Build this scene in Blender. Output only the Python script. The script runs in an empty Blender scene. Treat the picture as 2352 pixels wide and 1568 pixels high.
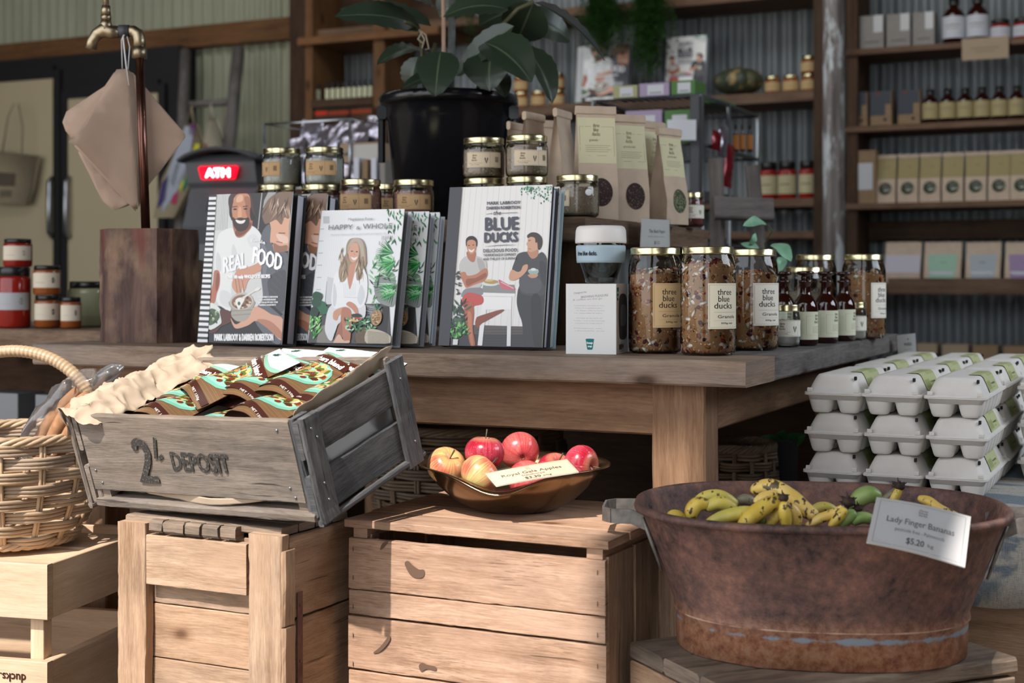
import bpy, bmesh, math, random
import numpy as np
from mathutils import Vector, Matrix, noise
random.seed(7)
PI = math.pi
SC = bpy.context.scene
COL = SC.collection
# ---------------------------------------------------------------- camera, light, exposure
# the scene is laid out with the lens at height 0 and lifted by EYE at the end
EYE = 0.97
F, CX, HY = 3266.7, 1176.0, 645.0
cam = bpy.data.cameras.new('camera'); camo = bpy.data.objects.new('camera', cam); COL.objects.link(camo)
camo.location = (0, 0, 0); camo.rotation_euler = (PI/2, 0, 0)
cam.lens = 50; cam.sensor_width = 36; cam.shift_y = -139/2352.0
cam.dof.use_dof = True; cam.dof.focus_distance = 2.2; cam.dof.aperture_fstop = 5.2
cam.clip_start = 0.05
SC.camera = camo
SC.view_settings.view_transform = 'Standard'; SC.view_settings.look = 'None'
SC.view_settings.gamma = 1; SC.view_settings.use_curve_mapping = False
SC.view_settings.exposure = 0.42
wd = bpy.data.worlds.new('world'); SC.world = wd; wd.use_nodes = True
wn = wd.node_tree; wn.nodes['Background'].inputs[0].default_value = (0.90, 0.94, 1.0, 1)
wn.nodes['Background'].inputs[1].default_value = 1.95
sun = bpy.data.lights.new('sun', 'SUN'); suno = bpy.data.objects.new('sun', sun); COL.objects.link(suno)
sun.energy = 4.7; sun.angle = math.radians(0.9); sun.color = (1.0, 0.93, 0.87)
SUNDIR = Vector((-0.3215, -0.557, 0.766)).normalized()     # towards the sun
suno.rotation_euler = SUNDIR.to_track_quat('Z', 'Y').to_euler()

def area(name, loc, target, sx, sy, power, color=(1, 1, 1)):
    l = bpy.data.lights.new(name, 'AREA'); o = bpy.data.objects.new(name, l); COL.objects.link(o)
    l.shape = 'RECTANGLE'; l.size = sx; l.size_y = sy; l.energy = power; l.color = color
    o.location = loc
    o.rotation_euler = (Vector(target) - Vector(loc)).to_track_quat('-Z', 'Y').to_euler()
    return o

# ---------------------------------------------------------------- frames
YAW = math.radians(25.46)          # the shop and the table are turned by this against the lens
cA, sA = math.cos(YAW), math.sin(YAW)
def W(s, t, z=0.0):                # shop coordinates: s along the back wall to the right, t towards it
    return Vector((cA*s + sA*t, -sA*s + cA*t, z))
def ray(px, py): return Vector(((px-CX)/F, 1.0, -(py-HY)/F))
def atD(px, py, D):                # point of a pixel on the plane t = D
    r = ray(px, py); return r*(D/(sA*r.x + cA*r.y))
def atY(px, py, Y): return ray(px, py)*Y
def atZ(px, py, z):
    r = ray(px, py); return r*(z/r.z)
def ST(p): return (cA*p.x - sA*p.y, sA*p.x + cA*p.y, p.z)

# added fill lamps: two for the back of the shop, one from the right
area('shop_fill', W(1.7, 4.9, 2.3), W(-3.0, 6.9, 0.2), 2.6, 1.4, 112, (0.93, 0.97, 1.0))
area('mid_fill', W(-3.2, 4.6, 2.5), W(-3.6, 6.6, -0.3), 5.0, 0.9, 42, (0.95, 0.98, 1.0))
area('side_fill', W(1.28, 2.9, 0.75), W(-0.8, 2.7, 0.0), 1.5, 1.0, 26, (0.82, 0.9, 1.0))

# ---------------------------------------------------------------- materials
MATS = {}
def lin(c):
    if isinstance(c, str):
        c = tuple(int(c[i:i+2], 16)/255 for i in (0, 2, 4))
    return tuple((v/12.92 if v <= 0.04045 else ((v+0.055)/1.055)**2.4) for v in c[:3]) + (1,)
class NT:
    def __init__(s, name):
        s.m = bpy.data.materials.new(name); s.m.use_nodes = True; s.t = s.m.node_tree; s.n = s.t.nodes
        s.b = s.n['Principled BSDF']; MATS[name] = s.m
    def node(s, ty, **kw):
        nd = s.n.new(ty)
        for k, v in kw.items():
            if k.startswith('i_'):
                key = k[2:]; key = int(key) if key.isdigit() else key.replace('_', ' ')
                s.set(nd.inputs[key], v)
            else: setattr(nd, k, v)
        return nd
    def set(s, inp, v):
        if isinstance(v, bpy.types.NodeSocket): s.t.links.new(v, inp)
        elif isinstance(v, bpy.types.Node): s.t.links.new(v.outputs[0], inp)
        else: inp.default_value = v
    def math(s, op, a, b=None, c=None, clamp=False):
        nd = s.n.new('ShaderNodeMath'); nd.operation = op; nd.use_clamp = clamp
        s.set(nd.inputs[0], a)
        if b is not None: s.set(nd.inputs[1], b)
        if c is not None: s.set(nd.inputs[2], c)
        return nd.outputs[0]
    def mix(s, f, a, b, mode='MIX'):
        nd = s.n.new('ShaderNodeMix'); nd.data_type = 'RGBA'; nd.blend_type = mode
        s.set(nd.inputs[0], f); s.set(nd.inputs[6], a); s.set(nd.inputs[7], b); return nd.outputs[2]
    def ramp(s, f, stops):
        nd = s.n.new('ShaderNodeValToRGB'); s.set(nd.inputs[0], f); e = nd.color_ramp.elements
        while len(e) < len(stops): e.new(0.5)
        for k, (p, c) in enumerate(stops):
            e[k].position = p; e[k].color = c if len(c) == 4 else (*c, 1)
        return nd.outputs[0]
    def noise(s, vec, scale, detail=4, rough=0.55, dist=0.0):
        nd = s.n.new('ShaderNodeTexNoise'); s.set(nd.inputs['Vector'], vec)
        nd.inputs['Scale'].default_value = scale; nd.inputs['Detail'].default_value = detail
        nd.inputs['Roughness'].default_value = rough; nd.inputs['Distortion'].default_value = dist
        return nd.outputs[0]
    def mapv(s, vec, scale=(1, 1, 1), loc=(0, 0, 0)):
        nd = s.n.new('ShaderNodeMapping'); s.set(nd.inputs[0], vec)
        nd.inputs['Scale'].default_value = scale; nd.inputs['Location'].default_value = loc; return nd.outputs[0]
    def uv(s): return s.n.new('ShaderNodeTexCoord').outputs['UV']
    def obj(s): return s.n.new('ShaderNodeTexCoord').outputs['Object']
    def attr(s, name='Col'):
        nd = s.n.new('ShaderNodeAttribute'); nd.attribute_name = name; return nd.outputs['Color']
    def bump(s, h, strength=0.3, dist=0.002):
        nd = s.n.new('ShaderNodeBump'); s.set(nd.inputs['Height'], h); nd.inputs['Strength'].default_value = strength
        nd.inputs['Distance'].default_value = dist; s.set(s.b.inputs['Normal'], nd.outputs[0]); return nd
    def P(s, **kw):
        for k, v in kw.items():
            s.set(s.b.inputs[k.replace('_', ' ')], v)
        return s.m

def plain(name, c, rough=0.6, metal=0.0, var=0.0, vs=40, bump=0.0, **kw):
    n = NT(name); c = lin(c)
    if var or bump:
        h = n.noise(n.obj(), vs, 5)
        if var:
            d = tuple(v*(1-var) for v in c[:3])+(1,); l = tuple(min(1, v*(1+var)) for v in c[:3])+(1,)
            n.P(Base_Color=n.ramp(h, [(0.3, d), (0.7, l)]))
        else: n.P(Base_Color=c)
        if bump: n.bump(h, bump, 0.002)
    else: n.P(Base_Color=c)
    return n.P(Roughness=rough, Metallic=metal, **kw)

def wood(name, light, dark, gs=1.0, rough=0.75, bump=0.35, crack=0.5, stain=0.35, knots=True, hue=None, scratch=0.0):
    """long-grained timber; UV u runs along the grain in metres, colour attribute tints each board"""
    n = NT(name); uv = n.uv()
    L, Dk = lin(light), lin(dark)
    wob = n.noise(n.mapv(uv, (3*gs, 3*gs, 1)), 1.0, 2)
    v2 = n.node('ShaderNodeCombineXYZ', i_0=0.0, i_1=n.math('MULTIPLY', wob, 0.02/gs))
    uvw = n.node('ShaderNodeVectorMath', operation='ADD', i_0=uv, i_1=v2)
    fine = n.noise(n.mapv(uvw, (26*gs, 330*gs, 1)), 1.0, 5, 0.7)
    band = n.noise(n.mapv(uvw, (4.0*gs, 48*gs, 1)), 1.0, 5, 0.65)
    blot = n.noise(n.mapv(uv, (5*gs, 9*gs, 1), (3, 7, 0)), 1.0, 5, 0.7)
    g = n.math('ADD', n.math('MULTIPLY', fine, 0.45), n.math('MULTIPLY', band, 0.55))
    c = n.mix(n.ramp(g, [(0.36, (0, 0, 0)), (0.62, (1, 1, 1))]), Dk, L)
    st = n.ramp(blot, [(0.30, (1-stain, 1-stain, 1-stain)), (0.55, (1, 1, 1))])
    c = n.mix(1.0, c, st, 'MULTIPLY')
    if hue:
        c = n.mix(n.ramp(n.noise(n.mapv(uv, (3*gs, 7*gs, 1), (11, 2, 0)), 1.0, 3), [(0.45, (0, 0, 0)), (0.7, (0.6, 0.6, 0.6))]), c, lin(hue))
    if knots:
        vo = n.node('ShaderNodeTexVoronoi', i_Vector=n.mapv(uvw, (4.5*gs, 9*gs, 1)), i_Scale=1.0)
        kn = n.ramp(vo.outputs['Distance'], [(0.05, (0.30, 0.24, 0.2)), (0.10, (0.75, 0.7, 0.66)), (0.16, (1, 1, 1))])
        c = n.mix(1.0, c, kn, 'MULTIPLY')
    ck = n.noise(n.mapv(uvw, (3.4*gs, 85*gs, 1), (5, 5, 0)), 1.0, 3, 0.5)
    ckm = n.ramp(ck, [(0.285, (1-crack, 1-crack, 1-crack)), (0.32, (1, 1, 1))])
    c = n.mix(1.0, c, ckm, 'MULTIPLY')
    if scratch:
        m = n.node('ShaderNodeMapping', i_0=uv); m.inputs['Rotation'].default_value = (0, 0, 0.75); m.inputs['Scale'].default_value = (22, 420, 1)
        m2 = n.node('ShaderNodeMapping', i_0=uv); m2.inputs['Rotation'].default_value = (0, 0, -0.95); m2.inputs['Scale'].default_value = (26, 380, 1)
        q = n.math('MINIMUM', n.noise(m.outputs[0], 1.0, 3, 0.6), n.noise(m2.outputs[0], 1.0, 3, 0.6))
        area_ = n.ramp(n.noise(n.mapv(uv, (7, 14, 1), (1, 9, 0)), 1.0, 3), [(0.45, (0, 0, 0)), (0.60, (1, 1, 1))])
        q = n.math('MULTIPLY', n.ramp(q, [(0.36, (1, 1, 1)), (0.44, (0, 0, 0))]), n.math('MULTIPLY', area_, scratch))
        c = n.mix(q, c, lin('5a4232'))
    c = n.mix(1.0, c, n.attr(), 'MULTIPLY')
    n.P(Base_Color=c, Roughness=rough)
    n.b.inputs['Specular IOR Level'].default_value = 0.25
    n.bump(n.math('ADD', g, n.math('MULTIPLY', ckm, 0.9)), bump, 0.0022)
    return n.m

wood('wood_table', 'ab9480', '6b5645', 1.0, 0.62, 0.35, 0.6, 0.4, hue='8a8078')
wood('wood_tableframe', 'a07d60', '74543c', 0.8, 0.7, 0.3, 0.5, 0.3)
wood('wood_apple', 'caa88f', '977459', 1.1, 0.85, 0.5, 0.6, 0.42, hue='b08f78', scratch=0.5)
wood('wood_box', 'bd9f84', '876a50', 1.1, 0.85, 0.45, 0.55, 0.34, scratch=0.25, hue='b59378')
wood('wood_pine', 'dcc2a4', 'c2a284', 0.8, 0.6, 0.15, 0.15, 0.12)
wood('wood_grey', '968b80', '5f574f', 1.3, 0.9, 0.7, 0.7, 0.35, knots=False, hue='8d7d6c')
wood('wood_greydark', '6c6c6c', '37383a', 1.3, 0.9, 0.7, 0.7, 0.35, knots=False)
wood('wood_stand', '93816f', '5c5046', 1.1, 0.85, 0.6, 0.7, 0.45, knots=False)
wood('wood_shelf', '7d6450', '523b2c', 0.7, 0.75, 0.2, 0.3, 0.3)
wood('wood_dark', '55402f', '33241a', 0.7, 0.8, 0.2, 0.4, 0.4)
wood('wood_orange', '7a5634', '50351f', 0.7, 0.7, 0.2, 0.4, 0.3)
wood('wood_weather', '7c7672', '55504c', 0.8, 0.9, 0.3, 0.5, 0.4)
wood('wood_riser', '8f7763', '5e4838', 1.0, 0.75, 0.35, 0.5, 0.4)

def print_mat():
    n = NT('print'); n.P(Base_Color=n.attr(), Roughness=0.33); n.b.inputs['Specular IOR Level'].default_value = 0.45
    n = NT('print_matt'); n.P(Base_Color=n.attr(), Roughness=0.8); n.b.inputs['Specular IOR Level'].default_value = 0.2
print_mat()
def glass_mat(name, tint=(0.97, 0.985, 0.98), refl=1.0, rough=0.02, haze=0.0):
    n = NT(name); n.n.remove(n.b)
    tr = n.node('ShaderNodeBsdfTransparent', i_0=(*tint, 1))
    gl = n.node('ShaderNodeBsdfGlossy', i_Roughness=rough); gl.inputs[0].default_value = (1, 1, 1, 1)
    fr = n.node('ShaderNodeFresnel', i_IOR=1.5)
    f = n.math('MULTIPLY', fr, refl, clamp=True)
    mx = n.node('ShaderNodeMixShader', i_0=f, i_1=tr.outputs[0], i_2=gl.outputs[0])
    if haze:
        df = n.node('ShaderNodeBsdfDiffuse'); df.inputs[0].default_value = (0.8, 0.82, 0.84, 1); mx = n.node('ShaderNodeMixShader', i_0=haze, i_1=mx.outputs[0], i_2=df.outputs[0])
    n.t.links.new(mx.outputs[0], n.n['Material Output'].inputs[0]); return n.m
glass_mat('glass'); glass_mat('glass_edge', (0.80, 0.85, 0.84), 1.5)
glass_mat('cellophane', (0.96, 0.97, 0.98), 1.8, 0.08, 0.06); glass_mat('sleeve', (0.99, 0.99, 0.99), 0.9, 0.12)
def amber():
    n = NT('amber_glass'); n.P(Base_Color=lin('2a0d08'), Roughness=0.06); n.b.inputs['Coat Weight'].default_value = 0.5
amber()
plain('lid_gold', 'd9cfa4', 0.24, 1.0)
plain('lid_black', '141414', 0.3)
plain('black_plastic', '15161a', 0.20, var=0.1, vs=30)
plain('black_matt', '0c0c0d', 0.7)
plain('dark_grey', '3a3c40', 0.5)
plain('mid_grey', '77797d', 0.4, 0.3)
plain('steel', '9fa3a8', 0.3, 1.0)
plain('brass', 'a3957c', 0.38, 1.0, var=0.2, vs=60)
plain('copper', '7a564c', 0.28, 1.0, var=0.2, vs=25)
plain('white_plastic', 'e6e2de', 0.45)
plain('brown_plastic', '4a3430', 0.45)
plain('silicone', 'a9bfcb', 0.55)
plain('white_card', 'e9e9e7', 0.55)
plain('page', 'c9ccd6', 0.7)
plain('kraft', 'c0ac97', 0.85, var=0.10, vs=30, bump=0.15)
plain('kraft_light', 'b09d87', 0.85, var=0.08, vs=20, bump=0.12)
plain('soil', '1d1612', 0.95, var=0.4, vs=60, bump=0.6)
plain('linen_lining', 'aaa9a8', 0.8)
plain('twine', 'a89a84', 0.9)
plain('white_string', 'c6c6c6', 0.7)
# ---------------------------------------------------------------- mesh building
def rotm(rx=0, ry=0, rz=0):
    return Matrix.Rotation(rz, 3, 'Z') @ Matrix.Rotation(ry, 3, 'Y') @ Matrix.Rotation(rx, 3, 'X')
RS = rotm(rz=-YAW)                 # shop frame as a rotation
class Rows(list):
    mb = None
    def build(s, *a, **k): return s.mb.build(*a, **k)
class MB:
    def __init__(s):
        s.bm = bmesh.new(); s.uv = s.bm.loops.layers.uv.new('UVMap')
        s.col = s.bm.loops.layers.float_color.new('Col'); s.mi = 0; s.c = (1, 1, 1, 1)
    def face(s, vs, uvs=None, smooth=True):
        try: f = s.bm.faces.new(vs)
        except ValueError: return None
        f.material_index = s.mi; f.smooth = smooth
        for k, l in enumerate(f.loops):
            l[s.col] = s.c
            if uvs: l[s.uv].uv = uvs[k]
        return f
    def tint(s, v=None, spread=0.14):
        v = v if v is not None else random.uniform(1-spread, 1+spread*0.6)
        w = random.uniform(-0.03, 0.03)
        s.c = (v*(1+w), v, v*(1-w), 1)
    def board(s, c, size, R=None, ax=0, bev=0.0015, jit=0.0, n=None, tint=True, warp=0.0):
        """worn plank: size is (x, y, z), ax the grain direction; cut ends, eased edges"""
        if tint: s.tint()
        R = R or Matrix.Identity(3); c = Vector(c)
        L = size[ax]; a, b = [k for k in range(3) if k != ax]; wa, wb = size[a]/2, size[b]/2
        bev = min(bev, wa*0.6, wb*0.6)
        if n is None: n = max(1, int(L/0.03)) if jit else 1
        prof = [(-wa+bev, -wb), (wa-bev, -wb), (wa, -wb+bev), (wa, wb-bev), (wa-bev, wb), (-wa+bev, wb), (-wa, wb-bev), (-wa, -wb+bev)]
        if (ax, a, b) == (1, 0, 2): prof = prof[::-1]
        ru, rv = random.uniform(0, 9), random.uniform(0, 9)
        per = [0]
        for k in range(8):
            p, q = prof[k], prof[(k+1) % 8]; per.append(per[-1]+math.hypot(p[0]-q[0], p[1]-q[1]))
        sd = random.uniform(0, 50); rows = []
        for i in range(n+1):
            u = -L/2 + L*i/n; row = []
            wz = warp*math.sin(PI*i/n)
            for k, (p, q) in enumerate(prof):
                v = [0, 0, 0]; v[ax] = u; v[a] = p; v[b] = q + wz
                if jit:
                    e = noise.noise(Vector((u*14+sd, k//2*3.1, 0)))*jit; e2 = noise.noise(Vector((u*55+sd, k//2*7.7, 4)))*jit*0.5
                    sg = 1 if p > 0 else -1; sh = 1 if q > 0 else -1
                    v[a] += sg*(e+e2); v[b] += sh*e2*0.6
                    if i in (0, n): v[ax] += noise.noise(Vector((k*2.3+sd, i, 8)))*jit
                row.append(s.bm.verts.new(c + R @ Vector(v)))
            rows.append(row)
        for i in range(n):
            for k in range(8):
                u0, u1 = ru+L*i/n, ru+L*(i+1)/n
                s.face([rows[i][k], rows[i+1][k], rows[i+1][(k+1) % 8], rows[i][(k+1) % 8]],
                       [(u0, rv+per[k]), (u1, rv+per[k]), (u1, rv+per[k+1]), (u0, rv+per[k+1])], smooth=False)
        for row, fl in ((rows[0], 0), (rows[-1], 1)):
            r_ = row if fl == 0 else row[::-1]; pr = prof if fl == 0 else prof[::-1]
            s.face(r_, [(ru+p*0.6, rv+q*1.0) for p, q in pr], smooth=False)
        return s
    def lathe(s, prof, seg=32, c=(0, 0, 0), R=None, a0=0, a1=2*PI, fn=None, sx=1, sy=1):
        R = R or Matrix.Identity(3); c = Vector(c); full = abs(a1-a0-2*PI) < 1e-6
        rows = []
        ns = seg if full else seg+1
        for r, z in prof:
            row = []
            for k in range(ns):
                a = a0+(a1-a0)*k/seg
                p = Vector((r*math.cos(a)*sx, r*math.sin(a)*sy, z))
                if fn: p = fn(p, a)
                row.append(s.bm.verts.new(c + R @ p))
            rows.append(row)
        h = 0
        for i in range(len(prof)-1):
            d = math.hypot(prof[i+1][0]-prof[i][0], prof[i+1][1]-prof[i][1])
            for k in range(seg):
                k2 = (k+1) % ns
                rr = max(prof[i][0], 0.02)
                s.face([rows[i][k], rows[i][k2], rows[i+1][k2], rows[i+1][k]],
                       [(k/seg*6.28*rr, h), ((k+1)/seg*6.28*rr, h), ((k+1)/seg*6.28*rr, h+d), (k/seg*6.28*rr, h+d)])
            h += d
        rows = Rows(rows); rows.mb = s; return rows
    def tube(s, pts, r, seg=8, closed=False, caps=True, flat=1.0):
        pts = [Vector(p) for p in pts]; n = len(pts); rows = []; prev = None
        for i, p in enumerate(pts):
            if closed: d = pts[(i+1) % n]-pts[i-1]
            else: d = pts[min(i+1, n-1)]-pts[max(i-1, 0)]
            d = d.normalized() if d.length > 1e-9 else Vector((0, 0, 1))
            if prev is None:
                up = Vector((0, 0, 1)) if abs(d.z) < 0.9 else Vector((1, 0, 0)); x = d.cross(up).normalized()
            else:
                x = (prev - d*prev.dot(d)); x = x.normalized() if x.length > 1e-6 else d.orthogonal().normalized()
            prev = x; y = d.cross(x)
            rr = r[i] if isinstance(r, (list, tuple)) else r
            rows.append([s.bm.verts.new(p + x*math.cos(2*PI*k/seg)*rr + y*math.sin(2*PI*k/seg)*rr*flat) for k in range(seg)])
        m = n if closed else n-1; u = random.uniform(0, 5)
        for i in range(m):
            A, B = rows[i], rows[(i+1) % n]; du = (pts[(i+1) % n]-pts[i]).length
            for k in range(seg):
                s.face([A[k], A[(k+1) % seg], B[(k+1) % seg], B[k]], [(u, k*0.01), (u, k*0.01+0.01), (u+du, k*0.01+0.01), (u+du, k*0.01)])
            u += du
        if caps and not closed:
            s.face(rows[0][::-1]); s.face(rows[-1])
        rows = Rows(rows); rows.mb = s; return rows
    def grid(s, fn, nu, nv, uvs=(1, 1)):
        V = [[s.bm.verts.new(fn(i/nu, j/nv)) for j in range(nv+1)] for i in range(nu+1)]
        for i in range(nu):
            for j in range(nv):
                s.face([V[i][j], V[i+1][j], V[i+1][j+1], V[i][j+1]],
                       [(i/nu*uvs[0], j/nv*uvs[1]), ((i+1)/nu*uvs[0], j/nv*uvs[1]), ((i+1)/nu*uvs[0], (j+1)/nv*uvs[1]), (i/nu*uvs[0], (j+1)/nv*uvs[1])])
        return V
    def sph(s, c, r, seg=12, rings=8, R=None):
        if not isinstance(r, (tuple, list)): r = (r, r, r)
        prof = [(math.sin(PI*i/rings), -math.cos(PI*i/rings)) for i in range(rings+1)]
        prof[0] = (1e-4, -1); prof[-1] = (1e-4, 1)
        return s.lathe(prof, seg, c, R, fn=lambda p, a: Vector((p.x*r[0], p.y*r[1], p.z*r[2])))
    def build(s, name, mats, parent=None, solid=0, weld=False, kind=None, sub=0):
        if weld: bmesh.ops.remove_doubles(s.bm, verts=s.bm.verts, dist=1e-5)
        me = bpy.data.meshes.new(name); s.bm.to_mesh(me); s.bm.free()
        for m in (mats if isinstance(mats, (list, tuple)) else [mats]):
            me.materials.append(MATS[m] if isinstance(m, str) else m)
        o = bpy.data.objects.new(name, me); COL.objects.link(o)
        if parent: o.parent = parent
        if solid:
            md = o.modifiers.new('t', 'SOLIDIFY'); md.thickness = solid; md.offset = -1
        if sub:
            md = o.modifiers.new('s', 'SUBSURF'); md.levels = sub; md.render_levels = sub
        if kind: o['kind'] = kind
        return o

def tag(o, label, cat, group=None, kind=None):
    o['label'] = label; o['category'] = cat
    if group: o['group'] = group
    if kind: o['kind'] = kind
    return o
def thing(name, label, cat, loc=(0, 0, 0), rz=0.0, group=None, R=None):
    o = bpy.data.objects.new(name, None); COL.objects.link(o); o.empty_display_size = 0.02
    M = (R.to_4x4() if R is not None else Matrix.Rotation(rz, 4, 'Z')); M.translation = Vector(loc)
    o.matrix_world = M; o.location = Vector(loc)
    o.rotation_euler = M.to_euler()
    return tag(o, label, cat, group)
def struct(mb, name, mats, loc=None, rz=0):
    o = mb.build(name, mats); o['kind'] = 'structure'
    if loc is not None: o.location = loc
    o.rotation_euler.z = rz
    return o
KIDS = {}
def dup(root, loc, rz=0.0, label=None, group=None, R=None, scale=None):
    def cp(o, par):
        c = o.copy(); COL.objects.link(c)
        if par: c.parent = par
        for ch in [x for x in o.children]: cp(ch, c)
        return c
    c = cp(root, None); c.location = Vector(loc)
    c.rotation_euler = (R.to_euler() if R is not None else (0, 0, rz))
    if scale: c.scale = (scale,)*3 if not isinstance(scale, tuple) else scale
    if label: c['label'] = label
    if group: c['group'] = group
    return c
ORD = ['first', 'second', 'third', 'fourth', 'fifth', 'sixth', 'seventh', 'eighth', 'ninth', 'tenth', 'eleventh', 'twelfth']

# ---------------------------------------------------------------- printed artwork (flat coloured shapes laid on a surface)
_txt = {}
def text_geo(body, res=2):
    k = (body, res)
    if k not in _txt:
        cu = bpy.data.curves.new('t', 'FONT'); cu.body = body; cu.size = 1; cu.resolution_u = res; cu.fill_mode = 'FRONT'
        ob = bpy.data.objects.new('t', cu)
        me = bpy.data.meshes.new_from_object(ob)
        vs = [(v.co.x, v.co.y) for v in me.vertices]; fs = [tuple(p.vertices) for p in me.polygons]
        bpy.data.objects.remove(ob); bpy.data.meshes.remove(me); bpy.data.curves.remove(cu)
        _txt[k] = (vs, fs)
    return _txt[k]
def smooth_loop(pts, k=4):
    out = []; n = len(pts)
    for i in range(n):
        p0, p1, p2, p3 = pts[i-1], pts[i], pts[(i+1) % n], pts[(i+2) % n]
        for j in range(k):
            t = j/k
            out.append(tuple(0.5*(2*b+(c-a)*t+(2*a-5*b+4*c-d)*t*t+(-a+3*b-3*c+d)*t**3) for a, b, c, d in zip(p0, p1, p2, p3)))
    return out
class Art:
    """drawing in its own 2-D units; quad = the four corners (lower left, lower right, upper right, upper left) of the sheet"""
    def __init__(s, quad, w, h):
        s.w, s.h = w, h
        src = quad; dst = [(0, 0), (w, 0), (w, h), (0, h)]
        A = []; B = []
        for (x, y), (u, v) in zip(src, dst):
            A.append([x, y, 1, 0, 0, 0, -u*x, -u*y]); B.append(u)
            A.append([0, 0, 0, x, y, 1, -v*x, -v*y]); B.append(v)
        s.H = np.append(np.linalg.solve(np.array(A, float), np.array(B, float)), 1).reshape(3, 3)
        s.items = []
    def tr(s, p):
        q = s.H @ np.array([p[0], p[1], 1.0]); return (q[0]/q[2], q[1]/q[2])
    def raw(s, pts, col, lift=1, clip=True): s.items.append((pts, None, lin(col), lift)); return s
    def poly(s, pts, col, sm=False, lift=1):
        pts = smooth_loop(pts) if sm else pts
        return s.raw([s.clampp(s.tr(p)) for p in pts], col, lift)
    def clampp(s, p): return (min(max(p[0], 0), s.w), min(max(p[1], 0), s.h))
    def bl(s, pts, col, lift=1): return s.poly(pts, col, True, lift)
    def ell(s, x, y, rx, ry, col, rot=0, n=16, lift=1):
        c, d = math.cos(rot), math.sin(rot)
        return s.poly([(x+rx*math.cos(2*PI*k/n)*c-ry*math.sin(2*PI*k/n)*d, y+rx*math.cos(2*PI*k/n)*d+ry*math.sin(2*PI*k/n)*c) for k in range(n)], col, lift=lift)
    def rect(s, x0, y0, x1, y1, col, lift=1): return s.poly([(x0, y0), (x1, y0), (x1, y1), (x0, y1)], col, lift=lift)
    def line(s, p, q, wd_, col, lift=1):
        dx, dy = q[0]-p[0], q[1]-p[1]; l = math.hypot(dx, dy) or 1; nx, ny = -dy/l*wd_/2, dx/l*wd_/2
        return s.poly([(p[0]+nx, p[1]+ny), (q[0]+nx, q[1]+ny), (q[0]-nx, q[1]-ny), (p[0]-nx, p[1]-ny)], col, lift=lift)
    def blade(s, x, y, ang, L, wd_, col):
        c, d = math.cos(ang), math.sin(ang)
        return s.poly([(x, y), (x+c*L*.45-d*wd_, y+d*L*.45+c*wd_), (x+c*L, y+d*L), (x+c*L*.45+d*wd_, y+d*L*.45-c*wd_)], col)
    def frond(s, x, y, ang, L, wd_, col, n=9):
        c, d = math.cos(ang), math.sin(ang); s.line((x, y), (x+c*L, y+d*L), wd_*0.08, col)
        for k in range(n):
            t = (k+0.5)/n; px, py = x+c*L*t, y+d*L*t; l = wd_*math.sin(PI*(0.12+0.8*t))
            for sg in (-1, 1): s.blade(px, py, ang+sg*0.95, l, l*0.10, col)
    def text(s, body, x0, y, x1, hgt, col, slope=0.0, bold=0.0, res=2, shear=0.0, local=False):
        """fit body between x0 and x1 on baseline y (art units), hgt = capital height"""
        vs, fs = text_geo(body, res)
        if not vs: return s
        xa, xb = min(v[0] for v in vs), max(v[0] for v in vs); kx = (x1-x0)/(xb-xa); ky = hgt/0.70
        sgn = -1 if not local and s.flip else 1
        offs = [(0, 0)] if not bold else [(-bold, 0), (bold, 0), (0, bold), (0, -bold)]
        for ox, oy in offs:
            P = []
            for v in vs:
                x = x0+(v[0]-xa)*kx+ox + shear*v[1]*ky; yy = y+sgn*v[1]*ky+slope*(x-x0)+oy
                P.append(s.tr((x, yy)))
            s.items.append((P, fs, lin(col), 1))
        return s
    flip = True
    def build(s, name, S, mat='print', parent=None, base=None, maxlen=None, eps=8e-6, start=1):
        """S(u, v, lift) -> point"""
        mb = MB(); lev = start
        its = ([([(0, 0), (s.w, 0), (s.w, s.h), (0, s.h)], None, lin(base), 1)] if base else []) + s.items
        out_v, out_f, out_c = [], [], []
        for pts, fs, col, lf in its:
            lev += lf
            tb = bmesh.new(); vv = [tb.verts.new((p[0], p[1], 0)) for p in pts]
            if fs is None:
                area_ = sum(pts[i-1][0]*pts[i][1]-pts[i][0]*pts[i-1][1] for i in range(len(pts)))
                if abs(area_) < 1e-12: tb.free(); continue
                try: tb.faces.new(vv if area_ > 0 else vv[::-1])
                except ValueError: tb.free(); continue
            else:
                for f in fs:
                    try: tb.faces.new([vv[i] for i in f])
                    except ValueError: pass
            if maxlen:
                bmesh.ops.triangulate(tb, faces=tb.faces)
                for _ in range(7):
                    es = [e for e in tb.edges if e.calc_length() > maxlen]
                    if not es: break
                    bmesh.ops.subdivide_edges(tb, edges=es, cuts=1)
                    bmesh.ops.triangulate(tb, faces=[f for f in tb.faces if len(f.verts) > 3])
            mp = {}
            for v in tb.verts: mp[v] = mb.bm.verts.new(S(v.co.x, v.co.y, lev*eps))
            mb.c = col
            for f in tb.faces: mb.face([mp[v] for v in f.verts], [(v.co.x, v.co.y) for v in f.verts], smooth=False)
            tb.free()
        return mb.build(name, mat, parent)
def flatS(o, ex, ey, nrm):
    o, ex, ey, nrm = Vector(o), Vector(ex), Vector(ey), Vector(nrm)
    return lambda u, v, l: o+ex*u+ey*v+nrm*l
def unit(w, h):                    # art whose units are the sheet's own metres, origin lower left
    a = Art([(0, 0), (1, 0), (1, 1), (0, 1)], w, h)
    a.H = np.eye(3); a.flip = False; return a
def hexs(c): return c
def jc(c, d=0.08):                 # a slightly different colour
    c = tuple(int(c[i:i+2], 16)/255 for i in (0, 2, 4)); k = random.uniform(1-d, 1+d)
    return tuple(min(1, max(0, v*k)) for v in c)
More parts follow.
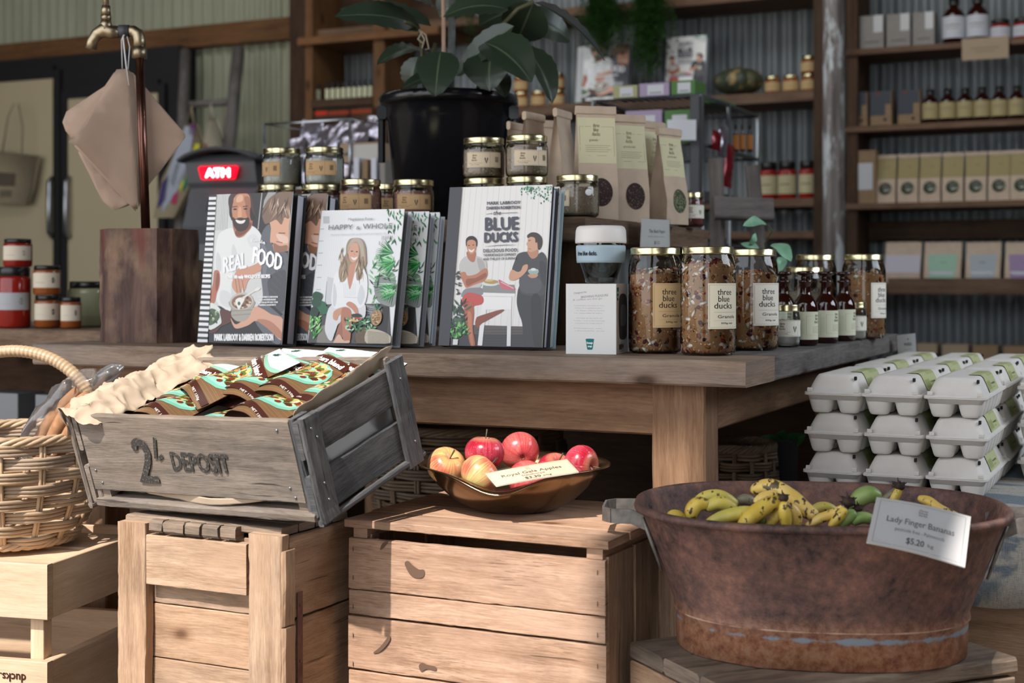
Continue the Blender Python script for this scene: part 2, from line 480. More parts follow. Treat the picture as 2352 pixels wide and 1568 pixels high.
# ================================================================ THE SETTING
FL = -0.97; CE = 2.6
def quadmesh(name, pts, mat):
    mb = MB(); mb.face([mb.bm.verts.new(p) for p in pts], [(p[0], p[1]) for p in pts], smooth=False); return struct(mb, name, mat)
def concrete():
    n = NT('concrete'); h = n.noise(n.obj(), 2.5, 6); g = n.noise(n.obj(), 60, 3)
    n.P(Base_Color=n.ramp(h, [(0.3, lin('4a443f')), (0.7, lin('6a625a'))]), Roughness=0.8); n.bump(g, 0.2)
concrete(); plain('paving', 'b5aa9c', 0.9, var=0.15, vs=6, bump=0.2)
def corrugated(name, c1, c2, rust, rough=0.5):
    n = NT(name); o = n.obj()
    v = n.noise(n.mapv(o, (3.0, 1, 0.7)), 1.0, 5, 0.6); s_ = n.noise(n.mapv(o, (20, 1, 1.2)), 1.0, 4, 0.6)
    sep = n.node('ShaderNodeSeparateXYZ', i_0=o)
    c = n.mix(v, lin(c1), lin(c2))
    c = n.mix(n.ramp(s_, [(0.52, (0, 0, 0)), (0.75, (0.55,)*3)]), c, lin(rust))
    n.P(Base_Color=c, Roughness=rough, Metallic=0.15); n.bump(s_, 0.1)
corrugated('iron_cream', '9c9d86', '84866f', '6b6a50')
corrugated('iron_grey', '8b9092', '6a7072', '55584f')
plain('ceiling_mat', '4a3c30', 0.8, var=0.2, vs=8)
def S_box(name, s0, s1, t0, t1, z0, z1, mat, ax=0, parent=None, kind=None, bev=0.003, tint=True):
    mb = MB(); mb.board(((s0+s1)/2, (t0+t1)/2, (z0+z1)/2), (s1-s0, t1-t0, z1-z0), None, ax, bev, tint=tint)
    o = mb.build(name, mat, parent, kind=kind)
    if parent is None: o.rotation_euler.z = -YAW
    return o
quadmesh('floor', [W(-9, -0.3, FL), W(4, -0.3, FL), W(4, 7.2, FL), W(-9, 7.2, FL)], 'concrete')
quadmesh('floor_outside', [W(-14, -14, FL-0.02), W(14, -14, FL-0.02), W(14, -0.3, FL-0.02), W(-14, -0.3, FL-0.02)], 'paving')
quadmesh('ceiling', [W(-9, -0.266, CE), W(-9, 7.2, CE), W(4, 7.2, CE), W(4, -0.266, CE)], 'ceiling_mat')
quadmesh('wall_left', [W(-8.2, -0.266, FL), W(-8.2, 7.2, FL), W(-8.2, 7.2, CE), W(-8.2, -0.266, CE)], 'wood_dark')
quadmesh('wall_right', [W(1.35, -2.6, FL), W(1.35, 7.2, FL), W(1.35, 7.2, CE), W(1.35, -2.6, CE)], 'wood_dark')  # unseen side wall, set close and run outside to cut light from the right
def iron_wall(name, s0, s1, t, mat, z0=FL, z1=CE, pitch=0.076, amp=0.017):
    mb = MB(); n = int((s1-s0)/pitch*8); rows = []
    for i in range(n+1):
        s = s0+(s1-s0)*i/n; y = t+amp*math.cos(2*PI*s/pitch)
        rows.append((mb.bm.verts.new((s, y, z0)), mb.bm.verts.new((s, y, z1))))
    for i in range(n): mb.face([rows[i][0], rows[i+1][0], rows[i+1][1], rows[i][1]])
    return struct(mb, name, mat, (0, 0, 0), -YAW)
DW = 6.95
sPost = ST(atD(690, 300, DW))[0]
iron_wall('wall_back_left', -8.2, sPost, DW, 'iron_cream')
iron_wall('wall_back_right', sPost, 1.35, DW+0.02, 'iron_grey')
# unseen pier added to keep the sun off the tub
struct(MB().board((-0.63, -0.16, (FL+CE)/2), (0.46, 0.18, CE-FL), None, 2), 'tub_shade_pier', 'wood_weather', (0, 0, 0), -YAW)
def zat(px, py, D): return atD(px, py, D).z
def sat(px, D, py=645): return ST(atD(px, py, D))[0]
mb = MB()
for y, z, sy, sz in ((2.9, 1.28, 1.6, 0.05), (2.9, 0.22, 1.6, 0.05), (2.12, 0.75, 0.05, 1.1), (3.68, 0.75, 0.05, 1.1), (2.9, 0.75, 0.03, 1.0)): mb.board((1.325, y, z), (0.04, sy, sz), None, 1 if sy > sz else 2)
struct(mb, 'lamp_frame_1', 'wood_weather', (0, 0, 0), -YAW)  # unseen window frame added around the fill lamp on the right
# rails and studs on the iron wall
def beam(name, pxa, pxb, y0, y1, D, mat='wood_orange', ref=None, th=0.06):
    """horizontal rail between two picture columns, heights read at column pxa"""
    a, b = sat(pxa, D), sat(pxb, D); r = ref if ref is not None else pxa
    o = S_box(name, a, b, D, D+th, zat(r, y1, D), zat(r, y0, D), mat, 0, kind='structure'); return o
beam('trim_1', -60, 672, 70, 118, 6.86, ref=330)
def stud(name, pxa, pxb, D, mat='wood_dark', z0=FL, z1=CE, th=0.1):
    return S_box(name, sat(pxa, D), sat(pxb, D), D, D+th, z0, z1, mat, 2, kind='structure')
stud('trim_2', 664, 700, 6.80)
stud('trim_3', 1884, 1892, 6.62)
# white flaking round post
def post():
    n = NT('flaked_post'); o = n.obj()
    m = n.ramp(n.noise(n.mapv(o, (14, 14, 3.5)), 1.0, 6, 0.65), [(0.50, (0, 0, 0)), (0.56, (1, 1, 1))])
    g = n.ramp(n.noise(n.mapv(o, (50, 50, 3)), 1, 4), [(0.35, lin('4c4542')), (0.65, lin('847c78'))])
    n.P(Base_Color=n.mix(m, g, lin('b9bdbe')), Roughness=0.85); n.bump(m, 0.4)
    mb = MB(); a, b = sat(1890, 6.3), sat(1940, 6.3); c = W((a+b)/2, 6.3); r = (b-a)/2
    mb.lathe([(r, FL), (r*1.0, -0.2), (r*0.98, 0.6), (r, CE)], 20)
    o = struct(mb, 'post', 'flaked_post', c); return o
post()

# ================================================================ MAIN TABLE
C0 = (-0.6057, 2.093); TW, TD = 1.423, 1.255; TZ = -0.1217; TH = 0.040
table = thing('display_table', 'long rustic timber table carrying the books, stump and granola jars', 'table', W(C0[0]-TW/2, C0[1]+TD/2, FL), -YAW)
def T(s, t, z): return Vector((s-(C0[0]-TW/2), t-(C0[1]+TD/2), z-FL))
mb = MB()
s1 = C0[0]; s0 = s1-TW; t0 = C0[1]; t1 = t0+TD
mb.mi = 0; mb.board(T((s0+s1)/2, t0+0.085, TZ-TH/2), (TW, 0.17, TH), None, 0, 0.003, 0.0016, 50)
mb.mi = 1; mb.board(T(s1-0.065, (t0+0.172+t1)/2, TZ-TH/2), (0.13, t1-t0-0.172, TH), None, 1, 0.003, 0.0016, 40)
mb.mi = 0; w_ = (TW-0.132)/5
for k in range(5): mb.board(T(s0+w_*(k+0.5), (t0+0.172+t1)/2, TZ-TH/2-0.0005), (w_-0.002, t1-t0-0.172, TH-0.001), None, 1, 0.002)
mb.build('tabletop', ['wood_table', 'wood_weather'], table)
lw = 0.088; AZ = TZ-TH; zb = AZ-0.083
for k, (a, b) in enumerate(((s1-0.072-lw, t0+0.028), (s0+0.072, t0+0.028), (s1-0.072-lw, t1-0.14), (s0+0.072, t1-0.14))):
    MB().board(T(a+lw/2, b+0.035, (AZ+FL)/2), (lw, 0.07, AZ-FL-0.001), None, 2, 0.003, 0.001, 20).build('leg', 'wood_tableframe', table)
MB().board(T((s0+s1)/2, t0+0.057, (AZ+zb)/2), (TW-0.145-lw*2, 0.03, AZ-zb), None, 0, 0.003, 0.001, 40).build('apron', 'wood_tableframe', table)
MB().board(T(s1-0.11, (t0+t1)/2, (AZ+zb)/2), (0.03, TD-0.27, AZ-zb), None, 1, 0.003).build('apron', 'wood_tableframe', table)
MB().board(T((s0+s1)/2, t1-0.10, (AZ+zb)/2), (TW-0.18-lw*1.9, 0.03, AZ-zb), None, 0, 0.003).build('apron', 'wood_tableframe', table)
MB().board(T((s0+s1)/2, t1-0.06, (zb+FL)/2+0.03), (TW-0.1, 0.02, zb-FL-0.02), None, 0, 0.002).build('shade_board', 'wood_dark', table)  # dark board added behind to stand in for the deep shade under the table
MB().board(T((s0+s1)/2, (t0+t1)/2, FL+0.30), (TW-0.16, TD-0.30, 0.03), None, 0, 0.003).build('lower_shelf', 'wood_dark', table)

# raised timber shelf standing on the table
RZ, RT = 0.120, 0.046; rs0, rs1, rt0, rt1 = -1.86, -1.016, 2.452, 3.20
ris = thing('riser_shelf', 'thick timber plank shelf raised on blocks at the back of the table', 'shelf', W((rs0+rs1)/2, (rt0+rt1)/2, TZ), -YAW)
def RR(s, t, z): return Vector((s-(rs0+rs1)/2, t-(rt0+rt1)/2, z-TZ))
mb = MB()
mb.board(RR((rs0+rs1)/2, rt0+0.14, RZ-RT/2), (rs1-rs0, 0.28, RT), None, 0, 0.003, 0.0012, 30)
mb.board(RR((rs0+rs1)/2, rt0+0.282+0.233, RZ-RT/2), (rs1-rs0, 0.464, RT-0.002), None, 0, 0.003, 0.0012, 30)
mb.build('plank', 'wood_riser', ris)
for a, b in ((rs1-0.06, rt0+0.075), (rs0+0.07, rt0+0.075), (rs1-0.06, rt1-0.1), (rs0+0.07, rt1-0.1)):
    MB().board(RR(a, b, (RZ-RT+TZ)/2), (0.09, 0.06, RZ-RT-TZ-0.001), None, 2, 0.003, 0.001, 10).build('block', 'wood_dark', ris)

# ================================================================ CRATES
def crate_apple():
    R = rotm(rz=math.radians(-25.9)); w, d, h = 0.416, 0.32, (0.97-0.343)/0.96
    t = thing('fruit_crate', 'tall pale slatted fruit crate under the metal bowl of apples', 'crate', (-0.236, 2.052, FL), R=R); t.scale = (0.96,)*3
    mb = MB(); mb.board((w/2, d/2, 0), (0.01, 0.01, 0.01), n=1) if False else None
    # front slats, from the top down, with a gap under the lid
    zz = h-0.012-0.016
    z = zz; fr = MB(); random.seed(3)
    for hh, gap in ((0.076, 0.002), (0.036, 0.0035), (0.078, 0.003), (0.08, 0.004), (0.07, 0.003), (0.078, 0.004), (0.06, 0.004)):
        fr.board((w/2, 0.006, z-hh/2), (w*random.uniform(0.995, 1.005), 0.011, hh), None, 0, 0.0012, 0.0016, 60); z -= hh+gap
    # knot hole, split and gouge in the slats, the shade in them painted on
    fr.c = (0.34, 0.33, 0.33, 1)
    for pts in ([(0.098, -0.030), (0.104, -0.026), (0.112, -0.032), (0.122, -0.037), (0.131, -0.037), (0.130, -0.047), (0.118, -0.050), (0.108, -0.046), (0.102, -0.039)],
                [(0.122, -0.178), (0.128, -0.173), (0.136, -0.175), (0.150, -0.176), (0.150, -0.182), (0.136, -0.181), (0.126, -0.186)],
                [(0.044, -0.168), (0.056, -0.158), (0.066, -0.146), (0.072, -0.138), (0.073, -0.146), (0.062, -0.160), (0.052, -0.167)],
                [(0.06, -0.004), (0.068, 0.0), (0.07, 0.001), (0.064, -0.008), (0.056, -0.014)]):
        q = smooth_loop(pts, 3); fr.face([fr.bm.verts.new((x, -0.0012, zz+z_)) for x, z_ in q], smooth=False)
    for sx in (0.008, w-0.012):       # staples
        for q in range(12):
            z_ = zz-0.02-q*0.043; fr.face([fr.bm.verts.new(p) for p in ((sx, -0.0011, z_), (sx+0.0012, -0.0011, z_), (sx+0.0012, -0.0011, z_+0.007), (sx, -0.0011, z_+0.007))])
    fr.build('front_slats', 'wood_apple', t)
    top = MB()
    for k in range(4):
        y = -0.004+(d+0.006)*(k+0.5)/4
        top.board((w/2, y, h-0.006+random.uniform(-.0008, .0008)), (w+0.012+random.uniform(-.004, .004), (d+0.006)/4-0.002, 0.012), None, 0, 0.0012, 0.0016, 50)
    top.build('top_slats', 'wood_apple', t)
    for x in (w-0.006, 0.006):
        sd = MB()
        for k in range(3): sd.board((x, 0.013+k*0.104+0.048, (h-0.02)/2), (0.011, 0.096, h-0.03), None, 2, 0.0012, 0.0012, 30)
        sd.build('side_slats', 'wood_box', t)
    bk = MB(); bk.board((w/2, d-0.006, h/2), (w-0.03, 0.01, h-0.03), None, 0); bk.build('back_panel', 'wood_box', t)
    for x in (0.022, w-0.022):
        MB().board((x, 0.024, (h-0.02)/2), (0.022, 0.022, h-0.025), None, 2, 0.001, 0.0008, 10).build('corner_post', 'wood_apple', t)
    for x in (0.018, w-0.018):      # cleats carrying the top, ends seen in the gap
        MB().board((x, 0.16, h-0.020), (0.024, 0.31, 0.015), None, 1, 0.001).build('cleat', 'wood_apple', t)
crate_apple()

def crate_left():
    R = rotm(rz=math.radians(-26)); w, d, h = 0.32, 0.20, (0.97-0.340)/0.914
    t = thing('timber_box', 'upright weathered timber box with panelled front under the grey deposit crate', 'crate', (-0.578, 2.066, FL), R=R); t.scale = (0.914,)*3
    mb = MB(); random.seed(5)
    for x, wd_ in ((0.032, 0.056), (w-0.032, 0.060)): MB().board((x+0.003, 0.010, h/2-0.004), (wd_, 0.02, h-0.01), None, 2, 0.0016, 0.0018, 60).build('stile', 'wood_box', t)
    for z, hh in ((h-0.065, 0.078), (h-0.345, 0.085)): MB().board((w/2, 0.010, z), (w-0.128, 0.018, hh), None, 0, 0.0014, 0.0012, 30).build('rail', 'wood_box', t)
    pn = MB(); z = h-0.02
    for hh in (0.055, 0.062, 0.086, 0.102, 0.09, 0.09, 0.08): pn.board((w/2, 0.028, z-hh/2), (w-0.08, 0.012, hh-0.002), None, 0, 0.001, 0.0012, 20); z -= hh
    pn.build('inner_boards', 'wood_box', t)
    for x in (0.006, w-0.005):
        z = h-0.012; sd = MB()
        for k, hh in enumerate((0.128, 0.20, 0.22)):
            sd.board((x, d/2+0.012, z-hh/2), (0.012, d-0.02, hh-0.004), None, 1, 0.0016, 0.0016, 30); z -= hh
        if x > 0.1:
            z = h-0.03
            for hh in (0.115, 0.115, 0.12): sd.board((x+0.004, 0.016, z-hh/2), (0.014, 0.03, hh-0.003), None, 2, 0.003, 0.002, 12); z -= hh
        sd.build('side_boards', 'wood_box', t)
    tp = MB()
    for k in range(4): tp.board((w/2, 0.015+0.046*(k+0.5), h-0.006), (w-0.02, 0.044, 0.012), None, 0, 0.002, 0.002, 30)
    x = 0.07
    for k in range(5):
        l = random.uniform(0.026, 0.042); tp.board((x+l/2, 0.012, h-0.012), (l-0.004, 0.026, 0.020), None, 0, 0.004, 0.003, 4); x += l
    tp.build('top_boards', 'wood_stand', t)
    MB().board((w/2, d-0.004, h/2), (w-0.02, 0.010, h-0.02), None, 0).build('back_panel', 'wood_box', t)
    st = MB(); plain('rust_strap', '6b4a42', 0.8, 0.2, var=0.3, vs=60, bump=0.3)
    st.board((w+0.0028, 0.046, h/2-0.04), (0.0016, 0.014, h-0.12), None, 2, 0.0005)
    for k in range(6): st.sph((w+0.004, 0.046, h-0.12-k*0.085), (0.0012, 0.0028, 0.0028), 8, 4)
    st.build('metal_strap', 'rust_strap', t)
crate_left()

def pine_crate():
    R = rotm(rz=math.radians(-14.5)); w, d, h = 0.44, 0.36, 0.52
    org = Vector((-0.737, 2.255, FL)) - R @ Vector((w, 0, 0))
    t = thing('pine_crate', 'light new pine crate with branded lettering under the wicker basket', 'crate', org, R=R)
    for z0, z1 in ((h-0.088, h), (h-0.27, h-0.155), (h-0.45, h-0.335)):
        b = MB()
        zc, hh = (z0+z1)/2, z1-z0
        b.board((w/2, 0.008, zc), (w, 0.016, hh), None, 0, 0.0012, 0.0004, 10)
        b.board((w/2, d-0.008, zc), (w, 0.016, hh), None, 0, 0.0012)
        b.board((w-0.008, d/2, zc), (0.016, d-0.033, hh), None, 1, 0.0012)
        b.board((0.008, d/2, zc), (0.016, d-0.033, hh), None, 1, 0.0012)
        o = b.build('side_band', 'wood_pine', t)
        if abs(z0-(h-0.27)) < 1e-6:      # upside-down branding
            a = unit(0.1, 0.12)
            for k, wd_ in enumerate(('ducks.', 'blue', 'three')):
                a.text(wd_, 0.0 if k == 0 else 0.012, 0.006+k*0.021, 0.046, 0.0145 if k else 0.0135, '3a1f14', bold=0.0004)
            M_ = flatS((w-0.038, -0.0012, h-0.170), (-1, 0, 0), (0, 0, -1), (0, -1, 0))
            a.build('branding', M_, 'print_matt', o)
    for x in (0.03, w-0.03):
        for y in (0.03, d-0.03): MB().board((x, y, h/2-0.01), (0.024, 0.024, h-0.022), None, 2, 0.001).build('corner_post', 'wood_pine', t)
    for y in (0.09, 0.245):
        MB().board((w/2, y, h-0.0135 if y < 0.1 else h-0.0135), (w-0.034, 0.13, 0.012), None, 0, 0.001).build('lid_board', 'wood_pine', t)
pine_crate()

def stand():
    ang = math.radians(23.3); R = rotm(rz=ang); h = (0.97-0.4855)/0.965
    # front corner (nearest the camera), edges run back-left 0.30 and right 0.46
    t = thing('timber_stand', 'low grey timber box standing under the rusty tub', 'crate', (0.277*0.965, 1.728*0.965, FL), R=R); t.scale = (0.965,)*3
    d, w = 0.285, 0.435; random.seed(11)
    tp = MB()
    for k in range(3): tp.board((w/2, d*(k+0.5)/3, h-0.011), (w, d/3-0.002, 0.022), None, 0, 0.004, 0.003, 30)
    tp.build('top_boards', 'wood_stand', t)
    fr = MB(); z = h-0.024
    for hh in (0.11, 0.11, 0.11, 0.10): fr.board((w/2, 0.008, z-hh/2), (w-0.01, 0.016, hh-0.004), None, 0, 0.002, 0.002, 20); z -= hh
    fr.build('front_boards', 'wood_stand', t)
    for x in (0.008, w-0.008):
        sd = MB(); z = h-0.024
        for hh in (0.14, 0.15, 0.14): sd.board((x, d/2+0.008, z-hh/2), (0.016, d-0.024, hh-0.004), None, 1, 0.002, 0.002, 20); z -= hh
        sd.build('side_boards', 'wood_box', t)
stand()

# ---------------------------------------------------------------- tilted grey crate with stencilled front
GR = rotm(math.radians(16.7), math.radians(-1.84), 0); GR = Matrix.Rotation(math.radians(-31.8), 3, 'Z') @ Matrix.Rotation(math.radians(16.7), 3, 'X') @ Matrix.Rotation(math.radians(-1.84), 3, 'Y')
GO = Vector((-0.604, 2.087, -0.33))*1.02; GW, GD, GH = 0.427, 0.24, 0.150
gc = thing('deposit_crate', 'tilted grey weathered crate stencilled 2/ DEPOSIT holding the nut pouches', 'crate', GO, R=GR); gc.scale = (0.976,)*3
def gcrate():
    random.seed(21); w, d, h = GW, GD, GH
    f = MB(); f.board((w/2-0.004, 0.006, 0.026+(h-0.026)/2), (w-0.008, 0.012, h-0.028), None, 0, 0.002, 0.0018, 60); fo = f.build('front_panel', 'wood_grey', gc)
    a = unit(w, h); S = flatS((0.103, -0.0018, 0.044), (1, 0, 0), (0, 0, 1), (0, -1, 0))
    ink = '33302c'
    a.text('2', 0.002, 0.002, 0.038, 0.070, ink, bold=0.0012); a.text('2', 0.004, 0.002, 0.041, 0.070, ink, bold=0.0012); a.ell(0.007, 0.058, 0.006, 0.006, ink)
    0 and a.bl([(0.004, 0.060), (0.010, 0.070), (0.022, 0.074), (0.033, 0.068), (0.036, 0.055), (0.031, 0.040), (0.020, 0.026), (0.012, 0.012), (0.016, 0.014), (0.028, 0.014), (0.036, 0.010), (0.040, 0.016), (0.038, 0.003), (0.026, 0.001), (0.006, 0.003), (0.004, 0.010), (0.016, 0.032), (0.024, 0.046), (0.026, 0.058), (0.022, 0.066), (0.014, 0.066), (0.008, 0.058)], ink)
    a.line((0.046, 0.040), (0.054, 0.074), 0.006, ink); a.line((0.052, 0.040), (0.062, 0.046), 0.006, ink)
    a.text('DEPOSIT', 0.078, 0.024, 0.190, 0.028, ink, bold=0.0013)
    n = NT('stencil'); m = n.noise(n.uv(), 260, 4, 0.7); cc = n.mix(n.ramp(m, [(0.54, (0, 0, 0)), (0.66, (0.7,)*3)]), n.attr(), lin('8a7f74')); n.P(Base_Color=cc, Roughness=0.9)
    a.build('stencil', S, 'stencil', fo, maxlen=0.01)
    # nails
    for x, z in ((0.02, 0.04), (0.012, 0.06), (w-0.03, 0.05), (w-0.024, 0.036), (w-0.03, 0.135), (0.05, 0.135)): MB().sph((x, -0.0012, z), (0.0022, 0.0012, 0.0022), 8, 4).build('nail', 'steel', fo)
    b = MB(); b.board((w/2, d-0.006, h/2+0.018), (w-0.01, 0.012, h-0.02), None, 0, 0.002, 0.001, 30); b.build('back_panel', 'wood_grey', gc)
    # bottom frame set a little lower than the panel
    bt = MB(); bt.board((w/2+0.004, 0.004, 0.008), (w+0.006, 0.02, 0.013), None, 0, 0.003, 0.002, 40)
    bt.board((w/2, d/2+0.01, 0.006), (w-0.02, d-0.03, 0.008), None, 1, 0.002)
    for x in (0.016, w-0.016): bt.board((x, 0.010, 0.020), (0.020, 0.012, 0.018), None, 0, 0.002)
    bt.build('base', 'wood_grey', gc)
    for sx, nm in ((w+0.006, 1), (-0.006, 0)):
        s_ = MB(); xo = sx
        # two wide slats with an opening between, vertical battens front and back
        s_.board((xo, d/2, h-0.030), (0.010, d+0.004, 0.056), None, 1, 0.002, 0.0016, 30)
        s_.board((xo, d/2, 0.038), (0.010, d+0.004, 0.060), None, 1, 0.002, 0.0016, 30)
        ex = 0.011 if nm else -0.011
        s_.board((xo+ex*0.0+(-0.010 if nm else 0.010), 0.018, h/2+0.006), (0.010, 0.034, h-0.012), None, 2, 0.002, 0.0012, 20)
        s_.board((xo+ex, 0.014, h/2+0.002), (0.009, 0.038, h+0.002), None, 2, 0.003, 0.0016, 20)
        s_.board((xo+ex, d-0.020, h/2+0.002), (0.009, 0.040, h+0.016), None, 2, 0.003, 0.0016, 20)
        s_.board((xo+ex*0.9, d/2, 0.002), (0.010, d+0.01, 0.010), None, 1, 0.003, 0.002, 20)
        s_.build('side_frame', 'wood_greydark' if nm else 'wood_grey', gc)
        if nm:
            MB().board((w-0.012, d/2, h/2+0.004), (0.002, d-0.03, h-0.035), None, 1, 0.0005).build('lining_board', 'linen_lining', gc)
            for y, z in ((0.014, 0.03), (0.018, 0.12), (0.010, 0.135), (d-0.02, 0.13), (d-0.016, 0.03), (0.012, 0.055)): MB().sph((w+0.0225, y, z), (0.0012, 0.002, 0.002), 8, 4).build('nail', 'steel', gc)
gcrate()
# chock the tilted crate rests on
pc = GO + GR @ Vector((GW*0.40, 0.12, 0))*0.976
o = MB().board((0, 0, 0), (0.22, 0.04, 0.034), None, 0, 0.003, 0.002, 10).build('timber_chock', 'wood_dark')
o.location = (pc.x, pc.y, -0.340+0.0178); o.rotation_euler.z = math.radians(-30)
tag(o, 'dark timber chock propping up the back of the tilted grey crate', 'block')
# ================================================================ COOKBOOKS
def make_book(name, label, loc, ypr, w, h, th, art, cover_col, spine_col, flare=3.0, group=None, page='page', inner='1a1a1c', spine_w=0.0):
    R = Matrix.Rotation(math.radians(ypr[0]), 3, 'Z') @ Matrix.Rotation(math.radians(ypr[1]), 3, 'X') @ Matrix.Rotation(math.radians(ypr[2]), 3, 'Y')
    loc = (loc[0], loc[1], loc[2]+(th+0.006+w*math.sin(math.radians(flare))*0.9)*math.sin(math.radians(-ypr[1])))
    t = thing(name, label, 'book', loc, R=R, group=group)
    mb = MB(); mb.c = lin(cover_col); mb.board((w/2, 0.0012, h/2), (w, 0.0024, h), None, 2, 0.0006, tint=False)
    co = mb.build('front_cover', 'print', t)
    if art: art.build('cover_print', flatS((0, -0.0003, 0), (1, 0, 0), (0, 0, 1), (0, -1, 0)), 'print', co)
    Rb = rotm(rz=math.radians(flare))
    def B(x, y, z): return Rb @ Vector((x, y, z))
    mb = MB(); mb.board(B(w/2-0.002, 0.003+th/2, h/2), (w-0.006, th, h-0.007), Rb, 2, 0.0008)
    mb.build('page_block', page, t)
    mb = MB(); mb.c = lin(inner); mb.board(B(w/2, 0.0031+0.0002, h/2), (w-0.001, 0.0009, h-0.002), Rb, 2, 0.0003, tint=False); mb.build('endpaper', 'print', t)
    mb = MB(); mb.c = lin(spine_col); mb.board(B(w/2, 0.004+th+0.0012, h/2), (w, 0.0024, h), Rb, 2, 0.0006, tint=False); mb.build('back_cover', 'print', t)
    mb = MB(); mb.c = lin(spine_col); mb.board(B(-0.0005, 0.002+th/2, h/2), (0.003, th+0.004, h), Rb, 2, 0.001, tint=False); mb.build('spine', 'print', t)
    return t
def rsd(k): random.seed(k)

def art_real(w=0.202, h=0.282):
    rsd(31)
    a = Art([(75, 1490), (865, 1520), (1020, 50), (190, 57)], w, h)
    a.poly([(60, 1500), (870, 1530), (1030, 40), (180, 50)], 'd4d6d4')
    for k in range(9):
        x = 255+k*16; a.line((x, 60), (x-22, 420), 5, jc('9da09e'))
    a.poly([(590, 50), (1030, 48), (985, 330), (960, 700), (690, 470), (610, 380), (598, 200)], '2c2a29')
    a.line((715, 52), (668, 420), 9, 'b9b9b6'); a.poly([(775, 50), (860, 50), (720, 210), (735, 130)], 'a5a5a2')
    a.poly([(100, 1300), (250, 1150), (400, 1180), (700, 1190), (890, 1260), (868, 1525), (70, 1495)], '252628')
    # t-shirt, arm, neck
    a.bl([(300, 440), (420, 400), (520, 500), (600, 385), (690, 460), (700, 560), (690, 700), (640, 850), (430, 900), (400, 1000), (392, 1200), (330, 1180), (262, 1120), (248, 1030), (290, 940), (285, 825), (238, 800), (245, 650), (262, 520)], 'e6e8e6')
    a.bl([(262, 640), (250, 790), (300, 820), (300, 700)], 'd3d6d6'); a.bl([(420, 560), (400, 760), (440, 880), (470, 700)], 'd6d9d9')
    a.bl([(300, 1010), (290, 1120), (380, 1170), (390, 1040)], 'd8dada'); a.bl([(560, 500), (640, 470), (680, 560), (600, 600)], 'dcdfde')
    a.bl([(235, 820), (285, 828), (288, 950), (260, 1040), (240, 1120), (190, 1140), (198, 1040), (222, 930)], 'b5745e'); a.bl([(262, 840), (284, 860), (280, 950), (255, 1020), (246, 950)], '8e5344')
    a.bl([(430, 330), (600, 300), (605, 395), (540, 470), (480, 500), (440, 460)], 'a96e52'); a.bl([(450, 430), (590, 350), (596, 395), (520, 470), (460, 480)], '7c4a36')
    # smiling bearded man
    a.bl([(400, 60), (440, 52), (500, 52), (590, 52), (622, 130), (630, 200), (640, 280), (600, 320), (570, 180), (520, 80), (440, 90), (425, 200), (415, 310), (388, 270), (385, 200), (378, 120)], '4a332a')
    a.bl([(430, 130), (460, 66), (530, 52), (585, 70), (600, 150), (598, 230), (590, 300), (560, 380), (500, 430), (450, 400), (418, 320), (412, 230)], 'c48a6a')
    a.bl([(540, 90), (590, 100), (598, 220), (580, 320), (550, 250), (548, 170)], 'a06a4e'); a.bl([(470, 80), (520, 70), (520, 130), (460, 140)], 'dcae90')
    a.bl([(420, 290), (450, 310), (490, 296), (540, 305), (580, 300), (585, 350), (560, 410), (510, 436), (465, 428), (430, 380), (416, 330)], '3a2a22')
    a.bl([(450, 318), (500, 330), (545, 322), (530, 352), (495, 360), (462, 346)], 'f0ece6'); a.bl([(480, 200), (505, 195), (512, 285), (490, 298), (470, 285)], 'd7a080')
    for x in (445, 548): a.ell(x, 212, 20, 9, '2a1c18'); a.line((x-26, 188), (x+24, 184), 9, '35241d')
    a.bl([(388, 180), (400, 300), (420, 320), (408, 200)], '3a2822'); a.bl([(598, 200), (625, 260), (640, 310), (605, 330), (592, 280)], '241a17')
    # second man in grey
    a.bl([(790, 380), (720, 430), (690, 540), (680, 700), (690, 900), (700, 1090), (640, 1180), (620, 1300), (760, 1480), (865, 1500), (900, 1250), (930, 950), (960, 690), (880, 640), (810, 600)], '666870')
    a.bl([(760, 900), (900, 820), (930, 900), (905, 1200), (800, 1180), (760, 1050)], '4b4d54'); a.bl([(700, 560), (740, 600), (760, 720), (720, 900), (700, 760)], '7b7d86')
    for k in range(6): a.line((860-k*18, 700+k*60), (920-k*12, 780+k*60), 9, '53555c')
    a.line((700, 1090), (880, 1250), 26, '26282b')
    a.bl([(770, 180), (900, 240), (985, 260), (975, 400), (965, 560), (955, 640), (880, 620), (845, 655), (815, 620), (812, 560), (785, 550), (790, 470), (795, 400), (770, 300)], 'dca98e')
    a.bl([(850, 470), (950, 500), (955, 560), (900, 560), (860, 520)], 'e8c6b2'); a.bl([(820, 560), (880, 590), (950, 585), (945, 640), (880, 650), (840, 655), (818, 620)], '9a6f58')
    a.line((870, 462), (935, 466), 8, '4d3328'); a.line((845, 545), (905, 560), 7, '7a4038')
    a.bl([(870, 60), (960, 45), (1018, 60), (1000, 200), (975, 320), (930, 310), (900, 380), (850, 330), (800, 350), (745, 370), (722, 330), (712, 270), (735, 190), (790, 110)], '7f6554')
    for k in range(26):
        x, y = random.uniform(770, 980), random.uniform(80, 220); a.blade(x, y, random.uniform(1.2, 2.3), random.uniform(90, 190), 6, random.choice(['b59a84', '57412f', '99795f', 'd0b8a2', '4a382c']))
    # arms, bowl and spoon
    a.bl([(640, 760), (560, 790), (470, 800), (420, 900), (410, 980), (470, 1060), (490, 1065), (500, 980), (520, 1020), (540, 990), (560, 930), (620, 860), (690, 820), (690, 740)], 'cf9a82')
    for x in (440, 470, 505): a.line((x, 890), (x+18, 1030), 7, 'a66f58')
    a.bl([(180, 1140), (260, 1150), (322, 1240), (300, 1320), (176, 1370)], 'dfe3de'); a.bl([(186, 1190), (250, 1190), (290, 1250), (250, 1310), (180, 1330)], '4c5f45')
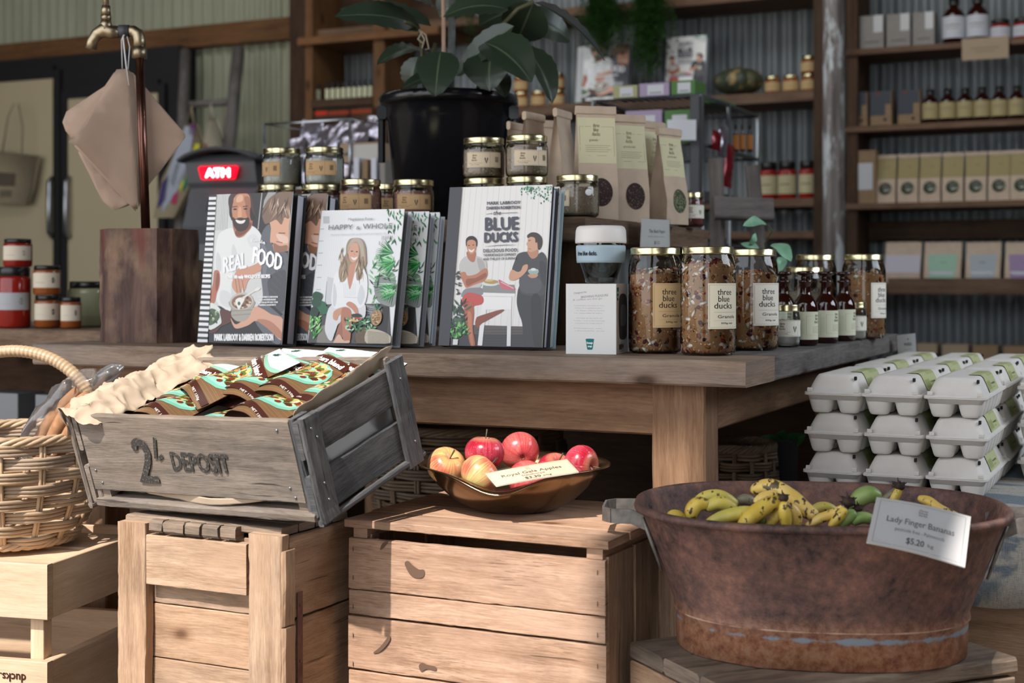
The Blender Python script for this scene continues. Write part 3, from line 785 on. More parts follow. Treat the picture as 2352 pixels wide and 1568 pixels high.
    for k in range(14): a.ell(random.uniform(190, 270), random.uniform(1200, 1310), 14, 8, random.choice(['8ea57c', '2f3d2a', 'c4cfae']), random.uniform(0, 3))
    a.bl([(290, 1195), (390, 1210), (400, 1300), (300, 1350), (250, 1400), (176, 1400), (300, 1330)], '5b332e')
    a.bl([(395, 1270), (440, 1330), (520, 1280), (620, 1170), (700, 1190), (780, 1240), (890, 1290), (868, 1480), (760, 1380), (640, 1300), (560, 1340), (450, 1370), (410, 1330)], 'd9a78d')
    a.bl([(640, 1290), (760, 1300), (868, 1400), (860, 1470), (740, 1370)], 'b98068')
    a.bl([(386, 1110), (400, 1190), (400, 1250), (450, 1300), (520, 1300), (570, 1260), (600, 1190), (615, 1110)], 'aaa59b'); a.line((398, 1205), (600, 1195), 7, '8b867c'); a.line((402, 1245), (585, 1235), 7, '8b867c')
    a.ell(500, 1115, 114, 82, 'c3beb3', -0.1); a.ell(500, 1120, 98, 68, '8a6b55', -0.1)
    for k in range(26): a.ell(500+random.uniform(-80, 80), 1125+random.uniform(-48, 55), 14, 9, random.choice(['6d4a38', 'a8826a', 'd9c6b2', '57382a']), random.uniform(0, 3))
    a.bl([(440, 1110), (480, 1080), (530, 1090), (500, 1150), (470, 1190)], 'eeeae4'); a.ell(475, 1135, 14, 18, '3f6a48')
    a.line((500, 1090), (640, 1010), 17, 'e2ddd6'); a.ell(655, 1003, 30, 15, 'eae6e0', -0.45)
    # spine stripes
    for k in range(28):
        f0, f1 = k/28, (k+0.45)/28; L = lambda f: (190+(75-190)*f, 57+(1490-57)*f); Rr = lambda f: (262+(172-262)*f, 58+(1495-58)*f)
        a.poly([L(f0), Rr(f0), Rr(f1), L(f1)], '25262a'); a.poly([L(f1), Rr(f1), Rr((k+1)/28), L((k+1)/28)], 'e9eaea')
    a.text('REAL', 330, 838, 552, 150, 'f6f7f7', slope=-0.20, bold=5); a.text('FOOD', 612, 745, 886, 160, 'ffffff', slope=0.30, bold=6, shear=0.12)
    a.text('simple', 600, 540, 740, 34, 'f5f5f5', slope=0.22, bold=1.5)
    a.text('OVER 100 really WHOLEFOOD RECIPES', 360, 898, 780, 34, 'f7f7f7', bold=2.4)
    for k, l in enumerate(('IT TAKES NUTRIENTS TO CREATE FLAVOUR', 'GOOD WHOLESOME BALANCE', 'AND FUN RECIPES AND OTHER', 'INSPIRING INGREDIENTS')): a.text(l, 660+(k % 2)*12, 1086+k*25, 850-(k % 2)*20, 15, 'f1f1f1', bold=0.8)
    a.text('MARK LABROOY & DARREN ROBERTSON', 240, 1478, 795, 62, 'f4f4f2', bold=3.2, slope=0.01)
    return a

def art_happy(w=0.171, h=0.249):
    rsd(32)
    a = Art([(60, 1510), (955, 1550), (1115, 75), (220, 70)], w, h)
    a.poly([(50, 1520), (965, 1560), (1125, 60), (215, 60)], 'eef0f1')
    for k in range(12): a.line((170+k*22+60, 90), (60+k*22+60, 1100), 3, 'e2e5e8')
    for k in range(10): a.rect(172+(10-k)*8-60, 270+k*133, 172+(10-k)*8-10, 277+k*133, 'a9afb3')
    a.rect(232, 135, 300, 215, 'c3c7ca'); a.line((270, 850), (245, 1110), 6, '6c7073'); a.poly([(275, 800), (350, 820), (330, 1110), (250, 1100)], 'd4d7d9')
    a.poly([(180, 1100), (940, 1110), (965, 1560), (50, 1520), (120, 1090)], '4e4a4a'); a.poly([(600, 1160), (940, 1140), (900, 1520), (560, 1520)], '2c2a2b')
    for k in range(14): a.line((690+random.uniform(-10, 40), 1120+k*10), (860, 1150+k*9), 5, 'b4b4b6')
    a.bl([(170, 1540), (165, 1440), (200, 1340), (300, 1330), (330, 1440), (330, 1540)], '8e8680')
    # foliage right
    a.bl([(780, 880), (860, 780), (1000, 800), (1000, 1120), (900, 1130), (800, 1060)], '8f9692')
    for k in range(34):
        x, y = random.uniform(930, 1090), random.uniform(60, 420); a.blade(x, y, random.uniform(0.8, 2.4), random.uniform(40, 90), 9, random.choice(['2f7a4c', '3f9a5f', '1d5a3a', '73b98a', '0f3a28', 'b8d8c2']))
    for cx, cy, aa, L in ((1010, 660, 2.9, 240), (1010, 650, 3.35, 220), (1000, 900, 2.5, 240), (990, 560, 3.5, 200), (1000, 1000, 3.3, 180)):
        for k in range(13):
            g = aa-0.75+k*0.12; a.blade(cx, cy, g, L*random.uniform(0.8, 1.05), 8, random.choice(['1f7a3f', '2f9a4a', '4fb964', '86cf8e', '145a34', 'c8e6cc']))
    for k in range(60):
        x, y = random.uniform(740, 1010), random.uniform(620, 1120); a.blade(x, y, random.uniform(-2.6, 0.8), random.uniform(50, 120), 8, random.choice(['1f6a3a', '3ea65a', '72c47c', '0e3f27', 'a7dba6']))
    for k in range(40):
        x, y = random.uniform(80, 190), random.uniform(1240, 1480); a.blade(x, y, random.uniform(-2.4, -0.4), random.uniform(40, 90), 10, random.choice(['3c9a3f', '79d16a', '1e6a2b', 'aee69a']))
    for cx, cy in ((170, 1010), (210, 1110), (130, 1180), (240, 1160), (160, 1080)): a.bl([(cx-60, cy), (cx-20, cy-50), (cx+50, cy-20), (cx+40, cy+40), (cx-20, cy+50)], random.choice(['1d4f39', '2b6b4a', '123a2a']))
    # woman
    a.bl([(330, 1100), (250, 1330), (270, 1450), (320, 1500), (360, 1400), (420, 1300), (640, 1290), (690, 1180), (640, 1090)], 'e4e4e6')
    a.bl([(430, 720), (360, 780), (330, 950), (322, 1080), (360, 1150), (470, 1130), (620, 1150), (690, 1080), (712, 900), (690, 740), (620, 690), (520, 690)], 'f4f4f5')
    for k in range(8): a.line((455+k*18, 880), (458+k*17, 1020), 3, 'd3d5d9')
    a.line((455, 1030), (600, 1040), 6, 'd0d2d6'); a.bl([(350, 870), (335, 1080), (360, 1130), (380, 1000)], 'd9dbe0'); a.bl([(640, 900), (600, 1050), (640, 1120), (680, 1000)], 'dcdee2')
    a.bl([(490, 650), (600, 650), (570, 780), (525, 940), (505, 900), (490, 780)], 'cf957c')
    a.bl([(585, 385), (520, 400), (485, 470), (478, 560), (430, 640), (400, 760), (420, 860), (470, 850), (510, 760), (520, 680), (600, 660), (590, 780), (600, 850), (650, 830), (665, 740), (700, 680), (700, 580), (690, 470), (650, 400)], 'a8937a')
    for k in range(40):
        x = random.choice([random.uniform(415, 500), random.uniform(600, 680)]); a.blade(x, random.uniform(480, 760), random.uniform(1.2, 1.9), random.uniform(80, 170), 7, random.choice(['c9b69c', '6d5544', '8d755f', 'd8c9b3', '7c6450']))
    a.bl([(520, 500), (545, 450), (600, 440), (622, 500), (620, 590), (590, 640), (550, 655), (520, 610), (508, 550)], 'dba98f')
    a.bl([(585, 385), (540, 410), (505, 480), (500, 560), (530, 470), (600, 430), (640, 520), (650, 600), (680, 560), (670, 450), (630, 395)], 'bdb0a0')
    a.bl([(535, 592), (570, 605), (605, 592), (590, 622), (560, 628)], 'f4efe9'); a.ell(547, 530, 15, 6, '3a2822'); a.ell(600, 538, 13, 6, '3a2822'); a.line((570, 540), (578, 575), 6, 'c48b72')
    a.bl([(350, 1180), (440, 1140), (500, 1150), (530, 1230), (510, 1300), (470, 1290), (455, 1220), (400, 1230), (380, 1280), (340, 1260)], 'd29c80')
    a.bl([(520, 1080), (590, 1130), (612, 1210), (580, 1210), (540, 1160), (480, 1110)], 'cc9279')
    a.bl([(440, 1150), (520, 1160), (540, 1260), (530, 1400), (515, 1510), (455, 1520), (430, 1400), (420, 1280)], 'bd7f65'); a.bl([(430, 1290), (440, 1400), (420, 1520), (350, 1520), (370, 1430), (400, 1330)], 'a86c55')
    a.bl([(345, 1510), (400, 1430), (450, 1500), (510, 1500), (500, 1530), (350, 1535)], 'e4bda3')
    # vegetables, pineapple, bag
    a.bl([(590, 1380), (700, 1380), (720, 1540), (590, 1540)], '6e5640')
    for k in range(80):
        x, y = random.uniform(470, 770), random.uniform(1290, 1430); a.blade(x, y, random.uniform(-3, 0.2), random.uniform(35, 75), 9, random.choice(['2c6b3f', '5aa86c', '15402a', '97cfa0', 'd2ecd0', '0e2c1e']))
    a.bl([(525, 1265), (600, 1290), (610, 1300), (560, 1300)], 'e2b84c'); a.bl([(560, 1245), (650, 1265), (640, 1280), (570, 1262)], 'c14a34'); a.bl([(540, 1220), (620, 1215), (650, 1250), (560, 1250)], '1e3328')
    a.bl([(770, 1200), (830, 1175), (862, 1230), (850, 1310), (800, 1350), (755, 1320), (750, 1250)], 'b58e62')
    for k in range(40): a.ell(random.uniform(765, 850), random.uniform(1195, 1330), 8, 6, random.choice(['8a6238', 'd9bd8e', '6f4a2a']))
    for k in range(14): a.blade(810, 1190, -1.57+random.uniform(-0.9, 0.9), random.uniform(60, 110), 8, random.choice(['2b5f3f', '55906a', '173a28']))
    a.bl([(700, 1400), (800, 1390), (940, 1450), (955, 1540), (700, 1540)], 'c9bda8')
    for k in range(9): a.line((712, 1410+k*15), (940, 1440+k*13), 4, '4c4238')
    a.text('Magdalena Roze', 512, 192, 775, 28, 'a2a4a6', bold=0.4, shear=0.12)
    a.text('HAPPY', 298, 292, 560, 56, '6d6f72', shear=0.08); a.text('&', 598, 294, 640, 36, '77797c'); a.text('WHOLE', 668, 292, 985, 58, '6d6f72', shear=0.08)
    a.text('Nutritious recipes to make you feel healthy and happy for life', 325, 352, 920, 15, 'bcbec0')
    for k in range(7): a.line((880+k*18, 372), (876+k*18, 420-k*3), 5, '8b8d90')
    a.line((850, 430), (845, 470), 8, 'a2a4a6'); a.line((885, 420), (870, 505), 5, 'b0b2b4')
    return a

def art_blue(w=0.201, h=0.289):
    rsd(33)
    a = Art([(110, 1455), (955, 1490), (1090, 140), (200, 140)], w, h)
    a.poly([(100, 1465), (965, 1500), (1100, 130), (195, 130)], 'eceae7')
    for k in range(16):
        x = 330+k*50; a.line((x, 140), (x-115, 1350), random.choice([2, 3, 4]), random.choice(['d9d6d2', 'cfccc8', 'dedcd8']))
    a.poly([(200, 1290), (960, 1330), (955, 1490), (190, 1470)], '5b5552'); a.poly([(240, 1370), (960, 1390), (955, 1490), (190, 1470)], '3e3c3e')
    for k in range(6): a.line((420, 1340+k*22), (940, 1350+k*22), 3, '2e2c2e')
    a.poly([(195, 1460), (330, 1330), (380, 1340), (420, 1480)], '3a3a40')
    # hanging leaves
    for k in range(85):
        x = random.uniform(820, 1085); y = 142+abs(random.gauss(0, 55))*(0.6+0.6*(x > 900)); a.blade(x, min(y, 290), random.uniform(1.0, 2.2), random.uniform(14, 30), 7, random.choice(['4f9a72', '7fbf9c', '2e6b4c', '9dd0b4', '24503c']))
    # table
    a.poly([(470, 1040), (480, 975), (740, 985), (748, 1055), (462, 1040)], '8f9391'); a.poly([(455, 1040), (748, 1060), (742, 1082), (470, 1070)], 'f1f0ee')
    a.poly([(478, 1072), (718, 1085), (712, 1190), (498, 1180), (468, 1462), (430, 1460)], 'f3f2f0'); a.poly([(680, 1180), (712, 1188), (700, 1474), (668, 1474)], 'e9e7e5'); a.poly([(470, 1180), (505, 1182), (464, 1466), (430, 1462)], 'f1f0ee')
    a.ell(535, 972, 72, 18, 'd9e3df', 0.05); a.bl([(490, 960), (500, 938), (590, 945), (600, 965), (550, 975)], 'b89a5e'); a.ell(530, 944, 36, 10, 'd8bd86')
    a.bl([(612, 940), (650, 960), (740, 1010), (742, 1025), (650, 1020), (620, 985)], 'cf6f7c'); a.line((630, 960), (735, 1015), 5, 'f2d9dc')
    # seated man
    a.bl([(400, 1060), (340, 1090), (300, 1110), (345, 1180), (420, 1140), (472, 1120), (470, 1075)], 'c2584e')
    a.bl([(330, 740), (410, 735), (480, 760), (512, 800), (508, 860), (470, 900), (462, 990), (380, 1020), (330, 1000), (300, 890), (285, 880), (280, 800)], 'c9c6c1')
    a.bl([(430, 760), (480, 780), (500, 850), (460, 880)], 'b2afaa'); a.bl([(330, 1010), (430, 1000), (470, 1010), (475, 1060), (390, 1070), (320, 1080), (296, 1060)], '8e8d92')
    a.bl([(350, 1040), (470, 1070), (476, 1130), (400, 1150), (350, 1180), (310, 1150), (298, 1100)], 'c9554d'); a.bl([(320, 1110), (400, 1130), (345, 1175)], 'a8403c')
    a.bl([(300, 1100), (345, 1150), (350, 1200), (370, 1330), (412, 1455), (350, 1462), (320, 1250), (296, 1140)][0:0] or [(325, 1140), (385, 1120), (402, 1200), (392, 1330), (412, 1458), (372, 1462), (345, 1340), (322, 1230)], 'b2654a')
    a.bl([(350, 1200), (380, 1210), (385, 1330), (395, 1450), (378, 1456), (355, 1330)], 'c98061')
    a.bl([(286, 880), (330, 870), (350, 900), (420, 890), (480, 850), (512, 848), (516, 900), (480, 950), (400, 980), (340, 1000), (310, 950)], 'c07f63'); a.bl([(340, 930), (420, 920), (500, 880), (500, 920), (400, 965), (345, 985)], '9d5d45')
    a.bl([(345, 700), (415, 700), (412, 780), (380, 785), (350, 750)], 'b5775a')
    a.bl([(346, 610), (400, 590), (424, 640), (415, 700), (385, 724), (360, 710), (342, 660)], 'cb9273'); a.bl([(338, 650), (336, 600), (360, 572), (400, 570), (430, 600), (432, 650), (424, 655), (420, 618), (390, 600), (350, 610), (345, 650)], '2b211e')
    a.bl([(358, 676), (385, 690), (408, 676), (395, 704), (370, 702)], 'f0e9e2'); a.ell(362, 648, 8, 4, '2a1d18'); a.ell(400, 645, 8, 4, '2a1d18')
    a.bl([(420, 1250), (450, 1230), (620, 1185), (640, 1200), (470, 1290), (440, 1330), (412, 1300)], '8f4f3a')
    # standing man
    a.bl([(800, 980), (960, 990), (1000, 1060), (990, 1250), (962, 1440), (950, 1485), (820, 1480), (800, 1300), (770, 1200), (760, 1100)], '39383c')
    a.bl([(780, 730), (860, 715), (920, 760), (980, 720), (1022, 780), (1020, 900), (1000, 1060), (900, 1080), (790, 1050), (785, 920), (740, 900), (725, 860), (750, 790)], '47474a')
    a.bl([(800, 900), (960, 950), (940, 1050), (800, 1040)], '55555a'); a.bl([(960, 800), (1015, 830), (1000, 1000), (965, 930)], '38383c'); a.bl([(880, 1100), (960, 1110), (950, 1470), (890, 1470)], '2c2b2e')
    a.bl([(725, 860), (770, 880), (800, 870), (820, 830), (858, 822), (850, 870), (800, 920), (740, 950), (700, 940), (702, 900)], 'd2a083')
    a.bl([(860, 870), (945, 868), (935, 905), (890, 912)], '9fb3ad'); a.ell(905, 868, 42, 9, 'bccac6'); a.ell(905, 862, 22, 10, 'e5e7e0'); a.bl([(860, 905), (940, 905), (925, 930), (880, 932)], 'c99678')
    a.bl([(862, 700), (940, 690), (945, 750), (900, 775), (868, 740)], 'be8a6d')
    a.bl([(868, 600), (920, 575), (960, 620), (958, 680), (930, 705), (885, 718), (860, 700), (862, 670), (852, 650), (864, 625)], 'd3a288')
    a.bl([(866, 600), (862, 575), (900, 552), (950, 560), (985, 600), (985, 660), (962, 700), (948, 690), (945, 640), (930, 640), (925, 600), (890, 590)], '3f332e')
    a.line((870, 622), (890, 618), 5, '3a2a24'); a.line((868, 690), (890, 692), 4, '7a4638')
    # plants lower left
    for k in range(60):
        x, y = random.uniform(215, 330), random.uniform(1140, 1330); a.blade(x, y, random.uniform(-2.9, -0.3), random.uniform(30, 80), 9, random.choice(['2f4f3c', '4a6a52', '1d2f28', '203a30']))
    for k in range(60):
        x, y = random.uniform(215, 345), random.uniform(1310, 1410); a.blade(x, y, random.uniform(-2.9, -0.3), random.uniform(25, 55), 9, random.choice(['4f9a4a', '7fc870', '2a6a34', '1c4a2a']))
    a.poly([(232, 1410), (272, 1412), (268, 1456), (228, 1454)], 'e6e6e4')
    for k in range(16): a.blade(random.uniform(240, 270), random.uniform(780, 1060), random.uniform(-0.6, 0.9), 36, 7, '3a3a3c')
    # cloth spine
    a.poly([(195, 130), (305, 140), (200, 1470), (100, 1465)], '3a3c42')
    a.text('MARK LABROOY', 524, 303, 812, 27, '4b4d58', bold=1.3); a.text('DARREN ROBERTSON', 520, 345, 808, 26, '4b4d58', bold=1.3)
    a.text('the', 572, 392, 640, 34, '3c3e48', shear=0.3, bold=0.6); a.line((516, 386), (570, 378), 4, '4b4d58'); a.line((648, 380), (785, 379), 4, '4b4d58')
    a.text('BLUE', 508, 524, 790, 108, '474956', bold=5.5); a.text('DUCKS', 500, 626, 780, 80, '474956', bold=5.5)
    a.bl([(495, 662), (640, 652), (775, 656), (640, 657)], '4b4d58')
    a.text('DELICIOUS FOOD,', 488, 711, 782, 27, '4f515a', bold=0.9); a.text('THE IMPORTANCE OF COMMUNITY', 488, 746, 765, 22, '4f515a', bold=0.5); a.text('AND THE JOY OF SURFING', 486, 777, 765, 20, '4f515a', bold=0.5)
    return a
AR, AH, AB = art_real(), art_happy(), art_blue()
bz = TZ+0.0008
b1 = make_book('cookbook', 'cookbook with two men and a bowl on the cover, striped spine, front of its pair', (-0.594, 2.690, bz), (-30.2, -6.6, 0.0), 0.202, 0.282, 0.026, AR, 'dadada', '2a2b2e', 4.0, 'cookbooks leaning on the table', inner='17181a')
b2 = make_book('cookbook', 'copy of the two-men cookbook standing behind the striped-spine one', (-0.536, 2.722, bz), (-29.0, -6.6, 0.0), 0.202, 0.280, 0.024, AR, 'dadada', '2a2b2e', 2.0, 'cookbooks leaning on the table', inner='17181a')
b3 = make_book('cookbook', 'cookbook with a seated woman in white, front one of three', (-0.373, 2.600, bz), (-22.3, -12.0, 0.0), 0.171, 0.249, 0.020, AH, 'eef0f1', 'b9bcc4', 5.0, 'cookbooks leaning on the table', inner='6c7476')
b4 = make_book('cookbook', 'middle copy of the seated-woman cookbook, a strip of foliage showing', (-0.331, 2.642, bz), (-20.5, -11.8, 0.0), 0.171, 0.248, 0.017, AH, 'eef0f1', 'b9bcc4', 2.0, 'cookbooks leaning on the table', inner='6c7476')
b5 = make_book('cookbook', 'rearmost copy of the seated-woman cookbook', (-0.313, 2.676, bz), (-19.5, -11.6, 0.0), 0.171, 0.247, 0.019, AH, 'eef0f1', 'b9bcc4', 1.0, 'cookbooks leaning on the table', inner='2c3a34')
b6 = make_book('cookbook', 'white cookbook with dark cloth spine and two men at a small table, front copy', (-0.131, 2.550, bz), (-24.2, -9.2, 0.0), 0.201, 0.289, 0.022, AB, 'eceae7', '3a3c42', 2.0, 'cookbooks leaning on the table', inner='2a2c30')
b7 = make_book('cookbook', 'second white cookbook tucked behind the dark-spined front copy, only its edge showing', (-0.117, 2.582, bz), (-23.4, -9.2, 0.0), 0.201, 0.287, 0.018, AB, 'eceae7', '9fb8bb', 0.6, 'cookbooks leaning on the table', inner='7fa3a0')

# ================================================================ CUP AND BOX
bR = rotm(rz=math.radians(-15.3)); bw, bd, bh = 0.086, 0.112, 0.117
cb = thing('cup_box', 'white cardboard cup carton with green cup emblem and cut-out window', 'box', (0.09, 2.378, TZ), R=bR)
def cupbox():
    w, d, h = bw, bd, bh
    MB().board((w/2, d/2, h/2), (w, d, h), None, 2, 0.0008, tint=False).build('carton', 'white_card', cb)
    a = unit(w, h); tx = 'c4c4c2'
    a.text('Designed for', 0.014, 0.100, 0.036, 0.0030, tx, slope=0.10, bold=0.0001); a.text('BREWING PLEASURE', 0.026, 0.093, 0.072, 0.0036, tx, slope=0.08, bold=0.00015); a.text('& coffee on the go', 0.012, 0.0885, 0.062, 0.003, tx, slope=0.06)
    zz = 0.080
    for k, l in enumerate(('Sustainability outcomes of reuse', 'Made of toughened glass', 'for better coffee by baristas', 'to standard size', '', 'Fits under group heads and', 'holders and most brewing', 'machines to keep warm', '', 'Dishwasher safe', 'reusable cup', '')):
        if l: a.text(l, 0.014+(k % 3)*0.002, zz, 0.066-(k % 2)*0.004, 0.0018, 'cfcfcd')
        zz -= 0.0042
    def badge(a, x, y, s):
        a.bl([(x-s*0.5, y+s*0.7), (x+s*0.5, y+s*0.7), (x+s*0.52, y+s*0.45), (x+s*0.36, y-s*0.6), (x+s*0.2, y-s*0.72), (x-s*0.2, y-s*0.72), (x-s*0.36, y-s*0.6), (x-s*0.52, y+s*0.45)], '2f7f7f')
    badge(a, 0.041, 0.0165, 0.0125); a.text('keep', 0.0362, 0.0172, 0.0458, 0.0034, 'f2f4f4', bold=0.0003); a.text('cup', 0.0376, 0.0118, 0.0446, 0.003, 'f2f4f4', bold=0.0003)
    a.build('front_print', flatS((0, -0.0003, 0), (1, 0, 0), (0, 0, 1), (0, -1, 0)), 'print_matt', cb)
    s = unit(d, h)
    s.bl([(0.018, 0.075), (0.030, 0.098), (0.080, 0.098), (0.094, 0.080), (0.092, 0.040), (0.084, 0.024), (0.034, 0.024), (0.022, 0.036)], '4e5052'); s.bl([(0.036, 0.050), (0.060, 0.046), (0.084, 0.052), (0.078, 0.078), (0.040, 0.080)], '77797b')
    badge(s, 0.010, 0.100, 0.015); s.text('keep', 0.004, 0.101, 0.016, 0.004, 'f2f4f4', bold=0.0004); s.text('cup', 0.0055, 0.094, 0.0145, 0.004, 'f2f4f4', bold=0.0004)
    s.text('BREW', 0.022, 0.007, 0.062, 0.0082, '3a3a3c', bold=0.0006); s.text('8OZ 227ML', 0.022, 0.0028, 0.062, 0.0022, '9a9a9a')
    s.build('side_print', flatS((w+0.0003, 0, 0), (0, 1, 0), (0, 0, 1), (1, 0, 0)), 'print_matt', cb)
cupbox()
def cyl_art(a, name, R_, a_mid, z0, parent, mat='print_matt', lift=0.0004, prof=None, zr=None):
    """wrap art on an upright cylinder: a_mid is the facing angle of the sheet's centre"""
    def S(u, v, l):
        r = (prof(z0+v) if prof else R_)+lift+l; an = a_mid+(u-a.w/2)/R_
        return Vector((r*math.cos(an), r*math.sin(an), z0+v))
    return a.build(name, S, mat, parent, maxlen=0.006)
cp = atY(1380, 650, 2.445)
cup = thing('coffee_cup', 'clear glass takeaway cup with grey lid and pale blue band on the carton', 'cup', (cp.x, cp.y, TZ+bh+0.0006), 0)
def make_cup():
    mb = MB(); mb.lathe([(0.0005, 0.002), (0.023, 0.0005), (0.0265, 0.002), (0.029, 0.012), (0.036, 0.034), (0.0395, 0.052), (0.0405, 0.070), (0.0405, 0.074)], 40)
    mb.lathe([(0.0005, 0.010), (0.024, 0.010), (0.033, 0.032), (0.0375, 0.052), (0.0385, 0.074)], 40); mb.build('glass', 'glass_edge', cup)
    mb = MB(); mb.lathe([(0.0385, 0.035), (0.0412, 0.0352), (0.0418, 0.040), (0.0428, 0.060), (0.0424, 0.0645), (0.0405, 0.065)], 48); bd_ = mb.build('band', 'silicone', cup)
    a = unit(0.05, 0.02); a.text('three blue ducks.', 0.002, 0.006, 0.044, 0.0075, '16181c', bold=0.0002)
    cyl_art(a, 'band_print', 0.0425, math.radians(232), 0.0415, bd_, lift=0.0006)
    mb = MB(); mb.lathe([(0.0415, 0.0685), (0.0437, 0.0685), (0.0442, 0.072), (0.0432, 0.090), (0.041, 0.096), (0.037, 0.0985), (0.0005, 0.0985)], 48); lid = mb.build('lid', 'white_plastic', cup)
    mb = MB(); mb.sph((-0.009, -0.014, 0.0985), (0.014, 0.014, 0.0042), 20, 8); mb.build('sip_plug', 'brown_plastic', lid)
make_cup()

# ================================================================ JARS
def jar_profile(r, h, neck, sh, lidh):
    """outer wall points from base to lip"""
    return [(0.0004, 0.0015), (r*0.55, 0.003), (r*0.86, 0.0006), (r*0.97, 0.004), (r, 0.011), (r, h-lidh-sh), (r*0.985, h-lidh-sh*0.72), (r*0.945, h-lidh-sh*0.45), (neck, h-lidh-sh*0.12), (neck, h-0.002)]
def lid_mesh(r, z0, z1):
    mb = MB(); mb.lathe([(r*0.985, z0), (r*1.005, z0+0.0008), (r*1.005, z0+0.0022), (r*0.99, z0+0.003), (r, z1-0.0022), (r*0.985, z1-0.0006), (r*0.95, z1), (r*0.90, z1-0.0005), (r*0.87, z1-0.0012), (0.0004, z1-0.0012)], 48,
        fn=None); return mb
def flake(mb, c, n, sz, col):
    x = n.orthogonal().normalized(); x = Matrix.Rotation(random.uniform(0, 6.28), 3, n) @ x; y = n.cross(x)
    tl = (n + x*random.uniform(-.5, .5)+y*random.uniform(-.5, .5)).normalized()
    x = (x - tl*x.dot(tl)).normalized(); y = tl.cross(x)
    a, b, d = sz; mb.c = lin(col); k = 6
    ring = [mb.bm.verts.new(c + x*math.cos(2*PI*i/k)*a + y*math.sin(2*PI*i/k)*b) for i in range(k)]
    top = mb.bm.verts.new(c + tl*d); 
    for i in range(k): mb.face([ring[i], ring[(i+1) % k], top])
    mb.face(ring[::-1])
OATS = ['dcb68c', 'd0a578', 'e8c69e', 'c49468', 'e2bf98', 'd6ac82', 'b5835a']
def fill_granola(parent, r, ztop, seed, n=1500, name='granola'):
    random.seed(seed); mb = MB(); mb.c = lin('a07a56')
    prof = [(0.0004, 0.004), (r*0.8, 0.004), (r*0.93, 0.010), (r*0.93, ztop*0.5), (r*0.92, ztop-0.006), (r*0.6, ztop-0.002), (0.0004, ztop)]
    mb.lathe(prof, 24)
    for k in range(n):
        a = random.uniform(0, 2*PI); z = random.uniform(0.006, ztop+0.004)
        rr = (r-0.0032)*(1 if z < ztop-0.006 else random.uniform(0.5, 0.97)); rr -= random.uniform(0, 0.003)
        c = Vector((rr*math.cos(a), rr*math.sin(a), z)); nn = Vector((math.cos(a), math.sin(a), 0 if z < ztop-0.004 else 0.8)).normalized()
        q = random.random()
        if q < 0.70: flake(mb, c, nn, (random.uniform(0.003, 0.0046), random.uniform(0.0017, 0.0025), 0.0010), random.choice(OATS))
        elif q < 0.80: flake(mb, c, nn, (0.0042, 0.0018, 0.0016), random.choice(['6f7a52', '4f5a45', '8a8d6a']))
        elif q < 0.89: flake(mb, c, nn, (random.uniform(.005, .0075), 0.0046, 0.003), random.choice(['5a2430', '7a2a30', '3a1c28', '8c3a34', '9a5a30']))
        elif q < 0.95: flake(mb, c, nn, (random.uniform(.006, .011), random.uniform(0.003, .005), 0.0022), random.choice(['ece6dc', 'd9cfc0', 'f3efe8']))
        else: flake(mb, c, nn, (0.006, 0.0042, 0.002), random.choice(['a0622e', '7d5536', 'b8845a']))
    o = mb.build(name, 'print_matt', parent); o['kind'] = 'stuff'; return o
def three_blue(a, x0, x1, y, hh, col='2c2b2a'):
    """tall serif-like logo stacked in three lines, y is the top"""
    for k, l in enumerate(('three', 'blue', 'ducks')):
        xx0, xx1 = (x0+(x1-x0)*(0.16 if k == 0 else 0.20 if k == 1 else 0)), (x1-(x1-x0)*(0.02 if k == 0 else 0.16 if k == 1 else -0.02))
        a.text(l, xx0, y-hh*(0.30+k*0.335), xx1, hh*0.30, col)
        a.text(l, xx0+0.0003, y-hh*(0.30+k*0.335), xx1+0.0003, hh*0.30, col)
def granola_label(paper, ink='2c2b2a'):
    a = unit(0.068, 0.074)
    a.rect(0, 0, 0.068, 0.074, paper)
    for d in (0.0018, 0.0028):
        for q in (((d, d), (0.068-d, d)), ((d, 0.074-d), (0.068-d, 0.074-d)), ((d, d), (d, 0.074-d)), ((0.068-d, d), (0.068-d, 0.074-d))): a.line(q[0], q[1], 0.0003, '8d7c62')
    three_blue(a, 0.010, 0.044, 0.065, 0.033, ink)
    a.line((0.010, 0.0270), (0.058, 0.0270), 0.0003, '6a5c48'); a.text('Granola', 0.016, 0.0175, 0.052, 0.0052, '4a4136', bold=0.0001)
    a.line((0.010, 0.0135), (0.058, 0.0135), 0.0002, '8d7c62'); a.text('500g net', 0.022, 0.0082, 0.046, 0.0026, '4a4136', bold=0.0001)
    return a
GL = {'tan': granola_label('d8b98c'), 'cream': granola_label('e9e2cb'), 'pale': granola_label('eeeade')}
_gmesh = {}
def granola_jar(label, x, y, z, paper, facing, fill=0.138, seed=1, r=0.0455, h=0.178, group='tall granola jars on the table'):
    t = thing('granola_jar', label, 'jar', (x, y, z), 0, group)
    if 'g' not in _gmesh:
        mb = MB(); mb.lathe(jar_profile(r, h, r*0.86, 0.028, 0.010), 48); g = mb.build('glass', 'glass', t)
        l = lid_mesh(r*0.925, h-0.0125, h).build('lid', 'lid_gold', t); _gmesh['g'] = (g, l)
    else:
        for o in _gmesh['g']: c = o.copy(); COL.objects.link(c); c.parent = t
    fill_granola(t, r, fill, seed, 1500 if seed < 4 else 900)
    cyl_art(GL[paper], 'label', r, math.radians(facing), 0.044, t, lift=0.0003)
    return t
def base_pt(px, yb, rad=0.0):       # standing point on the table whose front foot is seen at yb
    p = atZ(px, yb, TZ); d = Vector((p.x, p.y)).normalized(); return p.x+d.x*rad, p.y+d.y*rad
x, y = base_pt(1505, 813, 0.045); granola_jar('granola jar with a tan label, first of the tall jars beside the cup carton', x, y, TZ, 'tan', 302, 0.138, 1)
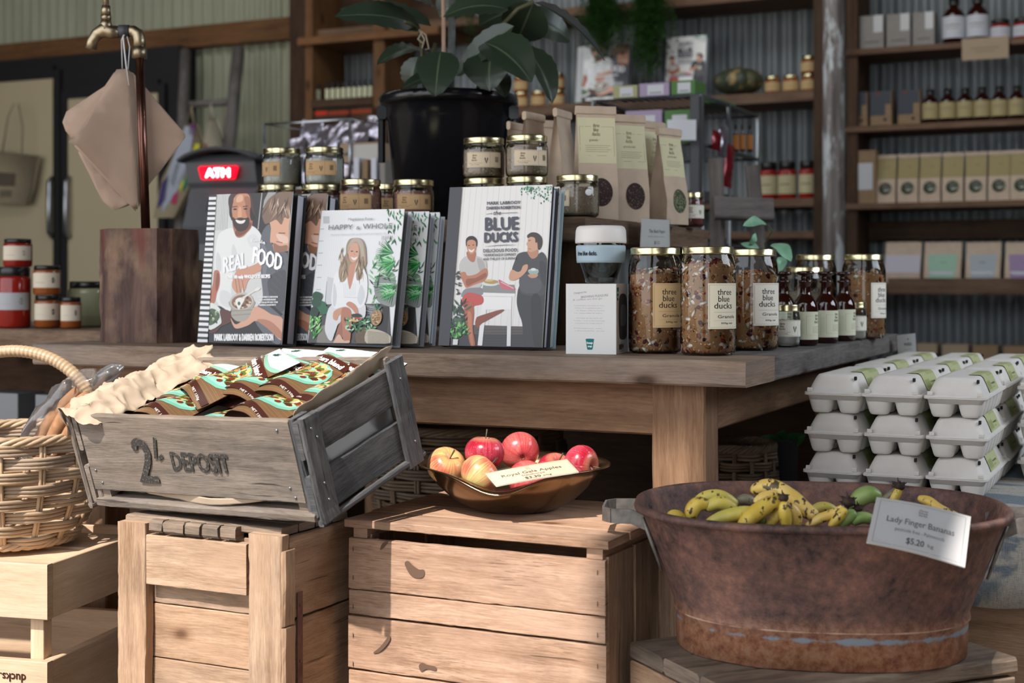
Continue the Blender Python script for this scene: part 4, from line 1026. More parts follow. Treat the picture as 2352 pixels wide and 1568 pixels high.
x, y = base_pt(1626, 818, 0.045); granola_jar('granola jar with cream label standing nearest the table corner', x, y, TZ, 'cream', 305, 0.154, 2)
x, y = base_pt(1728, 806, 0.045); granola_jar('granola jar third from the left, beside the small white jar', x, y, TZ, 'pale', 305, 0.136, 3)
granola_jar('granola jar at the right end of the table, behind the brown bottles', *atY(1984, 645, 3.02).to_2d(), TZ, 'pale', 318, 0.140, 4)
granola_jar('half empty tall jar behind the brown bottles', *atY(1873, 645, 3.06).to_2d(), TZ, 'cream', 20, 0.110, 5)

def small_label(paper, wd_=0.075, hh=0.030):
    a = unit(wd_, hh); a.rect(0, 0, wd_, hh, paper); d = 0.0014; ink = '6a5843'
    for q in (((d, d), (wd_-d, d)), ((d, hh-d), (wd_-d, hh-d)), ((d, d), (d, hh-d)), ((wd_-d, d), (wd_-d, hh-d)), ((wd_*0.66, d), (wd_*0.66, hh-d))): a.line(q[0], q[1], 0.0003, ink)
    three_blue(a, wd_*0.16, wd_*0.31, hh-0.004, 0.014, ink); a.text('native bush spice', wd_*0.08, 0.0078, wd_*0.45, 0.0013, ink); a.text('blend 80g', wd_*0.14, 0.0045, wd_*0.38, 0.0016, ink)
    for s_ in (-1, 1): a.bl([(wd_*0.56, hh*0.25), (wd_*0.56+s_*0.0034, hh*0.55), (wd_*0.56+s_*0.0016, hh*0.62)], '5a5348')
    for k in range(9): a.rect(wd_*0.80+k*0.0009, hh*0.35, wd_*0.80+k*0.0009+0.0004, hh*0.70, '3a3430')
    return a
SL = {'kraft': small_label('c9a67c'), 'cream': small_label('dccbb0'), 'white': small_label('e8e6d8')}
def fill_small(parent, r, ztop, kind, seed):
    random.seed(seed); mb = MB()
    core, cols, n, sz = {'salt': ('b9bab4', ['d9dad4', 'c4c6c0', 'eceeea'], 500, (0.0016, 0.0014, 0.001)),
                     'pink': ('a57e72', ['cf9f92', 'b08478', 'e8c4ba', 'bf907a', '93665c'], 500, (0.0026, 0.0018, 0.0014)),
                     'seed': ('9d9080', ['c2b49c', 'a3957f', 'ddd0b8', '81745f', 'cfc4ae'], 700, (0.0028, 0.0013, 0.001)),
                     'red': ('7a4544', ['9a5a58', '7d3f40', 'b5807a', '8c5048'], 450, (0.0028, 0.002, 0.0015))}[kind]
    mb.c = lin(core); mb.lathe([(0.0004, 0.004), (r*0.85, 0.004), (r*0.94, 0.010), (r*0.94, ztop-0.003), (r*0.6, ztop), (0.0004, ztop)], 24)
    for k in range(n):
        a = random.uniform(0, 2*PI); z = random.uniform(0.006, ztop); rr = r-0.0028-random.uniform(0, 0.0015)
        flake(mb, Vector((rr*math.cos(a), rr*math.sin(a), z)), Vector((math.cos(a), math.sin(a), 0)), sz, random.choice(cols))
    o = mb.build('filling', 'print_matt', parent); o['kind'] = 'stuff'; return o
_sj = {}
def spice_jar(label, x, y, z, kind='salt', paper='kraft', facing=270, rz=0, group='small gold-lidded jars on the raised shelf', r=0.0415, h=0.080, fill=0.058, orange=False):
    key = (kind, paper, round(r, 4), round(h, 4), fill, orange)
    if key in _sj: return dup(_sj[key][0], (x, y, z), math.radians(facing-_sj[key][1]), label, group)
    t = thing('spice_jar', label, 'jar', (x, y, z), 0, group)
    MB_ = MB(); MB_.lathe(jar_profile(r, h, r*0.90, 0.016, 0.011), 40); MB_.build('glass', 'glass', t)
    lid_mesh(r*0.965, h-0.0125, h).build('lid', 'lid_gold', t)
    fill_small(t, r, fill, kind, 50+len(_sj))
    if paper: cyl_art(SL[paper], 'label', r, math.radians(facing), h*0.25, t, lift=0.0003)
    _sj[key] = (t, facing); return t
def dot(t, ang, r, z):             # small rounded price sticker
    an = math.radians(ang); MB().sph((r*math.cos(an), r*math.sin(an), z), (0.0075, 0.0012, 0.0065), 16, 8, Matrix.Rotation(an+PI/2, 3, 'Z')).build('price_sticker', 'white_card', t)
def onshelf(px, Y): p = atY(px, 645, Y); return p.x, p.y
zR = RZ+0.0003
spice_jar('jar of white salt with kraft label, upper left of the pair behind the striped cookbook', *onshelf(648, 3.02), zR+0.080, 'salt', 'kraft', 222)
spice_jar('jar of white salt, upper right of the pair left of the black pot', *onshelf(745, 3.00), zR+0.080, 'salt', 'kraft', 262)
spice_jar('gold-lidded jar showing over the striped cookbook, under the left salt jar', *onshelf(636, 2.98), zR, 'pink', 'kraft', 270)
spice_jar('gold-lidded jar under the right salt jar, mostly hidden by the cookbooks', *onshelf(737, 2.97), zR, 'pink', 'kraft', 300)
spice_jar('jar with pinkish mix and kraft label left of the seated-woman book top', *onshelf(828, 2.82), zR, 'pink', 'kraft', 255)
spice_jar('jar with pinkish mix and kraft label directly in front of the black pot', *onshelf(950, 2.83), zR, 'pink', 'kraft', 275)
spice_jar('jar squeezed between and behind the two pink-mix jars', *onshelf(888, 2.96), zR, 'pink', 'kraft', 300)
spice_jar('seed jar with cream label, upper left of the stack above the dark-spined white cookbook', *onshelf(1111, 2.80), zR+0.080, 'seed', 'cream', 272)
spice_jar('seed jar with cream label, upper right of the stack above the dark-spined white cookbook', *onshelf(1210, 2.76), zR+0.0805, 'seed', 'cream', 285)
spice_jar('seed jar below the upper left one, only its gold lid over the dark-spined white cookbook', *onshelf(1112, 2.79), zR, 'seed', 'cream', 272)
spice_jar('seed jar below the upper right one, lid just over the dark-spined white cookbook', *onshelf(1210, 2.75), zR, 'seed', 'cream', 285)
dot(spice_jar('larger jar of pale seeds with a white dot beside the tall kraft bag', *onshelf(1326, 2.705), zR, 'seed', 'cream', 195, fill=0.0575), 298, 0.0418, 0.046)
spice_jar('jar of reddish flakes at the right end of the raised shelf', *onshelf(1586, 3.20), zR, 'red', 'white', 300, r=0.030, h=0.078, fill=0.062)
spice_jar('small glass jar of white salt on the table in front of the brown bottles', *base_pt(1807, 798, 0.024), TZ+0.0003, 'salt', 'white', 285, r=0.0245, h=0.078, fill=0.050, group='small jars on the table top')
spice_jar('glass jar of oats with a kraft strip label behind the first brown bottle', *atY(1848, 645, 2.93).to_2d(), TZ+0.0003, 'seed', 'kraft', 285, r=0.040, h=0.150, fill=0.100, group='small jars on the table top')
spice_jar('small white-labelled jar between the last brown bottle and the end granola jar', *atY(1962, 645, 2.93).to_2d(), TZ+0.0003, 'salt', 'white', 285, r=0.0245, h=0.0781, fill=0.050, group='small jars on the table top')

# brown reagent bottles
def bottle_label():
    a = unit(0.056, 0.052); a.rect(0, 0, 0.056, 0.052, 'd9dcc4')
    for q in (((0.016, 0.008), (0.016, 0.044)), ((0.016, 0.044), (0.030, 0.044)), ((0.016, 0.008), (0.050, 0.008)), ((0.004, 0.006), (0.004, 0.046))): a.line(q[0], q[1], 0.0004, '7c8068')
    three_blue(a, 0.032, 0.044, 0.048, 0.018, '4c4f40')
    for k in range(5): a.line((0.028, 0.024-k*0.0028), (0.048-(k % 2)*0.006, 0.024-k*0.0028), 0.0006, '8c8f78')
    for k in range(6): a.line((0.006+k*0.0014, 0.010), (0.006+k*0.0014, 0.040), 0.0003, 'a9c0a4')
    return a
BL = bottle_label(); _bt = []
def brown_bottle(label, px, yb, facing=292, s=1.0):
    x, y = base_pt(px, yb, 0.023)
    if _bt: return dup(_bt[0], (x, y, TZ+0.0003), math.radians(facing-292), label, 'brown stoppered bottles on the table')
    t = thing('brown_bottle', label, 'bottle', (x, y, TZ+0.0003), 0, 'brown stoppered bottles on the table')
    mb = MB(); r = 0.0232
    mb.lathe([(0.0004, 0.001), (r*0.85, 0.0006), (r, 0.004), (r, 0.070), (r*0.96, 0.077), (r*0.78, 0.086), (r*0.50, 0.095), (0.0100, 0.100), (0.0095, 0.116), (0.0128, 0.119), (0.0128, 0.122), (0.009, 0.123), (0.0004, 0.123)], 36)
    mb.build('bottle_body', 'amber_glass', t)
    mb = MB(); mb.lathe([(0.0004, 0.121), (0.008, 0.121), (0.0085, 0.128), (0.0075, 0.131), (0.0155, 0.134), (0.0165, 0.137), (0.0150, 0.1395), (0.0004, 0.1405)], 28); mb.build('stopper', 'amber_glass', t)
    cyl_art(BL, 'label', r, math.radians(facing), 0.012, t, lift=0.0003); _bt.append(t); return t
brown_bottle('brown stoppered bottle right behind the small white jar, nearest of the four', 1850, 795)
brown_bottle('brown stoppered bottle half hidden behind the nearest one', 1872, 779, 285)
brown_bottle('brown stoppered bottle second from the right, darker cap beside the last', 1897, 789, 290)
brown_bottle('brown stoppered bottle at the right end of its row', 1938, 784, 296)
brown_bottle('brown bottle glimpsed between the third granola jar and the small white jar', 1800, 787, 260)

# ================================================================ KRAFT BAGS
def bag_art(w, h, win, cream='d0caa8'):
    a = unit(w, h); a.bl([(0, h*0.48), (0, h*0.90), (w, h*0.90), (w, h*0.48), (w*0.5, h*0.475)], cream) if False else a.rect(0.001, h*0.50, w-0.001, h*0.91, cream)
    d = 0.005; ink = '6d6a4a'
    for q in (((d, h*.57), (w-d, h*.57)), ((d, h*.57), (d, h*.83)), ((w-d, h*.57), (w-d, h*.83)), ((d, h*.83), (w*0.36, h*.83)), ((w*.6, h*.83), (w-d, h*.83))): a.line(q[0], q[1], 0.0005, ink)
    three_blue(a, w*0.38, w*0.58, h*0.86, 0.026, ink); a.text('granola mix', w*0.30, h*0.70, w*0.66, 0.005, ink)
    for k in range(4): a.line((w*0.2, h*(0.66-k*0.018)), (w*(0.84-0.06*(k % 2)), h*(0.66-k*0.018)), 0.0006, ink)
    cx, cy, rx, ry = w*0.56, h*0.245, w*0.29, h*0.125
    a.ell(cx, cy, rx, ry, win[0], n=28)
    for k in range(170):
        q, g = random.uniform(0, 6.28), math.sqrt(random.random())*0.93; a.ell(cx+rx*g*math.cos(q), cy+ry*g*math.sin(q), 0.0015, 0.0009, random.choice(win[1:]), random.uniform(0, 3), 5, lift=0.05)
    return a
def make_bag(name, label, loc, rz, w=0.078, d=0.046, h=0.225, win=('3a2c2c', '574440', '2a1f20', '7c6a60', '4a3634'), art=True, lean=0.0, group=None, cat='bag', topfold=True, arts=None):
    t = thing(name, label, cat, loc, rz, group)
    def half(z):                     # thickness tapers to the closed top
        q = z/h; return d/2*(1-max(0, (q-0.25)/0.65))+0.002 if q < 0.9 else 0.0025
    sd = random.uniform(0, 40)
    def front(u, v, l=0.0, sg=-1):
        x = (u-0.5)*w; z = v*h; b = 0.004*math.sin(PI*u)*(1-v)+0.0018*noise.noise(Vector((u*3+sd, v*5, sg)))
        return Vector((x, sg*(half(z)+b+l)+lean*v*v*h, z))
    mb = MB(); mb.grid(lambda u, v: front(u, v), 8, 16); mb.grid(lambda u, v: front(1-u, v, 0, 1), 8, 16)
    for sx in (-1, 1):
        def side(u, v, sx=sx):
            f = front(0 if sx < 0 else 1, v); b = front(0 if sx < 0 else 1, v, 0, 1)
            p = b.lerp(f, u) if sx > 0 else f.lerp(b, u); p.x -= sx*0.016*math.sin(PI*u)*min(1, v*1.1); return p
        mb.grid(side, 6, 16)
    mb.face([mb.bm.verts.new(p) for p in ((-w/2, -d/2, 0.0003), (-w/2, d/2, 0.0003), (w/2, d/2, 0.0003), (w/2, -d/2, 0.0003))])
    mb.build('paper_body', 'kraft', t)
    if topfold:
        MB().board((0, lean*h, h-0.006), (w+0.003, 0.010, 0.018), None, 0, 0.003, 0.001, 8).build('top_fold', 'kraft', t)
    if art:
        a = arts or bag_art(w, h, win); a.build('label', lambda u, v, l: front(u/w, v/h, l+0.0006), 'print_matt', t, maxlen=0.02, eps=1.2e-5)
    return t
random.seed(77)
BZ = RZ+0.0006; GB = 'kraft paper bags standing on the raised shelf'
WIN2 = ('4a4f3c', '6f7a5a', '8f9878', '35402c', 'a3a88a')
make_bag('kraft_bag', 'tall kraft bag with cream label and oval seed window, front one right of the jars', (*onshelf(1368, 2.84), BZ), math.radians(12), group=GB, w=0.080)
make_bag('kraft_bag', 'kraft bag second in the row, its shiny oval window half turned away', (*onshelf(1442, 2.96), BZ), math.radians(22), group=GB, w=0.076, h=0.222)
make_bag('kraft_bag', 'kraft bag third in the row, narrow green-flecked window beside a dark fold', (*onshelf(1499, 3.12), BZ), math.radians(46), group=GB, w=0.076, h=0.226, win=WIN2)
make_bag('kraft_bag', 'kraft bag last in the row beside the jar of reddish flakes', (*onshelf(1536, 3.06), BZ), math.radians(44), group=GB, w=0.074, h=0.205, win=WIN2)
make_bag('kraft_bag', 'plain kraft bag behind the larger seed jar, folded top leaning left', (*onshelf(1292, 2.96), BZ), math.radians(66), group=GB, art=False, w=0.08, h=0.232)
make_bag('kraft_bag', 'plain kraft bag with creased side right of the black pot', (*onshelf(1226, 2.98), BZ), math.radians(60), group=GB, art=False, w=0.08, h=0.228)
make_bag('kraft_bag', 'small kraft bag wedged against the black pot', (*onshelf(1188, 3.05), BZ), math.radians(62), group=GB, art=False, w=0.078, h=0.215)
make_bag('kraft_bag', 'kraft bag whose top shows between the two plain ones', (*onshelf(1262, 3.10), BZ), math.radians(30), group=GB, art=False, w=0.08, h=0.226)

# price sleeves
def sign(name, label, quad, Y, art, cat='sign', curl=0.004, sleeve=True, thick=0.0008, Ys=None):
    """quad = lower left, lower right, upper right, upper left in the photograph; each corner at its own depth"""
    Ys = Ys or [Y]*4; P = [atY(q[0], q[1], yy) for q, yy in zip(quad, Ys)]
    c = (P[0]+P[1]+P[2]+P[3])/4; o = thing(name, label, cat, c)
    P = [p-c for p in P]; nrm = (P[1]-P[0]).cross(P[3]-P[0]).normalized()
    if nrm.y > 0: nrm = -nrm
    def S(u, v, l):
        return (P[0]*(1-u)*(1-v)+P[1]*u*(1-v)+P[2]*u*v+P[3]*(1-u)*v) + nrm*(l+curl*math.sin(PI*u))
    mb = MB(); mb.c = lin('e6e4df'); mb.grid(lambda u, v: S(u, v, 0), 10, 4); mb.build('card', 'print_matt', o, solid=thick)
    if art: art.build('print', lambda u, v, l: S(u/art.w, v/art.h, l+0.0007), 'print', o, maxlen=0.2*art.w)
    if sleeve:
        mb = MB(); mb.grid(lambda u, v: S(-0.03+u*1.06, -0.04+v*1.08, 0.0022), 14, 8); mb.build('plastic_sleeve', 'sleeve', o)
    return o
a = unit(1, 1); a.rect(0, 0, 1, 1, 'cfcfcb'); a.text('The Bush Pepper', 0.22, 0.52, 0.80, 0.12, '8a8a88', bold=0.004); a.text('with native herbs', 0.20, 0.36, 0.76, 0.06, '9a9a98'); a.text('$12', 0.40, 0.12, 0.58, 0.11, '8a8a88', bold=0.004)
sign('price_card', 'clear sleeved price card hanging on the raised shelf edge above the granola jars', [(1470, 568), (1538, 568), (1537, 505), (1474, 502)], 2.86, a, Ys=[2.84, 2.97, 2.97, 2.84])
a = unit(1, 1); a.rect(0, 0, 1, 1, 'b9b9b6'); a.text('MUESLI', 0.3, 0.5, 0.7, 0.12, '6f6f6d', bold=0.01); a.text('loose 500g', 0.3, 0.3, 0.72, 0.07, '8a8a88'); a.ell(0.5, 0.78, 0.06, 0.05, '8a8a88')
sign('price_card', 'small grey price card on the far right end of the table edge', [(2063, 820), (2105, 818), (2102, 765), (2061, 769)], 3.2, a, Ys=[3.18, 3.2, 3.2, 3.18])
# ================================================================ STUMP WITH TAP, HANGING PAPER BAGS
def stump():
    n = NT('stump'); o = n.obj()
    st = n.noise(n.mapv(o, (40, 40, 5)), 1, 6, 0.65); bl = n.noise(n.mapv(o, (13, 13, 9), (2, 1, 4)), 1, 4)
    c = n.mix(n.ramp(st, [(0.35, (0, 0, 0)), (0.65, (1, 1, 1))]), lin('3b2622'), lin('6e5248'))
    c = n.mix(n.ramp(bl, [(0.50, (0, 0, 0)), (0.66, (0.9,)*3)]), c, lin('8a6f58'))
    c = n.mix(n.ramp(n.noise(n.mapv(o, (9, 9, 2), (7, 1, 2)), 1, 3), [(0.58, (0, 0, 0)), (0.66, (0.8,)*3)]), c, lin('6b2f24'))
    n.P(Base_Color=c, Roughness=0.7); n.bump(st, 0.5, 0.004)
    p = atY(345, 645, 2.86); t = thing('tap_stand', 'red brown timber stump with copper pipe and brass tap', 'tap stand', (p.x, p.y, TZ+0.0003), 0)
    H = 0.224; R_ = 0.094
    crn = [(-0.095, -0.02), (-0.062, -0.078), (0.036, -0.092), (0.062, -0.074), (0.098, -0.005), (0.085, 0.05), (0.03, 0.088), (-0.05, 0.08), (-0.088, 0.04)]
    pts = []
    for i in range(len(crn)):
        a, b = Vector((*crn[i], 0)), Vector((*crn[(i+1) % len(crn)], 0))
        for k in range(6): pts.append(a.lerp(b, k/6))
    mb = MB(); rows = []
    for j in range(19):
        z = H*j/18; row = []
        for i, q in enumerate(pts):
            e = 0.0028*noise.noise(Vector((q.x*60, q.y*60, z*25))) + (0.003*noise.noise(Vector((i, z*90, 3))) if i < 6 or i > 48 else 0)
            d = q.normalized(); row.append(mb.bm.verts.new((q.x+d.x*e, q.y+d.y*e, z)))
        rows.append(row)
    m = len(pts)
    for j in range(18):
        for i in range(m): mb.face([rows[j][i], rows[j][(i+1) % m], rows[j+1][(i+1) % m], rows[j+1][i]], smooth=False)
    mb.face(rows[-1], smooth=False); mb.face(rows[0][::-1], smooth=False)
    mb.build('stump', 'stump', t)
    c0 = Vector((p.x, p.y, TZ))
    def L(px, py, Y=2.82): return atY(px, py, Y)-c0
    MB().tube([L(335, 530), L(320, 118)], 0.0090, 16).build('pipe', 'copper', t)
    top = L(320, 118)
    mb = MB(); mb.tube([top+Vector((0, 0, -0.014)), top+Vector((0, 0, 0.008))], 0.0155, 6); mb.tube([top+Vector((0, 0, 0.006)), top+Vector((0, 0, 0.022)), top+Vector((-0.003, 0, 0.034)), top+Vector((-0.012, 0, 0.040)), top+Vector((-0.022, 0, 0.040))], [0.0125, 0.0125, 0.0125, 0.0115, 0.011], 16)
    mb.build('elbow_fitting', 'brass', t)
    MB().tube([top+Vector((-0.020, 0, 0.040)), top+Vector((-0.040, 0, 0.040))], 0.0125, 16).build('connector', 'dark_grey', t)
    b = top+Vector((-0.040, 0, 0.038))
    mb = MB(); mb.tube([b, b+Vector((-0.015, 0, 0)), b+Vector((-0.030, 0, 0.004)), b+Vector((-0.044, 0, -0.004)), b+Vector((-0.053, 0, -0.018)), b+Vector((-0.056, 0, -0.034))], [0.012, 0.0135, 0.015, 0.012, 0.0105, 0.0115], 16)
    mb.tube([b+Vector((-0.026, 0, 0.004)), b+Vector((-0.026, 0, 0.026))], [0.0145, 0.009], 16); mb.tube([b+Vector((-0.026, 0, 0.024)), b+Vector((-0.026, 0, 0.034))], 0.0105, 6)
    mb.tube([b+Vector((-0.026, 0, 0.034)), b+Vector((-0.026, 0, 0.052))], [0.0095, 0.0085], 12); mb.build('tap_body', 'brass', t)
    mb = MB(); mb.tube([b+Vector((-0.026, 0, 0.050)), b+Vector((-0.026, 0, 0.094))], [0.006, 0.0045], 10); mb.tube([b+Vector((-0.050, 0, 0.096)), b+Vector((-0.026, 0, 0.094)), b+Vector((-0.002, 0, 0.096))], [0.007, 0.0055, 0.007], 10)
    mb.build('tap_handle', 'brass', t)
stump()
plain('bag_paper', 'a8907e', 0.8, var=0.07, vs=14, bump=0.1)
def sheet(name, label, pts, cat='paper bag', mat='bag_paper', group=None, th=0.0012, crumple=0.003, cols=None):
    """folded paper from picture points each at its own depth, subdivided and gently crumpled"""
    P = [atY(x, y, Y) for x, y, Y in pts]; c = sum(P, Vector())/len(P); mb = MB()
    mb.face([mb.bm.verts.new(p-c) for p in P], smooth=True); bm = mb.bm
    bmesh.ops.triangulate(bm, faces=bm.faces)
    for _ in range(5):
        es = [e for e in bm.edges if e.calc_length() > 0.03]
        if not es: break
        bmesh.ops.subdivide_edges(bm, edges=es, cuts=1); bmesh.ops.triangulate(bm, faces=[f for f in bm.faces if len(f.verts) > 3])
    bmesh.ops.smooth_vert(bm, verts=[v for v in bm.verts if not v.is_boundary], factor=0.5, use_axis_x=True, use_axis_y=True, use_axis_z=True)
    for v in bm.verts: v.co.y += crumple*noise.noise(v.co*22)
    for f in bm.faces: f.smooth = True
    o = mb.build(name, mat, solid=th); o.location = c; return tag(o, label, cat, group)
GP = 'brown paper bags hanging from the tap'
sheet('paper_bag', 'brown paper bag hanging in front, its left corner pointing out', [(268, 160, 2.79), (292, 158, 2.78), (306, 172, 2.80), (312, 250, 2.81), (316, 482, 2.80), (300, 470, 2.795), (252, 415, 2.78), (176, 334, 2.74), (156, 326, 2.73), (170, 315, 2.74), (222, 240, 2.76)], group=GP)
sheet('paper_bag', 'brown paper bag whose square corner sticks out right of the copper pipe', [(290, 160, 2.84), (306, 168, 2.84), (330, 200, 2.85), (426, 308, 2.86), (426, 316, 2.86), (372, 388, 2.86), (330, 440, 2.85), (318, 478, 2.85), (310, 250, 2.845)], group=GP)
sheet('paper_bag', 'brown paper bag behind, rounded folded edge at upper left', [(262, 166, 2.84), (240, 198, 2.85), (152, 256, 2.87), (143, 280, 2.87), (150, 300, 2.87), (162, 316, 2.87), (250, 330, 2.86), (290, 250, 2.85)], group=GP)
sheet('paper_bag', 'brown paper bag lowest of the hanging ones, loose bottom corner', [(180, 350, 2.83), (190, 340, 2.83), (250, 400, 2.83), (310, 465, 2.83), (285, 462, 2.83), (288, 475, 2.83), (265, 482, 2.83), (255, 478, 2.83), (236, 462, 2.83), (205, 400, 2.83)], group=GP)
sheet('paper_bag', 'brown paper bag pressed behind the front one, dark lower edge', [(170, 335, 2.80), (250, 420, 2.81), (312, 486, 2.82), (300, 400, 2.82), (240, 330, 2.81), (200, 300, 2.81)], group=GP)
def loops():
    mb = MB()
    for a_, b_, c_ in (((281, 158, 2.80), (279, 92, 2.80), (284, 80, 2.80)), ((290, 160, 2.79), (282, 86, 2.79), (286, 80, 2.79)), ((294, 160, 2.79), (298, 108, 2.79), (292, 84, 2.80)), ((296, 196, 2.775), (290, 150, 2.775), (283, 82, 2.78))):
        mb.tube([atY(*a_), atY(*b_), atY(*c_)], 0.0011, 6)
    tag(mb.build('string_loop', 'white_string'), 'white string looping the brown paper bags onto the tap', 'string', kind='stuff')
loops()
sheet('paper_bag', 'tan paper bag leaning between the stump and the striped cookbook', [(410, 585, 2.93), (470, 600, 2.95), (520, 690, 2.96), (500, 770, 2.95), (470, 762, 2.93), (455, 730, 2.92), (428, 680, 2.92)], mat='kraft')

# ================================================================ BLACK POT WITH RUBBER PLANT
p = atY(1030, 645, 3.26); POT = (p.x, p.y, RZ+0.0003)
pot = thing('plant_pot', 'large glossy black plastic pot holding the rubber plant', 'pot', POT, 0)
mb = MB()
mb.lathe([(0.0004, 0.001), (0.112, 0.001), (0.118, 0.004), (0.140, 0.243), (0.1425, 0.246), (0.1425, 0.275), (0.152, 0.277), (0.160, 0.283), (0.160, 0.295), (0.156, 0.302), (0.150, 0.303), (0.145, 0.296), (0.140, 0.270), (0.138, 0.262)], 72)
mb.build('pot_body', 'black_plastic', pot)
mb = MB(); mb.lathe([(0.0004, 0.272), (0.08, 0.270), (0.141, 0.266)], 32, fn=lambda q, a: q+Vector((0, 0, 0.006*noise.noise(q*30)))); mb.build('soil', 'soil', pot)
for sg in (-1, 1):
    mb = MB(); mb.board((sg*0.152, -0.01, 0.20), (0.016, 0.020, 0.10), None, 2, 0.005, tint=False); mb.board((sg*0.150, -0.01, 0.262), (0.022, 0.05, 0.03), None, 1, 0.004, tint=False); mb.build('handle_lug', 'black_plastic', pot)
def leafmat():
    n = NT('rubber_leaf'); o = n.uv(); sep = n.node('ShaderNodeSeparateXYZ', i_0=o)
    mid = n.math('ABSOLUTE', n.math('SUBTRACT', sep.outputs[0], 0.5)); vein = n.ramp(mid, [(0.012, (1, 1, 1)), (0.03, (0, 0, 0))])
    side = n.math('FRACT', n.math('ADD', n.math('MULTIPLY', sep.outputs[1], 26), n.math('MULTIPLY', mid, -9)))
    c = n.mix(n.noise(n.obj(), 9, 3), lin('0f1616'), lin('232d2e')); geo = n.node('ShaderNodeNewGeometry')
    c = n.mix(geo.outputs['Backfacing'], c, lin('2d3a2c')); c = n.mix(vein, c, lin('55604c'))
    n.P(Base_Color=c, Roughness=0.32); n.bump(n.math('ADD', n.math('MULTIPLY', side, 0.2), n.math('MULTIPLY', vein, 1.0)), 0.15, 0.002)
leafmat()
plant = thing('rubber_plant', 'dark leaved rubber plant tied to a cane in the black pot', 'plant', (POT[0], POT[1], RZ+0.265), 0)
PO = Vector((POT[0], POT[1], RZ+0.265))
def leaf(base, tip, w, normal, droop=0.02, fold=0.25, par=plant, org=PO, mat='rubber_leaf', name='leaf', n=14):
    b, e = Vector(base)-org, Vector(tip)-org; ax = e-b; L = ax.length; ax.normalize()
    nn = Vector(normal); nn = (nn-ax*nn.dot(ax)).normalized(); sd = nn.cross(ax); mb = MB()
    def fn(u, v):
        wd_ = w*0.5*(math.sin(PI*min(1, v**0.85))**0.62)*(1-0.15*v) if 0 < v < 1 else 0.0004; x = (u-0.5)*2
        return b+ax*L*v+sd*x*wd_+nn*(fold*abs(x)*wd_-droop*4*(v-0.5)**2+droop)+nn*0.002*math.sin(v*40)*abs(x)
    mb.grid(fn, 8, n); return mb.build(name, mat, par)
def LF(bx, by, bY, tx, ty, tY, wpx, normal, droop=0.015, fold=0.25):
    normal = Vector(normal)+Vector((0, -0.45, 0)) if wpx != 34 else normal; leaf(atY(bx, by, bY), atY(tx, ty, tY), wpx*(1.45 if wpx not in (96, 34) else 1.1)*tY/F, normal, droop, fold)
LF(965, 62, 3.2, 768, 38, 3.05, 62, (0.1, -0.75, 0.6), 0.02, 0.15)
LF(990, 60, 3.2, 780, 22, 3.3, 50, (0, -0.3, 1), 0.02, 0.2)
LF(1000, 20, 3.2, 905, -18, 3.1, 70, (0, -0.6, 0.8), 0.01)
LF(985, 120, 3.15, 866, 150, 3.0, 46, (-0.3, -0.7, 0.7), 0.02, 0.2)
LF(960, 130, 3.2, 950, 215, 3.22, 48, (-0.8, -0.6, 0.2), 0.01)
LF(1012, 118, 3.05, 1000, 222, 2.98, 96, (-0.05, -1, 0.25), 0.012, 0.06)
LF(1168, 22, 3.1, 1018, 40, 3.1, 62, (0.1, -0.55, 0.9), 0.02, 0.2)
LF(1180, 60, 3.05, 1050, 175, 3.15, 50, (0.5, -0.6, 0.7), 0.012, 0.2)
LF(1112, 98, 3.0, 1222, 190, 2.95, 88, (0.35, -0.7, 0.6), 0.018, 0.3)
LF(1130, 120, 3.1, 1125, 210, 3.05, 90, (-0.4, -0.9, 0.2), 0.012, 0.2)
LF(1195, 105, 3.15, 1268, 238, 3.1, 60, (0.8, -0.6, 0.3), 0.02, 0.3)
LF(1225, 5, 3.1, 1190, 90, 3.2, 80, (0.1, -1, 0), 0.01, 0.15)
LF(1228, 6, 3.0, 1388, 140, 2.9, 34, (0.75, 0.1, 0.66), 0.014, 0.8)
LF(1250, 0, 3.2, 1130, -40, 3.1, 60, (0, -0.5, 0.9), 0.02)
LF(1075, 165, 3.2, 920, 205, 3.1, 40, (0, -0.5, 0.9), 0.015)
LF(1110, 170, 3.2, 1160, 225, 3.1, 56, (0.5, -0.7, 0.5), 0.015)
LF(1010, 40, 3.3, 1110, -30, 3.3, 70, (0, -0.8, 0.5), 0.02)
LF(1190, 40, 3.25, 1310, 95, 3.3, 60, (0.2, -0.8, 0.5), 0.02, 0.2)
LF(1100, 60, 3.35, 1240, 20, 3.45, 60, (0, -0.7, 0.7), 0.02)
plain('green_stem', '4a4a30', 0.6, var=0.2); plain('cane', 'b99a84', 0.6); plain('bark_stem', '5a5f5c', 0.8, var=0.3, vs=60)
def st(pts, r, m, name='stem'):
    MB().tube([atY(*q)-PO for q in pts], r, 8).build(name, m, plant)
st([(1021, 228, 3.24), (1019, 120, 3.24), (1018, -40, 3.24)], 0.0045, 'cane', 'cane')
st([(1035, 228, 3.27), (1037, 110, 3.27), (1040, -40, 3.27)], 0.0085, 'bark_stem')
st([(1090, 228, 3.2), (1108, 170, 3.15), (1125, 110, 3.1), (1150, 60, 3.1), (1190, 20, 3.1), (1225, 4, 3.08)], 0.005, 'green_stem')
st([(975, 228, 3.2), (972, 150, 3.2), (964, 70, 3.2), (950, 58, 3.15), (930, 50, 3.1)], 0.004, 'green_stem')
st([(1000, 228, 3.2), (990, 150, 3.18), (1000, 100, 3.2)], 0.004, 'green_stem')
mb = MB()
for q in (((962, 68), (975, 90), (968, 115), (985, 112), (978, 80), (962, 68)), ((970, 72), (960, 90), (972, 100))): mb.tube([atY(x, y, 3.17)-PO for x, y in q], 0.002, 6)
mb.build('twine_tie', 'twine', plant)

